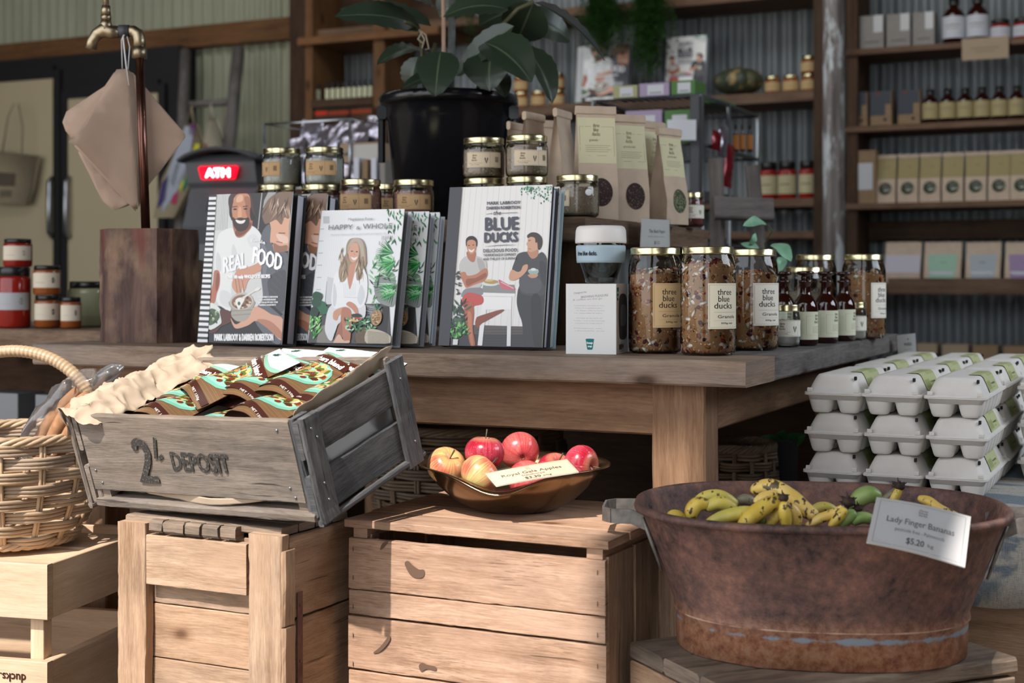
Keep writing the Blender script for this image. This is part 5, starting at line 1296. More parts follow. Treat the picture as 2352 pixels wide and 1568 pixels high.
# small pothos in a jar at the far end of the table
pt = atY(1775, 645, 3.05); PP = Vector((pt.x, pt.y, TZ)); plain('pothos_leaf', '7fae8f', 0.45, var=0.25, vs=25)
pth = thing('trailing_plant', 'small pale green vine in a glass behind the third granola jar', 'plant', (PP.x, PP.y, TZ+0.0003), 0)
def PL(b, t_, wpx, nrm, dr=0.006): leaf(atY(*b), atY(*t_), wpx*3.0/F, nrm, dr, 0.3, pth, PP, 'pothos_leaf', 'leaf', 8)
PL((1758, 512, 3.0), (1706, 520, 2.95), 32, (0, -0.8, 0.6)); PL((1775, 560, 3.0), (1817, 602, 2.95), 42, (0.2, -0.8, 0.5)); PL((1722, 562, 3.0), (1735, 535, 3.0), 16, (0.3, -1, 0)); PL((1796, 590, 3.0), (1790, 625, 2.98), 26, (0, -1, 0.2)); PL((1745, 575, 3.02), (1700, 560, 3.0), 20, (0, -1, 0.4))
for q in (((1775, 640, 3.05), (1757, 560, 3.02), (1775, 530, 3.0), (1760, 514, 3.0)), ((1775, 640, 3.05), (1740, 565, 3.02), (1722, 562, 3.0)), ((1775, 650, 3.05), (1780, 600, 3.02), (1776, 562, 3.0))):
    MB().tube([atY(*k)-PP for k in q], 0.0016, 6).build('stem', 'green_stem', pth)
mb = MB(); mb.lathe([(0.0004, 0.002), (0.030, 0.001), (0.032, 0.005), (0.032, 0.11), (0.028, 0.12)], 28); mb.build('glass_vase', 'glass', pth)

# ================================================================ WICKER BASKET
def wicker():
    n = NT('wicker'); o = n.uv(); v = n.noise(n.mapv(o, (18, 240, 1)), 1, 3)
    c = n.mix(v, lin('9a7f66'), lin('cfb698')); c = n.mix(1.0, c, n.attr(), 'MULTIPLY'); n.P(Base_Color=c, Roughness=0.45)
wicker()
def make_basket(name, label, loc, rx, ry, brx, bry, H, rows=10, stakes=18, strand=0.0029, per=3, bulge=0.01, handle=None, tone=1.0, seed=4, mat='wicker', tilt=None):
    random.seed(seed); b = thing(name, label, 'basket', loc, 0)
    def rad(z): q = z/H; return (brx+(rx-brx)*math.sin(q*PI/2)+bulge*math.sin(PI*q), bry+(ry-bry)*math.sin(q*PI/2)+bulge*math.sin(PI*q))
    w = MB(); seg = stakes*6; dz = H/rows
    for r in range(rows):
        for s_ in range(per):
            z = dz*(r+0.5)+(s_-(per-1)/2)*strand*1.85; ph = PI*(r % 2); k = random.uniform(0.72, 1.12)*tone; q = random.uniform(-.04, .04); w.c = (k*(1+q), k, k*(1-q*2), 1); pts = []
            ra = rad(z); j = random.uniform(0, 9)
            for i in range(seg):
                a = 2*PI*i/seg; off = 0.0062*math.cos(a*stakes/2+ph)+0.0008*noise.noise(Vector((i*0.3, j, 0)))
                pts.append(((ra[0]+off)*math.cos(a), (ra[1]+off)*math.sin(a), z+0.0014*noise.noise(Vector((i*0.12, j, 5)))))
            w.tube(pts, strand*random.uniform(0.9, 1.1), 6, closed=True)
    w.build('woven_wall', mat, b)
    sk = MB()
    for i in range(stakes):
        a0 = 2*PI*(i)/stakes
        for d in (-0.018, 0.018):
            pts = []
            for q in range(9): z = H*q/8; ra = rad(z); a = a0+d; pts.append(((ra[0])*math.cos(a), (ra[1])*math.sin(a), z))
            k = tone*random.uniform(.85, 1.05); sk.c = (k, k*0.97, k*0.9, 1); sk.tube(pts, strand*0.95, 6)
    sk.build('stakes', mat, b)
    rm = MB()
    for ph in range(5):
        pts = []; k = tone*random.uniform(.8, 1.1); rm.c = (k, k, k*.97, 1)
        for i in range(seg):
            a = 2*PI*i/seg; g = a*9+ph*2*PI/5; pts.append(((rad(H)[0]+0.006*math.cos(g))*math.cos(a), (rad(H)[1]+0.006*math.cos(g))*math.sin(a), H+0.002+0.006*math.sin(g)))
        rm.tube(pts, strand*1.15, 6, closed=True)
    rm.build('braided_rim', mat, b)
    bs = MB(); bs.c = (0.7*tone, 0.68*tone, 0.62*tone, 1); bs.lathe([(0.0004, 0.004), (brx, 0.004), (brx, -0.0), (0.0004, 0.0)], 40, sy=bry/brx)
    for ph in range(3):
        pts = []; k = tone*random.uniform(.8, 1.0); bs.c = (k, k*.93, k*.85, 1)
        for i in range(seg): a = 2*PI*i/seg; g = a*12+ph*2; pts.append(((brx+0.004+0.003*math.cos(g))*math.cos(a), (bry+0.004+0.003*math.cos(g))*math.sin(a), 0.006+0.004*math.sin(g)))
        bs.tube(pts, strand*1.1, 6, closed=True)
    bs.build('base', mat, b)
    if handle:
        hw, hh, z0 = handle; pts, rr = [], []
        for i in range(241):
            a = PI*i/240; pts.append((hw*math.cos(a)*1.0, 0, z0+hh*math.sin(a)**0.8)); rr.append(0.0125+0.0012*abs(math.sin(i*PI/4)))
        h = MB(); h.c = (0.95*tone, 0.93*tone, 0.86*tone, 1); h.tube(pts, rr, 10, flat=0.8); h.build('wrapped_handle', mat, b)
    return b
BC = Vector((-0.865, 2.47, -0.4475))
make_basket('wicker_basket', 'honey wicker basket with wrapped arch handle on the pine crate', BC, 0.148, 0.165, 0.100, 0.115, 0.182, rows=8, stakes=14, strand=0.0035, handle=(0.145, 0.158, 0.168), bulge=0.006)
plain('crust', '9a6f4c', 0.85, var=0.35, vs=45, bump=0.6); plain('crumb', 'c49a70', 0.85, var=0.15, vs=60)
def loaf(label, pts, r, seed):
    random.seed(seed); P = [atY(*q) for q in pts]; c = sum(P, Vector())/len(P); mb = MB(); n = 10; Q = []
    for i in range(n+1):
        f = i/n*(len(P)-1); k = min(int(f), len(P)-2); Q.append(P[k].lerp(P[k+1], f-k)-c)
    mb.tube(Q, [r*(0.25+0.75*math.sin(PI*min(1, (i+0.6)/(n+1.2)))**0.5)*(1+0.12*noise.noise(Vector((i, seed, 0)))) for i in range(n+1)], 12, flat=0.7)
    o = mb.build('bread_stick', 'crust'); o.location = c; tag(o, label, 'bread', 'bread sticks in the wicker basket')
loaf('crusty bread stick leaning out of the basket, nearest the grey crate', [(105, 1040, 2.42), (150, 960, 2.42), (205, 905, 2.42)], 0.022, 1)
loaf('crusty bread stick behind in the plastic wrap', [(70, 1045, 2.47), (120, 965, 2.48), (185, 890, 2.48)], 0.020, 2)
loaf('short bread stick low beside the basket rim', [(130, 1050, 2.39), (165, 990, 2.38), (195, 945, 2.38)], 0.017, 3)
def crumpled(name, label, pts, r, seed, mat='cellophane', cat='bag', seg=20, n=26, amp=0.35, flat=0.6):
    P = [atY(*q) for q in pts]; c = sum(P, Vector())/len(P); mb = MB(); Q = []; rr = []
    for i in range(n+1):
        f = i/n*(len(P)-1); k = min(int(f), len(P)-2); Q.append(P[k].lerp(P[k+1], f-k)-c); rr.append(r[k]*(1-f+k)+r[k+1]*(f-k))
    rows = mb.tube(Q, rr, seg, flat=flat)
    for row in rows:
        for v in row:
            m = min(rows, key=lambda R_: 0) ; v.co += Vector((noise.noise(v.co*38+Vector((seed, 0, 0))), noise.noise(v.co*38+Vector((0, seed, 9))), noise.noise(v.co*38+Vector((5, 0, seed)))))*amp*r[0]
    o = mb.build(name, mat); o.location = c; return tag(o, label, cat)
crumpled('plastic_bag', 'crumpled clear plastic bag around the bread in the basket', [(45, 1050, 2.46), (110, 960, 2.46), (170, 885, 2.46), (215, 862, 2.46)], [0.030, 0.040, 0.034, 0.014], 3)
crumpled('plastic_bag', 'clear plastic bag bulging between the basket handle and the kraft lining', [(190, 905, 2.52), (225, 880, 2.52), (262, 850, 2.52), (285, 842, 2.52)], [0.014, 0.022, 0.020, 0.006], 8)

# ================================================================ BOWL OF APPLES
KA, KT = 0.96, 0.965
BWL = Vector((0.0035, 2.235, -0.3565))*KA+Vector((0, 0, 0.0002))
def bowl():
    n = NT('bronze_steel'); o = n.obj(); n.P(Base_Color=n.mix(n.noise(o, 14, 4), lin('6f5a44'), lin('92785c')), Metallic=0.95, Roughness=0.2)
    b = thing('metal_bowl', 'bronze toned metal bowl with a dipped front rim full of apples', 'bowl', BWL, 0); b.scale = (KA,)*3
    pr = [(0.0004, 0.002), (0.050, 0.001), (0.064, 0.000), (0.072, 0.003), (0.098, 0.018), (0.122, 0.040), (0.134, 0.058), (0.138, 0.066), (0.150, 0.0705), (0.1525, 0.070), (0.150, 0.0722), (0.1365, 0.068), (0.131, 0.058), (0.118, 0.040), (0.094, 0.020), (0.07, 0.006), (0.0004, 0.005)]
    def fn(p, a):
        r = math.hypot(p.x, p.y); d = (a-math.radians(260)+PI) % (2*PI)-PI; g = math.exp(-(d/0.40)**2); k = max(0, (r-0.09)/0.062)**1.5
        return Vector((p.x*(1-0.02*g*k), p.y*(1-0.02*g*k), p.z-0.031*g*k))
    mb = MB(); mb.lathe(pr, 96, fn=fn); mb.build('bowl_body', 'bronze_steel', b)
bowl()
def apple_mat(name, a, b, c, thr):
    n = NT(name); o = n.obj(); sep = n.node('ShaderNodeSeparateXYZ', i_0=o)
    an = n.math('ARCTAN2', sep.outputs[1], sep.outputs[0]); v = n.node('ShaderNodeCombineXYZ', i_0=n.math('MULTIPLY', an, 9), i_1=n.math('MULTIPLY', sep.outputs[2], 12))
    st_ = n.noise(v, 1.0, 4, 0.6); bl = n.noise(o, 22, 2)
    f = n.ramp(n.math('ADD', n.math('MULTIPLY', st_, 0.45), n.math('MULTIPLY', bl, 0.55)), [(thr-0.12, (0, 0, 0)), (thr+0.1, (1, 1, 1))])
    col = n.mix(f, lin(a), lin(b)); top = n.ramp(n.math('MULTIPLY', n.math('ADD', sep.outputs[2], 0.03), 15), [(0.70, (0, 0, 0)), (0.95, (0.8,)*3)])
    col = n.mix(top, col, lin(c)); sp = n.node('ShaderNodeTexVoronoi', i_Vector=o, i_Scale=260.0)
    col = n.mix(n.ramp(sp.outputs[0], [(0.10, (0.35,)*3), (0.16, (0, 0, 0))]), col, lin('f0d8b0'))
    n.P(Base_Color=col, Roughness=0.24); n.b.inputs['Coat Weight'].default_value = 0.25
apple_mat('apple_red', 'a31f33', 'd0586a', 'd9c48a', 0.56); apple_mat('apple_blush', 'd0604e', 'd8cf86', 'c6cc78', 0.53); apple_mat('apple_rose', 'b8323f', 'd56a62', 'b98a72', 0.52)
def apple(label, px, py, Y, r, mat, R=None, stem=True):
    r *= KA; p = atY(px, py, Y*KA); t = thing('apple', label, 'apple', p, R=R or Matrix.Identity(3), group='apples in the metal bowl')
    pr = []
    for i in range(21):
        a = -PI/2+PI*i/20; rr = math.cos(a); z = math.sin(a)
        z2 = z*0.90-(0.30*math.exp(-(rr/0.28)**2) if z > 0 else -0.16*math.exp(-(rr/0.22)**2)); rr2 = rr*(1.03+0.05*z)
        pr.append((max(rr2*r, 0.0003), z2*r))
    mb = MB(); mb.lathe(pr, 32, fn=lambda q, a: Vector((q.x*(1+0.018*math.cos(5*a)*(q.z < 0)), q.y*(1+0.018*math.cos(5*a)*(q.z < 0)), q.z))); mb.build('apple_body', mat, t)
    if stem: MB().tube([(0, 0, r*0.52), (0.0004, 0, r*0.8), (0.002, 0, r*1.22)], [0.0009, 0.0009, 0.0014], 6).build('apple_stem', 'green_stem', t)
    mb = MB(); mb.lathe([(0.0004, -r*0.74), (0.003, -r*0.76), (0.0035, -r*0.80)], 8); mb.build('blossom_end', 'green_stem', t)
apple('shiny red apple standing upright with a long stem', 1113, 1040, 2.215, 0.0305, 'apple_red', rotm(0.05, 0.06, 1.0))
apple('rosy apple showing its blossom end, behind the upright red one', 1194, 1036, 2.275, 0.0305, 'apple_rose', rotm(math.radians(-72), 0.0, 0.2))
apple('yellow green apple with blushed cheek at the left rim', 1025, 1070, 2.205, 0.0300, 'apple_blush', rotm(math.radians(38), math.radians(-25), 1))
apple('pale green apple, stem towards the viewer, front left', 1102, 1090, 2.150, 0.0300, 'apple_blush', rotm(math.radians(52), 0, 2.0))
apple('deep pink apple resting at the right rim', 1334, 1066, 2.215, 0.0295, 'apple_red', rotm(math.radians(95), math.radians(40), 1))
apple('red apple half hidden behind the price card', 1276, 1080, 2.250, 0.0290, 'apple_red', rotm(0.5, 0.3, 0))
apple('red apple low in the bowl behind the price card', 1210, 1100, 2.200, 0.0290, 'apple_rose', rotm(0.8, 0, 0))
a = unit(0.13, 0.038); a.rect(0, 0, 0.13, 0.038, 'd9cbb0'); d = 0.0018
for q in (((d, d), (0.13-d, d)), ((d, 0.038-d), (0.13-d, 0.038-d)), ((d, d), (d, 0.038-d)), ((0.13-d, d), (0.13-d, 0.038-d))): a.line(q[0], q[1], 0.0004, '5a4d3c')
a.text('Royal Gala Apples', 0.018, 0.0185, 0.112, 0.0062, '33291f', bold=0.0002); a.text('Stanthorpe', 0.046, 0.0120, 0.082, 0.0038, '4a3d30', bold=0.0001); a.text('$3.30', 0.048, 0.0038, 0.072, 0.0052, '33291f', bold=0.00035); a.text('p/kg', 0.076, 0.0042, 0.089, 0.0036, '4a3d30', bold=0.0001)
a.text('three', 0.0595, 0.0325, 0.067, 0.0016, '4a3d30'); a.text('blue', 0.060, 0.0300, 0.0665, 0.0016, '4a3d30'); a.text('ducks', 0.0592, 0.0275, 0.0672, 0.0016, '4a3d30')
sign('price_card', 'tan Royal Gala Apples price card lying across the bowl rim', [(1140, 1117), (1330, 1085), (1302, 1055), (1115, 1088)], 2.1, a, curl=0.001, Ys=[2.055*KA, 2.10*KA, 2.15*KA, 2.10*KA])

# ================================================================ RUSTY TUB OF BANANAS
def tub():
    n = NT('rust'); o = n.obj(); sep = n.node('ShaderNodeSeparateXYZ', i_0=o); z = sep.outputs[2]
    a1 = n.noise(o, 75, 7, 0.75); a2 = n.noise(o, 12, 5, 0.6, 0.5); a3 = n.noise(o, 240, 3, 0.6)
    f = n.math('ADD', n.math('MULTIPLY', a1, 0.5), n.math('MULTIPLY', a2, 0.5))
    c = n.ramp(f, [(0.37, lin('352928')), (0.46, lin('5c443e')), (0.55, lin('77564b')), (0.62, lin('8b6353')), (0.70, lin('a0745b'))])
    # newer orange rust and bare zinc towards the foot ring
    low = n.math('ADD', z, n.math('MULTIPLY', a2, 0.035)); g = n.ramp(n.math('MULTIPLY', low, 10), [(0.50, (1, 1, 1)), (0.86, (0, 0, 0))])
    c2 = n.ramp(a1, [(0.35, lin('7d4d3a')), (0.50, lin('a87250')), (0.62, lin('b88d70')), (0.72, lin('9a8478'))]); c = n.mix(n.math('MULTIPLY', g, 0.75), c, c2)
    band = n.math('SUBTRACT', 1.0, n.math('MULTIPLY', n.math('ABSOLUTE', n.math('SUBTRACT', z, 0.040)), 50), clamp=True)
    c = n.mix(n.ramp(n.math('MULTIPLY', band, n.noise(o, 16, 4, 0.65)), [(0.44, (0, 0, 0)), (0.52, (1, 1, 1))]), c, lin('8d9aa6'))
    c = n.mix(n.ramp(n.math('MULTIPLY', n.math('SUBTRACT', 1.0, n.math('MULTIPLY', n.math('ABSOLUTE', n.math('SUBTRACT', z, 0.051)), 300), clamp=True), n.noise(o, 30, 3)), [(0.35, (0, 0, 0)), (0.5, (0.8,)*3)]), c, lin('c4a78c'))  # cream line on the ridge, its highlight put into the colour
    c = n.mix(n.ramp(n.noise(n.mapv(o, (50, 50, 50), (3, 3, 3)), 1, 4, 0.7), [(0.72, (0, 0, 0)), (0.78, (0.8,)*3)]), c, lin('b3aca6'))
    n.P(Base_Color=c, Roughness=0.62, Metallic=0.25); n.bump(n.math('ADD', a1, n.math('MULTIPLY', a3, 0.5)), 0.35, 0.002)
    t = thing('rusty_tub', 'large oval rusty metal tub full of bananas on the timber stand', 'tub', Vector((0.428, 1.985, -0.5025))*KT, math.radians(-8)); t.scale = (KT,)*3
    H = 0.190; A_, B_ = 0.251, 0.205
    pr = [(0.0004, 0.006), (0.76, 0.006), (0.775, 0.0), (0.785, 0.001), (0.79, 0.045), (0.802, 0.049), (0.800, 0.054), (0.795, 0.058), (0.985, 0.182), (0.99, 0.184), (1.015, 0.184), (1.022, 0.189), (1.015, 0.194), (0.995, 0.195), (0.985, 0.191), (0.975, 0.182), (0.785, 0.060), (0.775, 0.01), (0.0004, 0.010)]
    def fn(p, a): 
        k = (abs(math.cos(a))**2.4+abs(math.sin(a))**2.4)**(-1/2.4); r = math.hypot(p.x, p.y)
        return Vector((math.cos(a)*r*A_*k*1.0, math.sin(a)*r*B_*k, p.z+0.0012*noise.noise(Vector((math.cos(a)*3, math.sin(a)*3, p.z*8)))))
    mb = MB(); mb.lathe(pr, 120, fn=fn); mb.build('tub_body', 'rust', t)
    plain('worn_zinc', '77736e', 0.5, 0.5, var=0.4, vs=60, bump=0.3)
    for sg in (-1, 1):
        mb = MB(); x = sg*A_; pts = [(x*0.93, -0.052, 0.166), (x*1.03, -0.050, 0.176), (x*1.14, -0.046, 0.176), (x*1.19, -0.030, 0.176), (x*1.19, 0.030, 0.176), (x*1.14, 0.046, 0.176), (x*1.03, 0.050, 0.176), (x*0.93, 0.052, 0.166)]
        for i in range(len(pts)-1):
            p, q = Vector(pts[i]), Vector(pts[i+1]); up = Vector((0, 0, 0.010)); nn = (q-p).cross(up).normalized()*0.0015
            v = [mb.bm.verts.new(k) for k in (p-up+nn, q-up+nn, q+up+nn, p+up+nn, p-up-nn, q-up-nn, q+up-nn, p+up-nn)]
            for f in ((0, 1, 2, 3), (7, 6, 5, 4), (0, 4, 5, 1), (3, 2, 6, 7)): mb.face([v[k] for k in f], smooth=False)
        mb.build('handle', 'worn_zinc', t)
        for y in (-0.055, 0.055):
            mb = MB(); mb.tube([(x*0.965, y, 0.176), (x*0.925, y*1.05, 0.150), (x*0.86, y*1.1, 0.105)], [0.005, 0.0065, 0.004], 8, flat=0.5); mb.build('handle_bracket', 'worn_zinc', t)
    mb = MB(); mb.lathe([(0.0004, 0.150), (0.5, 0.146), (0.90, 0.130)], 40, fn=lambda p, a: fn(p, a)+Vector((0, 0, 0.012*noise.noise(Vector((p.x*9, p.y*9, 1)))))); mb.build('liner', 'rust', t)
tub()
def ban_mat(name, a, b, tip, spots):
    n = NT(name); uv = n.uv(); o = n.obj(); sep = n.node('ShaderNodeSeparateXYZ', i_0=uv); u = sep.outputs[0]
    c = n.mix(n.ramp(n.noise(o, 30, 3), [(0.35, (0, 0, 0)), (0.65, (1, 1, 1))]), lin(a), lin(b))
    sp = n.noise(n.mapv(o, (95, 95, 95)), 1, 4, 0.6); c = n.mix(n.ramp(sp, [(spots, (0, 0, 0)), (spots+0.035, (1, 1, 1))]), c, lin('4a3018'))
    ln = n.noise(n.mapv(o, (70, 70, 22), (4, 2, 1)), 1, 3, 0.5); c = n.mix(n.ramp(ln, [(spots+0.03, (0, 0, 0)), (spots+0.06, (0.9,)*3)]), c, lin('2c1f14'))
    e = n.ramp(u, [(0.0, (1, 1, 1)), (0.04, (0, 0, 0)), (0.93, (0, 0, 0)), (0.985, (1, 1, 1))]); c = n.mix(e, c, lin(tip))
    n.P(Base_Color=c, Roughness=0.42)
ban_mat('banana_yellow', 'c9a83c', 'e2c75e', '3c2c20', 0.61); ban_mat('banana_lime', 'b5ab50', 'd6c35e', '4a3826', 0.64); ban_mat('banana_green', '74954a', '93a862', '3c3a28', 0.72)
ban_mat('banana_spotty', 'd9b350', 'e6c878', '33241a', 0.59); ban_mat('banana_grey', '77705a', '958c74', '2c241c', 0.62)
def banana(pts, rpx, mat, parent, org, name='banana'):
    P = [atY(x, y, Y*KT) for x, y, Y in pts]; n = 16; Q = []; m = len(P)
    E = [P[0]*2-P[1]]+P+[P[-1]*2-P[-2]]
    for i in range(n+1):
        f = i/n*(m-1); k = min(int(f), m-2); t = f-k; a, b, c, d = E[k:k+4]
        Q.append(0.5*(2*b+(c-a)*t+(2*a-5*b+4*c-d)*t*t+(-a+3*b-3*c+d)*t**3)-org)
    r0 = rpx*pts[0][2]*KT/F; mb = MB(); rr = [r0*(0.28+0.72*min(1, math.sin(PI*min(1, (i+0.8)/(n+1.6)))**0.55*1.02)) for i in range(n+1)]; rr[0] *= 0.6; rr[-1] = r0*0.24
    rows = mb.tube(Q, rr, 10)
    for row, rad_, q in zip(rows, rr, Q):
        for k, v in enumerate(row): v.co = q+(v.co-q)*(1+0.05*math.cos(k*PI*2/10*5/1))
    L = mb.uv; us = {}
    for i, row in enumerate(rows):
        for v in row: us[v] = i/n
    for f in mb.bm.faces:
        for l in f.loops: l[L].uv = (us[l.vert], 0.5)
    return mb.build(name, mat, parent)
def crown(px, py, Y, r, parent, org, seed):
    random.seed(seed); mb = MB(); c = atY(px, py, Y*KT)-org; mb.sph(c, (r, r, r*0.8), 10, 6)
    for k in range(16):
        d = Vector((random.gauss(0, 1), random.gauss(0, 1), random.gauss(0, 0.6))).normalized()*r*random.uniform(1.0, 1.6); mb.tube([c, c+d*0.6, c+d+Vector((0, 0, random.uniform(-.3, .3)*r))], [r*0.28, r*0.2, r*0.06], 5)
    mb.build('crown', 'banana_tip', parent)
plain('banana_tip', '3a2c22', 0.85, var=0.5, vs=90, bump=0.5)
def bunch(label, items, crowns=()):
    c = sum((atY(q[0], q[1], q[2]*KT) for it in items for q in it[0]), Vector())/sum(len(it[0]) for it in items); t = thing('banana_bunch', label, 'bananas', c, 0, 'banana bunches in the tub')
    for pts, r, m in items: banana(pts, r, 'banana_'+m, t, c)
    for k, cr in enumerate(crowns): crown(*cr, t, c, k+3)
def pY(pts, Y, dY=0.0): return [(x, y, Y+dY*i) for i, (x, y) in enumerate(pts)]
bunch('central hand of spotted yellow bananas sharing a frayed dark stem', [
    (pY([(1724, 1128), (1768, 1116), (1815, 1140), (1848, 1168), (1882, 1190)], 1.93, -0.015), 20, 'spotty'), (pY([(1733, 1158), (1752, 1144), (1775, 1138), (1796, 1142)], 1.90), 15, 'spotty'),
    (pY([(1700, 1212), (1730, 1182), (1760, 1162), (1796, 1146)], 1.84, 0.01), 21, 'yellow'), (pY([(1803, 1150), (1802, 1178), (1808, 1212)], 1.85), 15, 'yellow'), (pY([(1812, 1156), (1828, 1182), (1832, 1212)], 1.87), 13, 'spotty'),
    (pY([(1760, 1210), (1782, 1188), (1798, 1156)], 1.87), 12, 'yellow')], [(1800, 1143, 1.86, 0.0065)])
bunch('lime yellow bananas heaped at the left side of the tub', [
    (pY([(1592, 1160), (1620, 1143), (1656, 1141), (1696, 1162)], 1.95), 17, 'lime'), (pY([(1590, 1200), (1590, 1175), (1604, 1158), (1630, 1160)], 1.90), 18, 'yellow'), (pY([(1618, 1168), (1652, 1154), (1694, 1170)], 1.90), 16, 'lime')])
bunch('long green tinged bananas lying along the front rim', [(pY([(1612, 1212), (1655, 1190), (1700, 1178), (1734, 1172)], 1.86), 17, 'lime'), (pY([(1650, 1218), (1690, 1196), (1730, 1190), (1760, 1196)], 1.87), 15, 'green')])
bunch('single stubby banana at the far left of the tub', [(pY([(1532, 1196), (1550, 1184), (1574, 1196)], 1.90), 15, 'yellow')])
bunch('grey browned banana behind the central hand', [(pY([(1694, 1152), (1712, 1146), (1738, 1156)], 1.97), 13, 'grey')])
bunch('thin bananas right of centre with a shaggy brown stem', [(pY([(1850, 1210), (1884, 1190), (1916, 1178), (1938, 1160)], 1.86), 12, 'spotty'), (pY([(1905, 1212), (1926, 1188), (1944, 1166)], 1.85), 12, 'yellow'), (pY([(1858, 1178), (1888, 1164), (1922, 1172)], 1.95), 13, 'lime')], [(1950, 1152, 1.88, 0.0085), (1938, 1168, 1.88, 0.006)])
bunch('green bananas beside the clear sleeved price sign', [(pY([(1962, 1172), (1975, 1146), (1998, 1136), (2024, 1146)], 1.92), 21, 'green'), (pY([(1922, 1214), (1942, 1190), (1968, 1178)], 1.86), 17, 'green'), (pY([(1955, 1200), (1980, 1188), (2012, 1196)], 1.86), 14, 'green')], [(1972, 1166, 1.88, 0.006)])
bunch('bananas behind the sign with a dark cut stem poking above the tub', [(pY([(2040, 1172), (2056, 1140), (2068, 1118)], 1.98), 10, 'yellow'), (pY([(2012, 1165), (2040, 1140), (2062, 1122)], 2.0), 9, 'grey')], [(2067, 1116, 1.98, 0.0075)])
bunch('pair of yellow bananas lying at the right end of the tub', [(pY([(2108, 1144), (2132, 1150), (2158, 1168), (2210, 1190)], 1.93, -0.01), 12, 'spotty'), (pY([(2120, 1176), (2160, 1180), (2222, 1200)], 1.90), 12, 'spotty')])
a = unit(1, 1); a.rect(0, 0, 1, 1, 'f6f6f6'); d = 0.05
for q in (((d, d), (1-d, d)), ((d, 1-d), (1-d, 1-d)), ((d, d), (d, 1-d)), ((1-d, d), (1-d, 1-d))): a.line(q[0], q[1], 0.004, '8a8a8a')
a.text('Lady Finger Bananas', 0.15, 0.52, 0.85, 0.12, '8a8a8a', bold=0.001); a.text('pesticide free - Palmwoods', 0.25, 0.36, 0.76, 0.07, '8a8a8a'); a.text('$5.20', 0.38, 0.14, 0.56, 0.12, '7a7a7a', bold=0.002); a.text('kg', 0.6, 0.16, 0.66, 0.07, '8a8a8a')
for k, l in enumerate(('three', 'blue', 'ducks')): a.text(l, 0.46, 0.84-k*0.05, 0.55, 0.045, '7a7a7a')
sign('price_card', 'glossy sleeved Lady Finger Bananas price card leaning on the tub rim', [(1990, 1246), (2216, 1304), (2230, 1187), (2013, 1142)], 1.8, a, curl=0.003, Ys=[1.735*KT, 1.725*KT, 1.80*KT, 1.82*KT])

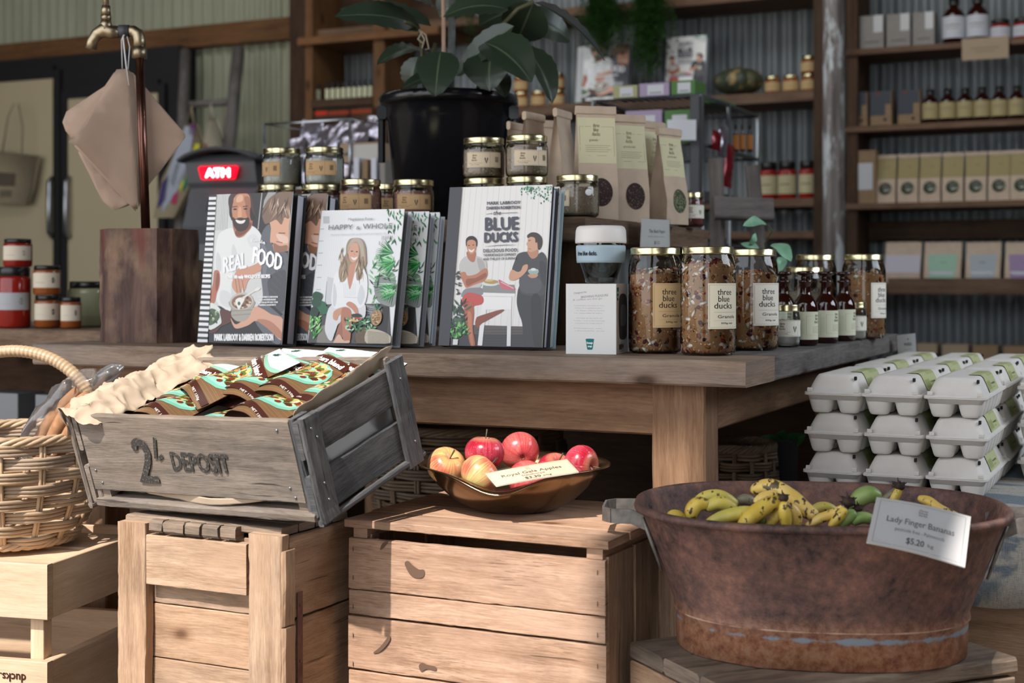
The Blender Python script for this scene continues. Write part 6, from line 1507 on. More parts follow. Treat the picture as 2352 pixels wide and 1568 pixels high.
# ================================================================ EGG CARTONS ON THE CLOTH
def pulp():
    n = NT('pulp'); o = n.obj(); h = n.noise(o, 220, 5, 0.7); c = n.mix(n.noise(o, 30, 3), lin('d6d1ca'), lin('e4e0da'))
    n.P(Base_Color=c, Roughness=0.95); n.bump(h, 0.35, 0.0015)
pulp()
EW, EL, EH = 0.094, 0.290, 0.066
def make_carton():
    t = thing('egg_carton', 'x', 'egg carton', (0, 0, -50), 0)
    z0 = 0.034
    def ring(w, l, z, r, n=6):
        o = []
        for cx, cy, a0 in ((w/2-r, l/2-r, 0), (-w/2+r, l/2-r, PI/2), (-w/2+r, -l/2+r, PI), (w/2-r, -l/2+r, 1.5*PI)):
            for k in range(n+1): a = a0+PI/2*k/n; o.append((cx+r*math.cos(a), cy+r*math.sin(a), z))
        return o
    mb = MB(); rs = [ring(EW+0.005, EL+0.005, z0, 0.008), ring(EW+0.005, EL+0.005, z0+0.0022, 0.008), ring(EW-0.006, EL-0.006, z0+0.003, 0.010), ring(EW-0.016, EL-0.018, z0+0.016, 0.013), ring(EW-0.026, EL-0.028, z0+0.027, 0.015), ring(EW-0.034, EL-0.038, z0+0.0312, 0.012), ring(EW-0.05, EL-0.06, z0+0.0318, 0.010)]
    V = [[mb.bm.verts.new(p) for p in r] for r in rs]
    for i in range(len(V)-1):
        for k in range(len(V[0])): mb.face([V[i][k], V[i][(k+1) % len(V[0])], V[i+1][(k+1) % len(V[0])], V[i+1][k]])
    mb.face(V[-1])
    for sx in (-1, 1):
        for sy in (-1, 1): mb.board((sx*(EW/2-0.008), sy*(EL/2+0.0005), z0+0.0055), (0.008, 0.006, 0.008), None, 0, 0.002, tint=False)
    lid = mb.build('carton_lid', 'pulp', t)
    mb = MB()
    for y in (-EL/2+0.016, EL/2-0.016):
        MB().board((EW/2-0.0125, y, z0+0.026), (0.004, 0.006, 0.006), None, 1, 0.0005, tint=False).build('latch_slot', 'black_matt', lid)
    mb = MB(); rs = [ring(EW+0.005, EL+0.005, z0-0.0004, 0.008), ring(EW+0.005, EL+0.005, z0-0.0026, 0.008), ring(EW-0.004, EL-0.004, z0-0.004, 0.008), ring(EW-0.010, EL-0.010, z0-0.011, 0.008)]
    V = [[mb.bm.verts.new(p) for p in r] for r in rs]
    for i in range(len(V)-1):
        for k in range(len(V[0])): mb.face([V[i][k], V[i+1][k], V[i+1][(k+1) % len(V[0])], V[i][(k+1) % len(V[0])]])
    mb.face(V[-1][::-1]); mb.face(V[0])
    for ix in (-1, 1):
        for iy in range(6):
            cx, cy = ix*0.0235, (iy-2.5)*0.0475
            def sq(p, a, cx=cx, cy=cy):
                k = (abs(math.cos(a))**4+abs(math.sin(a))**4)**(-0.25); r = math.hypot(p.x, p.y); return Vector((cx+math.cos(a)*r*k, cy+math.sin(a)*r*k, p.z))
            mb.lathe([(0.0225, z0-0.003), (0.0205, z0-0.013), (0.0165, 0.006), (0.0145, 0.002), (0.0125, 0.0006), (0.006, 0.001), (0.0004, 0.0016)], 20, fn=sq)
    mb.build('carton_tray', 'pulp', t)
    a = unit(0.12, 0.050); a.rect(0, 0, 0.12, 0.050, 'b9be90'); a.rect(0.05, 0.024, 0.116, 0.047, 'a9b07e')
    a.rect(0.004, 0.003, 0.05, 0.019, 'a5ae78'); a.text('free range eggs', 0.054, 0.011, 0.100, 0.004, '5f6640', bold=0.0001); a.text('one dozen', 0.054, 0.005, 0.085, 0.0028, '6f7650')
    for k in range(5): a.line((0.008, 0.006+k*0.0025), (0.045, 0.006+k*0.0025), 0.0006, '7c8458')
    def LS(u, v, l):
        y = u-0.06; l += 0.0009
        if v < 0.024: return Vector((EW/2-0.0025-0.40*v+0.92*l, y, z0+0.004+0.92*v+0.38*l))
        v -= 0.024; q = min(v, 0.006)
        return Vector((EW/2-0.0125-0.75*q-(v-q)+0.5*l, y, z0+0.0265+0.75*q+0.0010+l))
    a.build('label', LS, 'print_matt', lid, maxlen=0.006, eps=3e-5)
    return t
CT = make_carton(); rowz = ('bottom', 'middle', 'top'); coln = ('left', 'centre', 'right'); GE = 'stacked egg cartons'; random.seed(9)
CZ = -0.3575; first = True
for dep in (0, 1, 2):
    for c in range(3):
        for r in range(3):
            if dep and r < 2 and c < 2: continue
            if dep == 2 and c == 2 and r < 2: continue
            s = -0.545+c*0.1005+random.uniform(-.002, .002); tt = 2.405+EL/2+dep*0.302+random.uniform(-.003, .003)
            wd_ = ('front', 'second', 'rearmost')[dep]
            lab = f'pale egg carton, {rowz[r]} of the {coln[c]} stack in the {wd_} rank'
            loc = W(s, tt, CZ+0.0004+r*0.0663); rz = -YAW+random.uniform(-.01, .01)
            if dep and c < 2: loc.z = CZ+0.0004+2*0.0663
            if first: CT.location = loc; CT.rotation_euler.z = rz; CT['label'] = lab; CT['group'] = GE; first = False
            else: dup(CT, loc, rz, lab, GE)
# hidden lower cartons carrying the visible back ones
for dep in (1, 2):
    for c in range(2):
        for r in range(2): dup(CT, W(-0.545+c*0.1005, 2.405+EL/2+dep*0.302, CZ+0.0004+r*0.0663), -YAW, f'pale egg carton, {rowz[r]} of the {coln[c]} stack in the {("front", "second", "rearmost")[dep]} rank', GE)
for r in range(2): dup(CT, W(-0.545+0.201, 2.405+EL/2+0.604, CZ+0.0004+r*0.0663), -YAW, f'pale egg carton, {rowz[r]} of the right stack in the rearmost rank', GE)
for r in range(3):
    dup(CT, W(-0.228, 2.68+EL/2, CZ+0.0004+r*0.0663), -YAW, f'pale egg carton, {rowz[r]} of the separate stack at the right edge of the picture', GE)
def cloth():
    n = NT('striped_linen'); o = n.obj(); w1 = n.noise(n.mapv(o, (700, 90, 90)), 1, 1); w2 = n.noise(n.mapv(o, (90, 700, 700)), 1, 1)
    f = n.noise(n.mapv(o, (3.2, 7, 7), (1, 3, 2)), 1, 4, 0.6, 0.8); sep = n.node('ShaderNodeSeparateXYZ', i_0=o)
    c = n.mix(n.ramp(f, [(0.50, (0, 0, 0)), (0.54, (1, 1, 1))]), lin('b5b2aa'), lin('78848c'))
    c = n.mix(1.0, c, n.ramp(n.math('ADD', n.math('MULTIPLY', w1, 0.5), n.math('MULTIPLY', w2, 0.5)), [(0.3, (0.6,)*3), (0.6, (1, 1, 1))]), 'MULTIPLY')
    n.P(Base_Color=c, Roughness=0.95); n.bump(n.math('ADD', w1, w2), 0.4, 0.001)
    t0_, s0_, s1_ = 2.365, -0.600, 0.25; mb = MB(); q = []
    prof = [(3.40, 0), (3.0, 0), (2.7, 0), (2.45, 0), (2.385, 0.0), (2.368, -0.004), (2.360, -0.016), (2.356, -0.06), (2.350, -0.11), (2.352, -0.155)]
    V = []
    for i in range(61):
        s = s0_+(s1_-s0_)*i/60; row = []
        for j, (t_, z) in enumerate(prof):
            wv = 0.010*math.sin(s*34)*min(1, max(0, -z/0.1)); hem = 0.012*noise.noise(Vector((s*9, 2, 0))) if j == len(prof)-1 else 0
            row.append(mb.bm.verts.new((s, t_-wv-0.002*noise.noise(Vector((s*40, z*40, 0))), CZ+z+hem)))
        V.append(row)
    for i in range(60):
        for j in range(len(prof)-1): mb.face([V[i][j], V[i][j+1], V[i+1][j+1], V[i+1][j]])
    o = mb.build('table_cloth', 'striped_linen', solid=0.0015); o.rotation_euler.z = -YAW; tag(o, 'grey and blue streaked linen cloth under the egg cartons', 'cloth')
    c = thing('carton_bench', 'timber bench hidden under the linen cloth behind the tub', 'bench', W(-0.17, 2.88, FL), -YAW)
    MB().board((0, 0, -0.0025+CZ-FL-0.012), (0.84, 1.0, 0.022), None, 0, 0.002).build('bench_top', 'wood_box', c)
    for x in (-0.38, 0.38):
        for y in (-0.45, 0.45): MB().board((x, y, (CZ-FL-0.026)/2), (0.07, 0.07, CZ-FL-0.028), None, 2).build('leg', 'wood_box', c)
    MB().board((0, -0.47, 0.25), (0.80, 0.02, 0.42), None, 0).build('front_board', 'wood_box', c)
cloth()

# ================================================================ NUT POUCHES AND KRAFT LINING IN THE GREY CRATE
def pouch_art():
    w, h = 0.115, 0.165; a = unit(w, h); rsd(60); a.rect(0, 0, w, h, '6a5138')
    for k in range(26): a.line((0, k*h/26), (w, k*h/26+random.uniform(-.004, .004)), 0.0007, random.choice(['7d6244', '4f3a28', '8a6e4e']), lift=0.1)
    a.bl([(0, h), (w, h), (w, 0.128), (w*0.8, 0.118), (w*0.5, 0.126), (w*0.2, 0.136), (0, 0.128)], '7ea896'); a.poly([(0, h), (w, h), (w, 0.134), (w*0.8, 0.125), (w*0.5, 0.132), (w*0.2, 0.142), (0, 0.134)], 'c9cfcd')
    for k in range(5): a.blade(w*0.45, 0.143, 0.5+k*0.55, 0.013, 0.0028, '14503a')
    a.ell(w*0.48, 0.066, w*0.47, 0.038, '6fa895'); a.ell(w*0.48, 0.068, w*0.43, 0.033, '86bfab')
    for k in range(150):
        q, g = random.uniform(0, 6.28), math.sqrt(random.random()); a.ell(w*0.48+w*0.41*g*math.cos(q), 0.072+0.026*g*math.sin(q), random.uniform(.0045, .0078), random.uniform(.003, .005), random.choice(['b5763f', '8f4f2a', 'cfae70', '7f8f3a', '566a2a', 'c48a5a', '6a3324', 'd9c494', '4c2a1e']), random.uniform(0, 3), 8, lift=0.06)
    a.poly([(0, 0.118), (w, 0.094), (w, 0.112), (0, 0.136-0.004)], '46221a'); a.text('Brothers blend', 0.012, 0.1165, 0.104, 0.0100, 'f4f1ec', slope=-0.205, bold=0.0007)
    a.text('Mount Zero', 0.014, 0.1315, 0.046, 0.0036, 'f4f1ec', slope=-0.2); a.text('activated nut and seed mix', 0.03, 0.103, 0.098, 0.0028, 'e6d9cc', slope=-0.205)
    a.poly([(0, 0.014), (w, 0.006), (w, 0.018), (0, 0.024)], '3d1f18'); a.text('vegan  gluten free', 0.012, 0.0165, 0.05, 0.003, 'e6e0d8', slope=-0.08); a.text('NET 150g', 0.078, 0.0085, 0.104, 0.0036, 'e6e0d8', slope=-0.08)
    return a
PA = pouch_art(); plain('pouch_brown', '4a2c24', 0.3); PC = {}
def pouch(label, u, v, z, yaw, pitch, roll=0.0):
    R = GR @ rotm(math.radians(pitch), math.radians(roll), math.radians(yaw)); loc = GO + GR @ Vector((u, v, z))*0.976
    R = GR @ Matrix.Rotation(math.radians(yaw), 3, 'Z') @ Matrix.Rotation(math.radians(pitch), 3, 'X') @ Matrix.Rotation(math.radians(roll), 3, 'Y')
    if 'p' in PC: return dup(PC['p'], loc, 0, label, 'nut pouches in the grey crate', R=R)
    t = thing('nut_pouch', label, 'pouch', loc, R=R, group='nut pouches in the grey crate'); w, h = 0.115, 0.165
    def top(x, y, l=0): 
        q = y/h; c = math.cos(PI*(x/w-0.5)); return Vector((x-w/2, y, 0.026*c*max(0, 1-q)**0.55*(0.75+0.25*math.sin(q*9))+0.0016*math.sin(x*90+y*50)*(1-q)+l))
    mb = MB(); mb.grid(lambda a, b: top(a*w, b*h, -0.0005), 16, 20); mb.grid(lambda a, b: Vector(((0.5-a)*w, b*h, -0.004*math.sin(PI*a)*(1-b)-0.0012)), 8, 10)
    mb.grid(lambda a, b: Vector(((a-0.5)*w, 0.012*math.sin(PI*a)+0.016*math.sin(PI*a), (-0.0012-0.004*math.sin(PI*a))*(1-b)+b*(top(a*w, 0.02).z-0.001))), 12, 4); mb.build('foil_body', 'pouch_brown', t)
    PA.build('pouch_print', lambda x, y, l: top(x, y, l+0.0003), 'print', t, maxlen=0.006, eps=7e-5)
    PC['p'] = t; return t
pouch('nut pouch front left in the crate, plate of nuts facing up', 0.098, 0.042, 0.121, -16, 3)
pouch('nut pouch front right in the crate, bulging over the stencilled panel', 0.288, 0.048, 0.124, -20, 3)
pouch('nut pouch low between the two front ones', 0.196, 0.036, 0.100, -16, 4)
pouch('nut pouch behind the front left one, white top leaning left', 0.130, 0.105, 0.134, -34, 8)
pouch('nut pouch at the back centre with green leaf on its white top', 0.210, 0.112, 0.126, -8, 10)
pouch('nut pouch at the back right of centre, leaf showing', 0.285, 0.118, 0.130, -12, 8)
pouch('nut pouch in the far right back corner against the lining', 0.350, 0.105, 0.112, -10, 12, 8)
pouch('nut pouch buried in the left back of the crate', 0.075, 0.090, 0.110, -6, 12)
def liner(name, label, fn, nu, nv, amp, seed, mat='kraft_light'):
    mb = MB()
    def g(u, v):
        p = Vector(fn(u, v)); q = p*24+Vector((seed, 0, 0)); rg = lambda w_, k: 0.5-abs(noise.noise(w_*k))*2.2
        e = Vector((rg(q, 1), rg(q+Vector((9, 0, 0)), 1), rg(q+Vector((0, 9, 0)), 1)))*amp*0.55+Vector((rg(q+Vector((3, 0, 5)), 2.3), 0, rg(q+Vector((0, 4, 0)), 2.3)))*amp*0.3
        return GO + GR @ (p+e)*0.976
    c = g(0.5, 0.5); mb.grid(lambda u, v: g(u, v)-c, nu, nv); o = mb.build(name, mat, solid=0.0006); o.location = c; return tag(o, label, 'paper')
def ip(pts, u):
    f = u*(len(pts)-1); k = min(int(f), len(pts)-2); t = f-k; return tuple(a*(1-t)+b*t for a, b in zip(pts[k], pts[k+1]))
liner('kraft_paper', 'crumpled kraft lining paper spilling over the left side of the grey crate',
      lambda u, v: ip([ip([(0.055, -0.004, 0.140), (0.06, 0.06, 0.135), (0.06, 0.14, 0.135), (0.08, 0.24, 0.145)], u), ip([(0.012, -0.016, 0.156), (0.012, 0.07, 0.172), (0.015, 0.15, 0.166), (0.035, 0.26, 0.172)], u), ip([(-0.020, -0.016, 0.160), (-0.024, 0.07, 0.165), (-0.02, 0.16, 0.16), (0.0, 0.26, 0.168)], u), ip([(-0.018, -0.014, 0.118), (-0.030, 0.07, 0.13), (-0.03, 0.16, 0.125), (-0.02, 0.25, 0.14)], u)], v), 70, 30, 0.016, 1)
liner('kraft_paper', 'kraft lining paper rising along the right side of the grey crate',
      lambda u, v: ip([ip([(0.385, 0.03, 0.120), (0.395, 0.12, 0.120), (0.40, 0.235, 0.13)], u), ip([(0.405, 0.03, 0.150), (0.410, 0.12, 0.160), (0.422, 0.25, 0.172)], u)], v), 26, 8, 0.005, 5)
liner('kraft_paper', 'flap of kraft paper curling under the stencilled front of the grey crate',
      lambda u, v: (0.10+0.28*u, 0.004+0.006*math.sin(u*9), 0.0275-0.0125*v*math.sin(PI*u**0.7)), 30, 5, 0.0012, 7)
# ================================================================ BACK OF THE SHOP
def zy(py, px, D): return atD(px, py, D).z
def unit_box(t, s0, s1, d0, d1, z0, z1, name, mat, ax=0, org=None):
    mb = MB(); mb.board(((s0+s1)/2-org[0], (d0+d1)/2-org[1], (z0+z1)/2-org[2]), (s1-s0, d1-d0, z1-z0), None, ax, 0.003); return mb.build(name, mat, t)
class Unit:
    def __init__(u, name, label, cat, s, t, z): u.o = (s, t, z); u.t = thing(name, label, cat, W(s, t, z), -YAW)
    def box(u, name, s0, s1, d0, d1, z0, z1, mat, ax=0): return unit_box(u.t, s0, s1, d0, d1, z0, z1, name, mat, ax, u.o)
# ---- display fridge on the left
DF = 6.70; u = Unit('display_fridge', 'black double door fridge behind the hanging paper bags', 'fridge', sat(150, DF), DF, FL)
a_, b_ = sat(-60, DF), sat(402, DF); zt = zy(120, 200, DF)
u.box('cabinet', a_, b_, DF+0.03, DF+0.20, FL, zt, 'black_matt', 2)
plain('fridge_panel', 'b3a688', 0.5)
for p0, p1, y0, h0 in ((-50, 136, 178, 122), (140, 378, 212, 160)):
    s0_, s1_ = sat(p0, DF), sat(p1, DF); zc = zy(y0, (p0+p1)/2, DF)
    d = MB(); zb_ = FL+0.12
    for q in ((s0_, s0_+0.05), (s1_-0.05, s1_)): d.board(((q[0]+q[1])/2-u.o[0], 0.012, (zb_+zc)/2-FL), (q[1]-q[0], 0.03, zc+0.06-zb_), None, 2)
    for z in (zb_+0.02, zc+0.02): d.board(((s0_+s1_)/2-u.o[0], 0.012, z-FL), (s1_-s0_-0.1, 0.03, 0.08), None, 0)
    do = d.build('door', 'black_matt', u.t)
    MB().board(((s0_+s1_)/2-u.o[0], 0.014, (zb_+zc)/2-FL), (s1_-s0_-0.09, 0.012, zc-zb_-0.02), None, 2).build('door_panel', 'fridge_panel', do)
    sh = sat(h0, DF)-u.o[0]; MB().tube([(sh, -0.004, zy(545, h0, DF)-FL), (sh, -0.035, zy(535, h0, DF)-FL), (sh, -0.035, zy(418, h0, DF)-FL), (sh, -0.004, zy(408, h0, DF)-FL)], 0.016, 10).build('handle', 'steel', do)
# tote bag on the fridge door
plain('canvas', '8d8068', 0.9, var=0.1); 
def tote(name, label, pts, D, mat, straps, group=None, prints=None):
    P = [atD(x, y, D) for x, y in pts]; c = sum(P, Vector())/len(P); t = thing(name, label, 'bag', c); nb = RS @ Vector((0, 1, 0)); mb = MB()
    f = [mb.bm.verts.new(p-c) for p in P]; b = [mb.bm.verts.new(p-c+nb*0.03) for p in P]; mb.face(f); mb.face(b[::-1])
    for i in range(len(P)): mb.face([f[i], f[(i+1) % len(P)], b[(i+1) % len(P)], b[i]])
    mb.build('bag_body', mat, t)
    for s_ in straps: MB().tube([atD(x, y, D-0.01)-c for x, y in s_], 0.010, 8, flat=0.4).build('strap', mat, t)
    if prints:
        a = MB(); 
        for col, pp in prints: a.c = lin(col); a.face([a.bm.verts.new(atD(x, y, D-0.004)-c) for x, y in pp])
        a.build('pattern', 'print_matt', t)
    return t
tote('tote_bag', 'canvas tote bag hanging on the fridge door at the left edge', [(-20, 345), (84, 358), (72, 430), (60, 470), (-20, 466)], DF-0.08, 'canvas', [[(5, 350), (18, 270), (32, 238)], [(50, 352), (52, 290), (42, 238)]], prints=[('5a5044', [(-6, 395), (36, 398), (34, 428), (-6, 426)]), ('6a6050', [(0, 436), (28, 436), (26, 452), (0, 452)])])
# ---- side counter with preserve jars
YS = 3.55; DS = ST(atY(120, 757, YS))[1]; zs = atY(120, 757, YS).z
u = Unit('side_counter', 'timber counter at the far left carrying jars of preserves', 'counter', -3.2, DS+0.3, FL)
u.box('counter_top', -4.2, -2.10, DS, DS+0.55, zs-0.045, zs, 'wood_riser'); u.box('front_panel', -4.15, -2.15, DS+0.05, DS+0.08, FL, zs-0.35, 'wood_dark'); u.box('back_panel', -4.15, -2.15, DS+0.50, DS+0.53, FL, zs-0.046, 'wood_dark')  # dark front panel added to stand for the shade below the counter
u.box('lower_shelf', -4.15, -2.15, DS+0.04, DS+0.49, zs-0.35, zs-0.32, 'wood_shelf')
for k, (p0, p1) in enumerate(((-20, 30), (34, 66), (120, 150))):
    m = MB().board((0, 0, 0.07), (0.07, 0.10, 0.14), None, 2).build('storage_box', 'mid_grey'); pp = atD((p0+p1)/2, 900, DS+0.2); m.location = (pp.x, pp.y, zs-0.3195); m.rotation_euler.z = -YAW
    tag(m, ('grey box on the low shelf at the left edge, under the basket handle', 'narrow grey box next to the left edge on the low shelf', 'grey box glimpsed through the wicker handle')[k], 'box', 'grey boxes on the low shelf')
for nm, c_ in (('jam_red', '8a1f16'), ('jam_amber', '8a4a22'), ('pickle_pale', '8f9070')):
    plain(nm, c_, 0.12)
def preserve(label, px, ytop, ybot, wpx, mat, Y=YS+0.12, lab='d2c8b6', z=None, dotc='2c2826', label_frac=(0.25, 0.75), group='preserve jars on the side counter'):
    r = wpx/2*Y/F; p = atY(px, 645, Y); z = z if z is not None else zs+0.0005; h = (ybot-ytop)*Y/F
    t = thing('preserve_jar', label, 'jar', (p.x, p.y, z), 0, group)
    MB().lathe([(0.0004, 0.001), (r*0.9, 0.001), (r, 0.006), (r, h*0.80), (r*0.88, h*0.87), (0.0004, h*0.88)], 28).build('jar_body', mat, t)
    MB().lathe([(r*0.86, h*0.84), (r*0.93, h*0.85), (r*0.93, h*0.99), (r*0.88, h), (0.0004, h)], 28).build('lid', 'lid_black', t)
    hh = h*(label_frac[1]-label_frac[0]); a = unit(r*2.4, hh); a.rect(0, 0, r*2.4, hh, lab); a.ell(r*1.75, hh*0.5, r*0.14, hh*0.2, dotc); a.line((r*0.4, hh*0.35), (r*1.1, hh*0.35), 0.001, '8a8074')
    cyl_art(a, 'label', r, math.radians(282), h*label_frac[0], t, lift=0.0006); return h
preserve('large red preserve jar with grey label at the left edge', 32, 618, 758, 74, 'jam_red', lab='a9acb0', label_frac=(0.30, 0.58))
h1 = preserve('dark lidded jar, lower one of the stack beside the red jar', 109, 682, 757, 58, 'jam_amber'); preserve('dark lidded jar stacked on top of the one beside the red jar', 108, 614, 682, 62, 'jam_amber', z=zs+h1+0.001)
preserve('small dark lidded jar just left of the large pale jar', 163, 684, 756, 46, 'jam_amber', Y=YS+0.08); preserve('large pale jar with black lid right beside the timber stump', 203, 650, 754, 90, 'pickle_pale', lab='8d8f72', Y=YS+0.22, dotc='8d8f72')
h2 = preserve('jar hidden behind the red preserve jar carrying another', 40, 622, 757, 60, 'jam_red', Y=YS+0.25, group='preserve jars on the side counter'); preserve('dark lidded jar with cream label, topmost at the left edge', 41, 545, 610, 64, 'jam_red', Y=YS+0.25, z=zs+h2+0.001)
# small table with scales behind, tray
plain('tan_box', 'a08c74', 0.8)

# ---- rustic ladder with bags
u = Unit('rustic_ladder', 'grey bush pole ladder leaning on the cream iron wall', 'ladder', sat(480, 6.6), 6.6, FL)
c0 = W(*u.o)
def lad(pts, r, nm):
    inv = RS.inverted(); MB().tube([inv @ (atD(*q)-c0) for q in pts], r, 8).build(nm, 'wood_weather', u.t)
lad([(412, 640, 6.3), (416, 400, 6.4), (426, 118, 6.75)], 0.033, 'rail'); lad([(500, 640, 6.3), (520, 400, 6.4), (548, 112, 6.75)], 0.036, 'rail')
for y, e in ((238, 6.62), (420, 6.42)): lad([(412, y+3, e), (535, y-4, e)], 0.022, 'rung')
u_ladder = u
plain('cream_cloth', 'b5ad98', 0.9)
tote('cloth_bag', 'cream cloth bag hanging from the ladder rung above the ATM', [(480, 268), (492, 270), (518, 350), (520, 400), (458, 400), (462, 350)], 6.5, 'cream_cloth', [[(482, 275), (485, 240), (490, 275)]], prints=[('8f5f48', [(470, 330), (476, 330), (470, 392), (464, 392)])])
tote('patterned_bag', 'colourful patterned bag hanging beside the ladder, behind the copper pipe', [(425, 282), (448, 284), (462, 330), (440, 420), (400, 500), (352, 500), (372, 410), (410, 330)], 6.2, 'canvas', [[(430, 285), (440, 245), (446, 285)]],
     prints=[('9aa0ac', [(425, 290), (446, 292), (430, 400), (372, 490), (380, 410)]), ('6a2f6a', [(436, 286), (448, 286), (446, 312), (434, 310)]), ('b8b23a', [(448, 330), (460, 330), (440, 400), (430, 380)]), ('2f6a5a', [(450, 360), (440, 410), (420, 440), (424, 400)]),
             ('b0b42e', [(428, 380), (436, 390), (414, 440), (408, 420)]), ('43346a', [(372, 420), (388, 400), (380, 460), (360, 480)]), ('a03a5a', [(396, 448), (410, 440), (404, 470), (392, 466)]), ('dfe0e6', [(400, 380), (414, 370), (400, 430), (388, 420)])])
# ---- ATM
pA = atY(532, 645, 5.2); AO = Vector((pA.x, pA.y, FL)); atm = thing('cash_machine', 'grey free standing ATM with a glowing red sign', 'cash machine', AO, math.radians(-14))
plain('atm_grey', '5c5e62', 0.45)
za = lambda y: atY(505, y, 5.1).z-FL
mb = MB(); w2 = 0.135
pr = [(0.0, 0), (0.0, za(560)), (-0.02, za(520)), (0.04, za(430)), (0.02, za(418)), (0.0, za(372)), (0.05, za(352)), (0.26, za(352)), (0.30, 0)]
V = [[mb.bm.verts.new((sx*w2*(0.92 if 0 < i < 7 and 0 else 1), y-0.1, z)) for i, (y, z) in enumerate(pr)] for sx in (-1, 1)]
for i in range(len(pr)): mb.face([V[0][i], V[1][i], V[1][(i+1) % len(pr)], V[0][(i+1) % len(pr)]], smooth=False)
mb.face(V[0][::-1], smooth=False); mb.face(V[1], smooth=False); mb.build('cabinet', 'atm_grey', atm)
mb = MB(); mb.grid(lambda q, v: Vector(((q-0.5)*0.31, -0.13+0.24*v, za(366)+0.045*math.sin(PI*q)**0.7)), 12, 3); mb.build('hood', 'dark_grey', atm, solid=0.012)
n = NT('sign_red'); n.P(Base_Color=lin('c00018')); n.b.inputs['Emission Color'].default_value = lin('ff0a2a'); n.b.inputs['Emission Strength'].default_value = 1.3
n = NT('sign_white'); n.P(Base_Color=(1, 1, 1, 1)); n.b.inputs['Emission Color'].default_value = (1, 0.85, 0.95, 1); n.b.inputs['Emission Strength'].default_value = 3.2
zc_, hs = za(397), 0.024
mb = MB(); mb.c = (1, 1, 1, 1); q = [(-0.078, hs*0.8), (-0.07, hs), (0.07, hs), (0.078, hs*0.8), (0.067, -hs*0.8), (0.060, -hs), (-0.060, -hs), (-0.067, -hs*0.8)]; mb.face([mb.bm.verts.new((x, -0.108, zc_+z)) for x, z in q]); q2 = [(x, -0.094, zc_+z) for x, z in q]
mb.build('lit_sign', 'sign_red', atm, solid=0.004)
a = unit(0.12, 0.05); a.text('ATM', 0.014, 0.010, 0.106, 0.030, 'ffffff', bold=0.0022); a.build('sign_letters', flatS((-0.06, -0.116, zc_-0.025), (1, 0, 0), (0, 0, 1), (0, -1, 0)), 'sign_white', atm)
mb = MB(); mb.board((0.01, -0.083, za(478)), (0.17, 0.012, 0.085), rotm(math.radians(-20)), 0); mb.build('screen', 'black_plastic', atm)
mb = MB(); mb.board((0.01, -0.094, za(470)), (0.12, 0.006, 0.05), rotm(math.radians(-20)), 0); mb.build('screen_glass', 'dark_grey', atm)
# ---- back counter behind pot and jars
DC = ST(atY(740, 432, 4.7))[1]; zc = atY(740, 432, 4.7).z
u = Unit('back_counter', 'dark counter behind the black pot and salt jars', 'counter', sat(740, DC), DC+0.3, FL)
u.box('counter_body', sat(592, DC), sat(905, DC), DC+0.02, DC+0.6, FL, zc-0.03, 'wood_dark', 2); u.box('counter_top', sat(588, DC), sat(908, DC), DC, DC+0.62, zc-0.029, zc, 'wood_dark')
# wire basket of shiny packets
zbk = zc+0.0005; x0, x1 = sat(604, DC), sat(800, DC)
wb = thing('wire_basket', 'wire display basket heaped with shiny snack packets', 'basket', W((x0+x1)/2, DC+0.12, zbk), -YAW)
hw = (x1-x0)/2; hb = zy(284, 610, DC)-zbk
for i, (sx, sy) in enumerate(((-1, -1), (1, -1), (1, 1), (-1, 1))): MB().tube([(sx*hw, sy*0.11, 0), (sx*hw, sy*0.11, hb)], 0.005, 6).build('corner_wire', 'steel', wb)
mb = MB()
for z in (0.004, hb*0.5, hb): mb.tube([(-hw, -0.11, z), (hw, -0.11, z), (hw, 0.11, z), (-hw, 0.11, z)], 0.0035, 6, closed=True)
for k in range(1, 9):
    x = -hw+2*hw*k/9; mb.tube([(x, -0.11, 0), (x, -0.11, hb*0.5)], 0.002, 5)
mb.build('wire_mesh', 'steel', wb)
MB().board((0, 0, 0.003), (2*hw, 0.22, 0.003), None, 0).build('basket_floor', 'dark_grey', wb)
plain('foil', 'a9a4b0', 0.18, 0.8, var=0.3, vs=60, bump=1.0); random.seed(88)
def packet_mesh(w, h, th, seed):
    mb = MB(); mb.grid(lambda q, v: Vector(((q-0.5)*w, -th*math.sin(PI*q)*math.sin(PI*v)+0.004*noise.noise(Vector((q*9, v*9, seed))), v*h)), 12, 12); mb.grid(lambda q, v: Vector(((0.5-q)*w, th*math.sin(PI*q)*math.sin(PI*v), v*h)), 6, 6); return mb
pk = packet_mesh(0.075, 0.11, 0.016, 1).build('snack_packet', 'foil'); PKL = ['shiny snack packet heaped in the wire display basket']
k = 0
for row in range(3):
    for c in range(6):
        o = pk if k == 0 else pk.copy()
        if k: COL.objects.link(o)
        s_ = x0+0.05+c*(x1-x0-0.1)/5+random.uniform(-.01, .01); o.location = W(s_, DC+0.05+row*0.07, zbk+0.02+row*0.055+random.uniform(0, .02)); o.rotation_euler = (random.uniform(-.5, -.1), random.uniform(-.3, .3), -YAW+random.uniform(-.4, .4)); tag(o, PKL[0], 'packet', 'snack packets in the wire basket'); k += 1
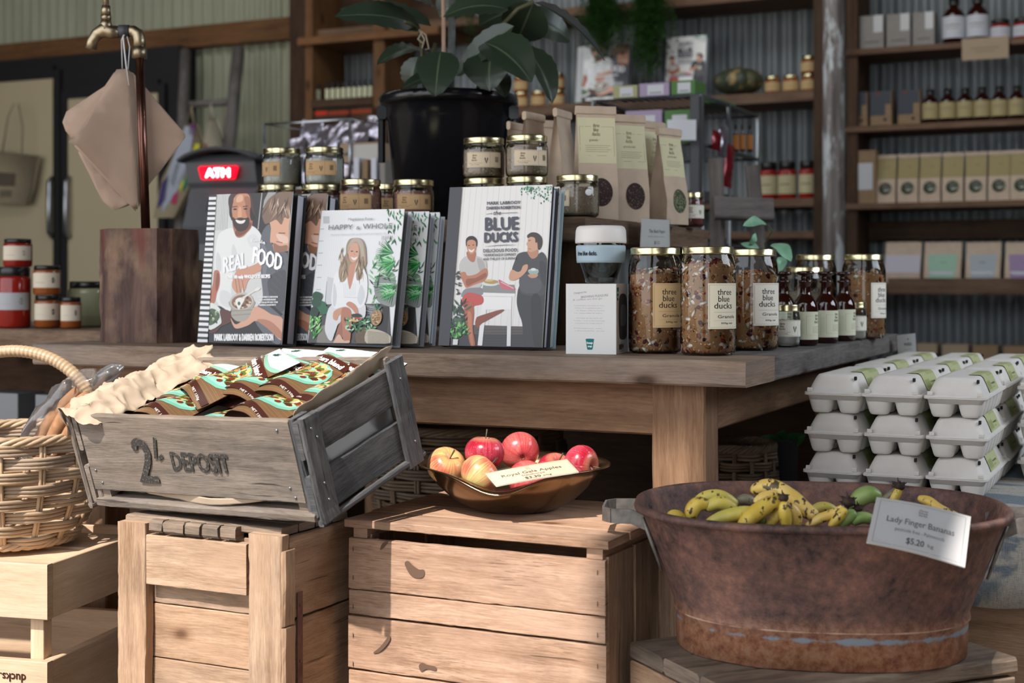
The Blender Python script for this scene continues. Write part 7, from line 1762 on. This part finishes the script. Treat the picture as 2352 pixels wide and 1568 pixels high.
# little boxes and upright books right of the basket
def item_box(name, label, px0, px1, y0, y1, D, depth, mat, cat='box', group=None, prints=(), z=None, rot=0.0):
    """box whose front face fills the given picture rectangle on plane D"""
    pc_ = (px0+px1)/2; a, b = sat(px0, D, (y0+y1)/2), sat(px1, D, (y0+y1)/2); z1 = zy(y0, pc_, D); z0 = zy(y1, pc_, D) if z is None else z; h = z1-z0 if z is None else (zy(y0, pc_, D)-zy(y1, pc_, D))
    mb = MB(); mb.board((0, depth/2, h/2), (b-a, depth, h), None, 2, 0.002); o = mb.build(name, mat); o.location = W((a+b)/2, D, z0); o.rotation_euler.z = -YAW+rot
    w = b-a
    if prints:
        ar = unit(w, h)
        for col, x0_, y0_, x1_, y1_ in prints: ar.rect(w*x0_, h*y0_, w*x1_, h*y1_, col)
        ar.build('print', flatS((-w/2, -0.0008, 0), (1, 0, 0), (0, 0, 1), (0, -1, 0)), 'print_matt', o, eps=1e-4)
    return tag(o, label, cat, group)
plain('paper_white', 'c9c9c6', 0.8); plain('paper_brown', '8d7458', 0.85, var=0.1); plain('paper_grey', '8b8680', 0.85, var=0.08)
item_box('card_box', 'tan and white card box on the counter left of the black pot handle', 780, 868, 328, 372, DC+0.02, 0.12, 'tan_box', prints=(('bdbab4', 0.35, 0.1, 1.0, 0.9),), z=None)
item_box('wooden_rack', 'low wooden rack under the card box beside the black pot', 800, 892, 372, 434, DC+0.06, 0.10, 'wood_dark', 'rack')
for k in range(4):
    item_box('slim_book', f'slim upright book, {ORD[k]} from the left, beside the black pot', 812+k*20, 824+k*20, 362+(k % 2)*4, 434, DC-0.10, 0.12, ('page', 'paper_brown', 'page', 'paper_grey')[k], 'book', 'slim books beside the black pot', rot=0.12)
# ---- wall shelf niche
DN = 6.55; u = Unit('niche_shelf', 'open timber shelf niche on the wall above the snack packets', 'shelf', sat(790, DN), DN+0.15, zy(340, 790, DN))
zN = lambda y, px=790: zy(y, px, DN)
for p0, p1 in ((700, 717), (857, 882)): u.box('upright', sat(p0, DN), sat(p1, DN), DN, DN+0.34, FL, zN(-80), 'wood_orange', 2)
u.box('top_board', sat(690, DN), sat(1012, DN), DN-0.03, DN+0.34, zN(98), zN(80), 'wood_orange'); u.box('shelf_board', sat(717, DN), sat(857, DN), DN-0.01, DN+0.34, zN(245), zN(226), 'wood_dark')
u.box('lower_board', sat(717, DN), sat(857, DN), DN-0.01, DN+0.34, zN(345), zN(300), 'wood_dark'); u.box('upper_back', sat(717, DN), sat(1012, DN), DN+0.30, DN+0.33, zN(80), zN(-120), 'wood_dark')
plain('red_paint', '8f2a1c', 0.6)
m = item_box('red_sign', 'dark red painted board under the niche shelf', 722, 856, 248, 282, DN-0.04, 0.02, 'wood_dark', 'sign', prints=(('c8301f', 0.02, 0.62, 0.22, 0.85), ('9a3a20', 0.25, 0.60, 0.60, 0.80), ('9a3a20', 0.64, 0.60, 0.98, 0.80)))
def tiny_bottle(label, s, t, z, h, r, glassm, lab, group, name='small_bottle', lf=(0.08, 0.62), cap='lid_black', cat='bottle'):
    key = (round(h, 4), round(r, 4), glassm, lab, name)
    if key in _tb: return dup(_tb[key], W(s, t, z), -YAW, label, group)
    T_ = thing(name, label, cat, W(s, t, z), -YAW, group)
    MB().lathe([(0.0004, 0.001), (r, 0.001), (r, h*0.62), (r*0.75, h*0.72), (r*0.40, h*0.80), (r*0.40, h*0.9), (0.0004, h*0.9)], 20).build('bottle_body', glassm, T_)
    MB().lathe([(r*0.5, h*0.84), (r*0.5, h*0.99), (0.0004, h)], 16).build('cap', cap, T_)
    if lab:
        hh = h*(lf[1]-lf[0]); a = unit(r*3.0, hh); a.rect(0, 0, r*3.0, hh, lab); a.line((r*0.8, hh*0.6), (r*2.2, hh*0.6), hh*0.06, '7a7466'); a.line((r*0.9, hh*0.45), (r*2.0, hh*0.45), hh*0.04, '8a8474')
        cyl_art(a, 'label', r, math.radians(270), h*lf[0], T_, lift=0.0008)
    _tb[key] = T_; return T_
_tb = {}
zsh = zN(226)+0.0005
for k in range(9): tiny_bottle(f'small white labelled bottle in the wall niche, {ORD[k]} from the left of the tight row', sat(752+k*12.4, DN+0.05), DN+0.05, zsh, (226-182)*W(0, 6.6).length/F*1.15, 0.0118*1.0, 'black_plastic', 'c5c4a4', 'bottles in the wall niche')
tiny_bottle('single dark bottle apart at the left of the wall niche', sat(732, DN+0.05), DN+0.05, zsh, 0.10, 0.014, 'black_plastic', '7d7d66', 'bottles in the wall niche')

# ---- middle shelving
DM = 6.60; u = Unit('wall_shelving', 'dark timber wall shelving between the niche and the flaked post', 'shelf', sat(1550, DM), DM+0.15, FL)
sL, sR = sat(1180, DM), sat(1884, DM); zm = lambda y, px=1850: zy(y, px, DM)
z1m = zy(38, 1300, DM)
for nm, zt_, th in (('shelf_board', z1m+0.045, 0.045), ('shelf_board', zm(207), 0.05), ('shelf_board', zm(455), 0.04), ('shelf_board', zm(530), 0.035), ('shelf_board', zm(700), 0.04)): u.box(nm, sL-1.2, sR, DM, DM+0.33, zt_-th, zt_, 'wood_shelf')
u.box('upright', sR-0.03, sR+0.02, DM-0.01, DM+0.34, FL, CE-0.1, 'wood_dark', 2)
z2 = zm(207)+0.0006; z3 = zm(455)+0.0006
GJ = 'small jars on the middle wall shelf'
def bgjar(label, px, ybase_z, wpx, hpx, D=DM+0.08, lab='b59a6e', body='jam_amber', name='small_jar', group=GJ):
    Y = atD(px, 300, D).y; r = wpx/2*Y/F; h = hpx*Y/F; key = (wpx, hpx, lab, body)
    s_ = sat(px, D)
    if key in _bj: return dup(_bj[key], W(s_, D, ybase_z), -YAW, label, group), h
    t = thing(name, label, 'jar', W(s_, D, ybase_z), -YAW, group)
    MB().lathe([(0.0004, 0.001), (r*0.95, 0.001), (r, 0.005), (r, h*0.72), (r*0.85, h*0.80), (0.0004, h*0.82)], 24).build('jar_body', body, t)
    MB().lathe([(r*0.84, h*0.78), (r*0.90, h*0.79), (r*0.90, h*0.98), (r*0.85, h), (0.0004, h)], 24).build('lid', 'lid_gold' if body != 'jam_red' else 'lid_black', t)
    a = unit(r*2.8, h*0.5); a.rect(0, 0, r*2.8, h*0.5, lab); a.line((r*0.8, h*0.25), (r*1.9, h*0.25), h*0.03, '6a5a40'); cyl_art(a, 'label', r, math.radians(270), h*0.14, t, lift=0.0008)
    _bj[key] = t; return t, h
_bj = {}
_, hj = bgjar('small gold-lidded jar right of the big pumpkin', 1775, z2, 38, 40); bgjar('second small gold-lidded jar right of the big pumpkin', 1817, z2, 38, 40)
bgjar('lower small jar of the stack against the flaked post', 1859, z2, 38, 40); bgjar('upper small jar of the stack against the flaked post', 1859, z2+hj+0.001, 38, 40)
for k, (px, lv) in enumerate(((1197, 0), (1197, 1), (1237, 0), (1281, 0), (1281, 1))): bgjar(('lower', 'upper')[lv]+(' small jar in the stack left of the rubber plant leaf tip', ' single small jar behind the rubber plant leaf', ' small jar in the stack left of the blurred cookbook')[(0, 0, 1, 2, 2)[k]], px, z2+lv*(hj+0.001), 38, 40)
plain('pumpkin_skin', '3f4434', 0.5, var=0.2, vs=30)
def pumpkin(label, px, y0, y1, wpx, D=DM+0.06):
    n = MATS.get('pumpkin') 
    if not n:
        n = NT('pumpkin'); o = n.obj(); f = n.noise(n.mapv(o, (30, 30, 6)), 1, 4, 0.6); n.P(Base_Color=n.ramp(f, [(0.45, lin('33392c')), (0.58, lin('4b4f38')), (0.66, lin('9a8150'))]), Roughness=0.5)
    Y = atD(px, 200, D).y; r = wpx/2*Y/F; h = (y1-y0)*Y/F; t = thing('pumpkin', label, 'pumpkin', W(sat(px, D), D, z2), -YAW)
    MB().sph((0, 0, h/2), (r, r, h/2), 60, 16).mb.build('pumpkin_body', 'pumpkin', t)
    me = t.children[0].data if t.children else None
    for v in me.vertices:
        an = math.atan2(v.co.y, v.co.x); k = 1-0.07*abs(math.sin(an*5.5)); v.co.x *= k; v.co.y *= k; q = math.hypot(v.co.x, v.co.y)/r; v.co.z -= (0.18*h*math.exp(-(q/0.25)**2))*(1 if v.co.z > h/2 else -0.4)
    MB().tube([(0, 0, h*0.78), (0.004, 0, h*0.95), (0.012, 0, h*1.05)], [0.012, 0.009, 0.010], 8).build('stalk', 'green_stem', t)
pumpkin('large dark green ribbed pumpkin on the middle shelf', 1696, 150, 214, 118); pumpkin('small dark green pumpkin between the two blurred cookbooks', 1467, 184, 220, 68)
def bgbook(label, px0, px1, y0, art, cc, sc, D):
    a_, b_ = sat(px0, D), sat(px1, D); h = zy(y0, px0, D)-z2; w = 0.201 if art is AB else 0.202
    t = make_book('cookbook', label, W(a_, D, z2), (-YAW*57.3, -7, 0), b_-a_, h, 0.05, None, cc, sc, 1.0, 'cookbooks on the middle wall shelf')
    co = [c for c in t.children if c.name.startswith('front_cover')][0]; kx, kz = (b_-a_)/w, h/art.h
    art.build('cover_print', lambda u_, v_, l: Vector((u_*kx, -0.0006-l*3, v_*kz)), 'print', co)
bgbook('blurred copy of the two-men cookbook on the middle wall shelf', 1322, 1440, 108, AR, 'dadada', '2a2b2e', DM+0.02)
bgbook('blurred white cookbook with dark spine on the middle wall shelf', 1516, 1618, 88, AB, 'eceae7', '3a3c42', DM+0.02)
for k, px in enumerate((1765, 1808, 1856)): bgjar(f'red topped sauce jar, {ORD[k]} from the left on the shelf beside the flaked post', px, z3, 42, 86, lab='b0a886', body='jam_red', group='red topped sauce jars')
def fern(label, px, w, ylow, D, n_):
    random.seed(int(px)); p = atD(px, -6, D); c = thing('hanging_fern', label, 'plant', p); mb = MB(); g = {}
    for k in range(n_):
        x = random.gauss(0, w*0.35); L = (ylow+20)*(0.35+0.65*random.random()*(1-abs(x)/w*0.6)); q = atD(px+x, -6, D)-p; base = Vector((q.x*0.6, q.y*0.6+random.uniform(-.06, .06), random.uniform(0, .06)))
        ln = L*p.y/F; m = int(ln/0.012)
        for j in range(m):
            z = base.z-ln*j/m; cx = base+Vector((q.x*0.5*j/m+0.01*math.sin(j*0.4+k), 0.01*math.cos(j*0.3+k), 0)); cx.z = z
            a = random.uniform(0, 6.28); l_ = random.uniform(0.014, 0.028); d = Vector((math.cos(a), math.sin(a), -0.3))*l_; s2 = Vector((-math.sin(a), math.cos(a), 0))*l_*0.4
            mb.face([mb.bm.verts.new(v) for v in (cx, cx+d*0.5+s2, cx+d, cx+d*0.5-s2)])
    mb.build('foliage', 'fern_leaf', c); MB().lathe([(0.05, 0.0), (0.075, 0.10), (0.07, 0.10), (0.0004, 0.09)], 20, c=(0, 0.06, 0.05)).build('pot', 'terracotta', c)
plain('fern_leaf', '3f6a2c', 0.6, var=0.35, vs=30); plain('terracotta', '6a4434', 0.8)
fern('hanging fern trailing left, above the blurred two-men cookbook', 1382, 75, 150, DM-0.12, 260); fern('hanging fern trailing lower, left of the blurred white cookbook', 1490, 65, 190, DM-0.12, 260)
fern('wispy hanging plant behind the rubber plant stems', 1085, 40, 100, DM-0.12, 25)

# ---- wire rack with tea boxes
cR = atY(1612, 645, 4.4); sK, tK, _ = ST(cR); zk = lambda y, Y=4.4: -(y-645)*Y/F
u = Unit('wire_rack', 'black and steel wire rack holding tea boxes and snack packets', 'rack', sK, tK, FL); K = u.o; kw, kd = 0.36, 0.63
for a, b in ((0, 0), (0, kd), (-kw, 0), (-kw, kd), (0, kd*0.45)): MB().tube([(a, b, 0), (a, b, zk(218)-FL)], 0.008, 8).build('post', 'steel', u.t)
for z in (218, 330, 440, 560):
    zz = zk(z)-FL; mb = MB(); mb.tube([(-kw, 0, zz), (0, 0, zz), (0, kd, zz), (-kw, kd, zz)], 0.006, 6, closed=True)
    for k in range(1, 14): mb.tube([(-kw+kw*k/14, 0, zz), (-kw+kw*k/14, kd, zz)], 0.002, 5)
    mb.build('wire_shelf', 'dark_grey', u.t)
MB().board((-0.02, -0.006, (zk(218)+zk(560))/2-FL), (0.03, 0.008, zk(218)-zk(560)), None, 2).build('front_strip', 'dark_grey', u.t)
for n_, c_ in (('tea_green', '4f7a3a'), ('tea_lilac', 'a998b4'), ('tea_yellow', 'a9a878'), ('card_white', 'cfd0d2')): plain(n_, c_, 0.6)
def tea(label, px0, px1, y0, y1, mat, lab=True, dd=0.0, depth=0.11, zb=None):
    D = tK+0.012+dd; return item_box('tea_box', label, px0, px1, y0, y1, D, depth, mat, 'box', 'tea boxes on the wire rack', (('d4d6da', 0.28, 0.1, 0.82, 0.85), ('8f9298', 0.35, 0.2, 0.75, 0.3)) if lab else (), z=zb)
zt0 = zk(218)+0.007
tea('green tea box upright on top of the rack near its front post', 1541, 1596, 186, 218, 'tea_green', zb=zt0); tea('pale lilac tea box on top of the rack, left of the green one', 1468, 1537, 188, 218, 'tea_lilac', zb=zt0); tea('pale yellow tea box at the left end of the rack top', 1408, 1464, 188, 216, 'tea_yellow', zb=zt0)
zt1 = zk(330)+0.007
tea('second green tea box, just under the rack top', 1526, 1590, 252, 328, 'tea_green', zb=zt1); tea('wide lilac tea box under the rack top', 1436, 1520, 250, 328, 'tea_lilac', zb=zt1)
item_box('green_box_lid', 'bright green carton lid lying flat at the rack corner', 1600, 1650, 206, 216, tK+0.25, 0.2, 'tea_green', 'box', z=zt0)
a = unit(1, 1); a.rect(0, 0, 1, 1, 'd2d4d8')
sign('shelf_card', 'blank white card clipped to the front of the wire rack', [(1532, 322), (1599, 322), (1599, 275), (1532, 275)], 4.36, a, sleeve=False)
plain('packet_red', '7d2028', 0.2, 0.3, var=0.4, vs=30)
for k, (px, y0, y1, Y) in enumerate(((1636, 285, 360, 4.52), (1648, 330, 430, 4.60), (1622, 300, 345, 4.46))):
    p = atY(px, y1, Y); mb = packet_mesh(0.055, (y1-y0)*Y/F, 0.012, k+4); o = mb.build('sweets_packet', ('foil', 'packet_red', 'packet_red')[k]); o.location = p+Vector((0.03, 0, 0)); o.rotation_euler = (0, 0.15, math.radians(50)); tag(o, ('silver sweets packet hanging on the side of the wire rack', 'red sweets packet hanging lowest on the rack side', 'small red sweets packet by the rack corner post')[k], 'packet')
plain('amber_drink', 'b0703a', 0.2)
for k, px in enumerate((1690, 1705, 1722)): tiny_bottle(f'small amber drink bottle seen through the rack side, {ORD[k]} from the left', ST(atY(px, 345, 4.75))[0], ST(atY(px, 345, 4.75))[1], zk(330)+0.007, 0.09, 0.0095, 'glass', 'b0703a', 'amber bottles in the wire rack')
MB_ = MB(); 
u2 = Unit('trestle', 'grey weathered timber trestle standing behind the raised shelf', 'trestle', ST(atY(1700, 645, 3.9))[0], ST(atY(1700, 645, 3.9))[1], FL); q0 = W(*u2.o); inv = RS.inverted()
def tb(p, q, w, th, nm):
    a, b = inv @ (atY(*p)-q0), inv @ (atY(*q)-q0); d = b-a; R_ = Vector((0, 0, 1)).rotation_difference(d.normalized()).to_matrix(); mb = MB(); mb.board((a+b)/2, (w, th, d.length), R_, 2, 0.004, 0.002, 10); mb.build(nm, 'wood_weather', u2.t)
tb((1655, 1000, 3.9), (1645, 365, 3.95), 0.036, 0.03, 'leg'); tb((1775, 1000, 3.95), (1728, 380, 3.95), 0.036, 0.03, 'leg'); tb((1640, 478, 3.87), (1776, 482, 3.87), 0.066, 0.024, 'crosspiece')

# ---- right hand shelving
DR = 6.60; u = Unit('wall_shelving', 'dark timber wall shelving right of the flaked post', 'shelf', sat(2150, DR), DR+0.15, FL)
rs_, re_ = sat(1942, DR), sat(2480, DR); zr = lambda y, px=2150: zy(y, px, DR)
RZs = [zr(100), zr(281), zr(463), zr(650, 2200), zr(858)]
for k, z in enumerate(RZs): u.box('shelf_board', rs_, re_, DR, DR+0.30, z-0.028, z, 'wood_shelf')
u.box('back_rail', rs_, re_, DR+0.28, DR+0.31, zr(545), zr(500), 'wood_dark'); u.box('lip_rail', sat(2040, DR), re_, DR-0.012, DR-0.001, RZs[3]-0.05, RZs[3]+0.022, 'wood_shelf')
u.box('upright', rs_, sat(1998, DR+0.3, 300), DR+0.02, DR+0.30, FL, CE-0.1, 'wood_dark', 2)
GP1 = 'paper boxes on the top right shelf'
for k, (a, b, y0) in enumerate(((1974, 2030, 36), (2036, 2091, 31), (2096, 2146, 28))):
    item_box('paper_box', f'grey brown paper box with white tag, {ORD[k]} from the left on the top right shelf', a, b, y0, y0+78, DR+0.05, 0.09, 'paper_grey', 'box', GP1, (('c9c9c8', 0.58, 0.50, 0.95, 1.0), ('6a6460', 0.2, 0.2, 0.8, 0.24)), z=RZs[0]+0.0006)
def shelf_bottle(label, px, z, wpx, hpx, lab, group, D=DR+0.08, lf=(0.1, 0.6)):
    Y = atD(px, 200, D).y; return tiny_bottle(label, sat(px, D), D, z, hpx*Y/F, wpx/2*Y/F, 'amber_glass', lab, group, 'dark_bottle', lf)
def bigb(label, px, z, wpx, hpx, lab, lf): return shelf_bottle(label, px, z, wpx, hpx, lab, 'white labelled dark bottles on the top right shelf', lf=lf)
bigb('big dark bottle with white label, left of the two on the top right shelf', 2191, RZs[0]+0.0006, 50, 108, 'bfc1c6', (0.12, 0.58)); bigb('big dark bottle with white label, right of the two on the top right shelf', 2246, RZs[0]+0.0006, 50, 108, 'bfc1c6', (0.12, 0.58))
for k, px in enumerate((2298, 2350)): bgjar(f'short dark jar with white label, {ORD[k]} right of the big bottles', px, RZs[0]+0.0006, 44, 50, D=DR+0.08, lab='b9bbc0', body='jam_red', group='short dark jars on the top right shelf')
item_box('shelf_card', 'tan card hung on the edge of the top right shelf', 2209, 2317, 86, 136, DR-0.016, 0.004, 'tan_box', 'sign', None, (('8d7a62', 0.2, 0.5, 0.8, 0.56), ('8d7a62', 0.28, 0.35, 0.7, 0.4)))
for k, (a, b) in enumerate(((1946, 1992), (1999, 2048), (2062, 2113))):
    item_box('tea_carton', f'charcoal and tan carton, {ORD[k]} from the left on the second right shelf', a, b, 204, 284, DR+0.05, 0.07, 'paper_brown', 'box', 'charcoal cartons on the second right shelf', (('4c4f55', 0.0, 0.30, 0.70, 1.0), ('4c4f55', 0.7, 0.62, 0.96, 1.0), ('8c3a38', 0.3, 0.90, 0.42, 0.97), ('2f2a26', 0.62, 0.14, 0.76, 0.22)), z=RZs[1]+0.0006)
for k, px in enumerate((2137, 2177, 2217, 2256, 2296, 2336)): shelf_bottle(f'dark bottle with cream label, {ORD[k]} from the left on the second right shelf', px, RZs[1]+0.0006, 37, 80, 'a89a70', 'cream labelled dark bottles on the second right shelf', lf=(0.14, 0.60))
item_box('paper_parcel', 'kraft bag with big white label at the left end of the third right shelf', 1947, 2012, 350, 472, DR+0.03, 0.09, 'paper_brown', 'bag', None, (('c2c2c4', 0.05, 0.26, 0.88, 0.76),), z=RZs[2]+0.0006)
Yb = atD(2150, 400, DR+0.06).y; bw_, bh_ = 46*Yb/F, 112*Yb/F
ab = unit(bw_, bh_); ab.rect(0, bh_*0.50, bw_, bh_*0.93, '9f9168'); ab.line((bw_*0.3, bh_*0.75), (bw_*0.7, bh_*0.75), 0.004, '7a6c40'); ab.ell(bw_*0.5, bh_*0.30, bw_*0.33, bh_*0.13, '3c4030', n=20)
for k in range(40):
    q, g = random.uniform(0, 6.28), random.random()*0.85; ab.ell(bw_*0.5+bw_*0.33*g*math.cos(q), bh_*0.30+bh_*0.13*g*math.sin(q), 0.005, 0.003, random.choice(['6f7560', '8f9484', '2c3024', 'b9bdb4']), 0, 6, lift=0.05)
b0 = None
for k, px in enumerate((2036, 2087, 2138, 2190, 2243, 2296, 2347)):
    lab = f'kraft bag with round window, {ORD[k]} after the white labelled one on the third right shelf'; loc = W(sat(px, DR+0.08), DR+0.08, RZs[2]+0.0006)
    if b0 is None: b0 = make_bag('window_bag', lab, loc, -YAW, w=bw_, d=0.06, h=bh_, arts=ab, group='window bags on the third right shelf')
    else: dup(b0, loc, -YAW, lab, 'window bags on the third right shelf')
for k, (a, b, c_, nm) in enumerate(((2036, 2116, 'c4c0c8', 'white band'), (2126, 2208, '9dbfa8', 'mint green'), (2222, 2298, 'a9b0b4', 'pale grey'), (2312, 2390, '9d86a6', 'purple'))):
    Yp = atD((a+b)/2, 600, DR+0.04).y; w_, h_ = (b-a)*Yp/F, 94*Yp/F; ap = unit(w_, h_)
    if k == 0: ap.rect(0, h_*0.25, w_, h_*0.68, c_)
    else: ap.poly([(w_*0.16, h_*0.06), (w_*0.84, h_*0.06), (w_*0.90, h_*0.70), (w_*0.10, h_*0.70)], c_); ap.rect(w_*0.16, h_*0.20, w_*0.86, h_*0.28, 'c9ccce'); ap.line((w_*0.4, h_*0.5), (w_*0.6, h_*0.5), 0.006, '5f7a6a')
    make_bag('stand_up_pouch', f'kraft stand-up pouch with {nm} label on the fourth right shelf', W(sat((a+b)/2, DR+0.06), DR+0.06, RZs[3]+0.0006), -YAW, w=w_, d=0.09, h=h_, arts=ap, group=None, cat='pouch', topfold=False)
for k, (a, b, y0, m, pr_) in enumerate(((2106, 2152, 788, 'tan_box', (('4a4038', 0.1, 0.0, 0.9, 0.45),)), (2164, 2224, 788, 'tan_box', (('4a4038', 0.1, 0.0, 0.9, 0.45),)), (2234, 2292, 790, 'paper_brown', (('4a4038', 0.1, 0.0, 0.9, 0.45),)), (2304, 2380, 764, 'paper_brown', (('b4b6c0', 0.2, 0.0, 1.0, 0.68),)))):
    item_box('stock_box', f'open stock box, {ORD[k]} from the left on the low right shelf behind the cartons', a, b, y0, y0+66, DR+0.05, 0.12, m, 'box', 'stock boxes on the low right shelf', pr_, z=RZs[4]+0.0006)
# ---- under the table
def tblpt(px, Y): p = atY(px, 645, Y); return Vector((p.x, p.y, FL+0.3155))
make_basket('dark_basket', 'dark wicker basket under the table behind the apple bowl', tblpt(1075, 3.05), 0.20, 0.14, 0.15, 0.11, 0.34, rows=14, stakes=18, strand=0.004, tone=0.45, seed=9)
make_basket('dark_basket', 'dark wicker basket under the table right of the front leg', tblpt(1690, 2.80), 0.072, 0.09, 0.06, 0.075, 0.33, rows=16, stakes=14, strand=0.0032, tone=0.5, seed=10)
bk = thing('dark_bucket', 'tall dark bucket with green leaves under the right end of the table', 'bucket', tblpt(1795, 2.95), 0)
MB().lathe([(0.0004, 0.001), (0.028, 0.001), (0.034, 0.325), (0.036, 0.328), (0.032, 0.328), (0.026, 0.01)], 28).build('bucket_body', 'dark_grey', bk)
plain('herb', '2f6a3a', 0.5, var=0.3, vs=40); random.seed(4)
for k in range(9):
    a = random.uniform(0, 6.28); d = Vector((math.cos(a), math.sin(a)*0.6, random.uniform(0.2, 0.6))); org = Vector(bk.location); b = org+Vector((0, 0, 0.31)); leaf(b, b+d*0.055, 0.034, (-math.sin(a), -1, 0.5), 0.006, 0.2, bk, org, 'herb', 'leaf', 6)
mb = MB(); 
for k, px in enumerate((1250, 1290)):
    p = tblpt(px, 3.02); t = thing('water_bottle', ('clear plastic bottle under the table, left of the two', 'clear plastic bottle under the table, right of the two')[k], 'bottle', p, 0, 'clear bottles under the table')
    MB().lathe([(0.0004, 0.001), (0.033, 0.001), (0.034, 0.22), (0.026, 0.26), (0.013, 0.285), (0.013, 0.31), (0.0004, 0.31)], 24).build('bottle_body', 'cellophane', t)
# ================================================================ lift everything to real heights
for o in list(SC.objects):
    if o.parent is None: o.location.z += EYE
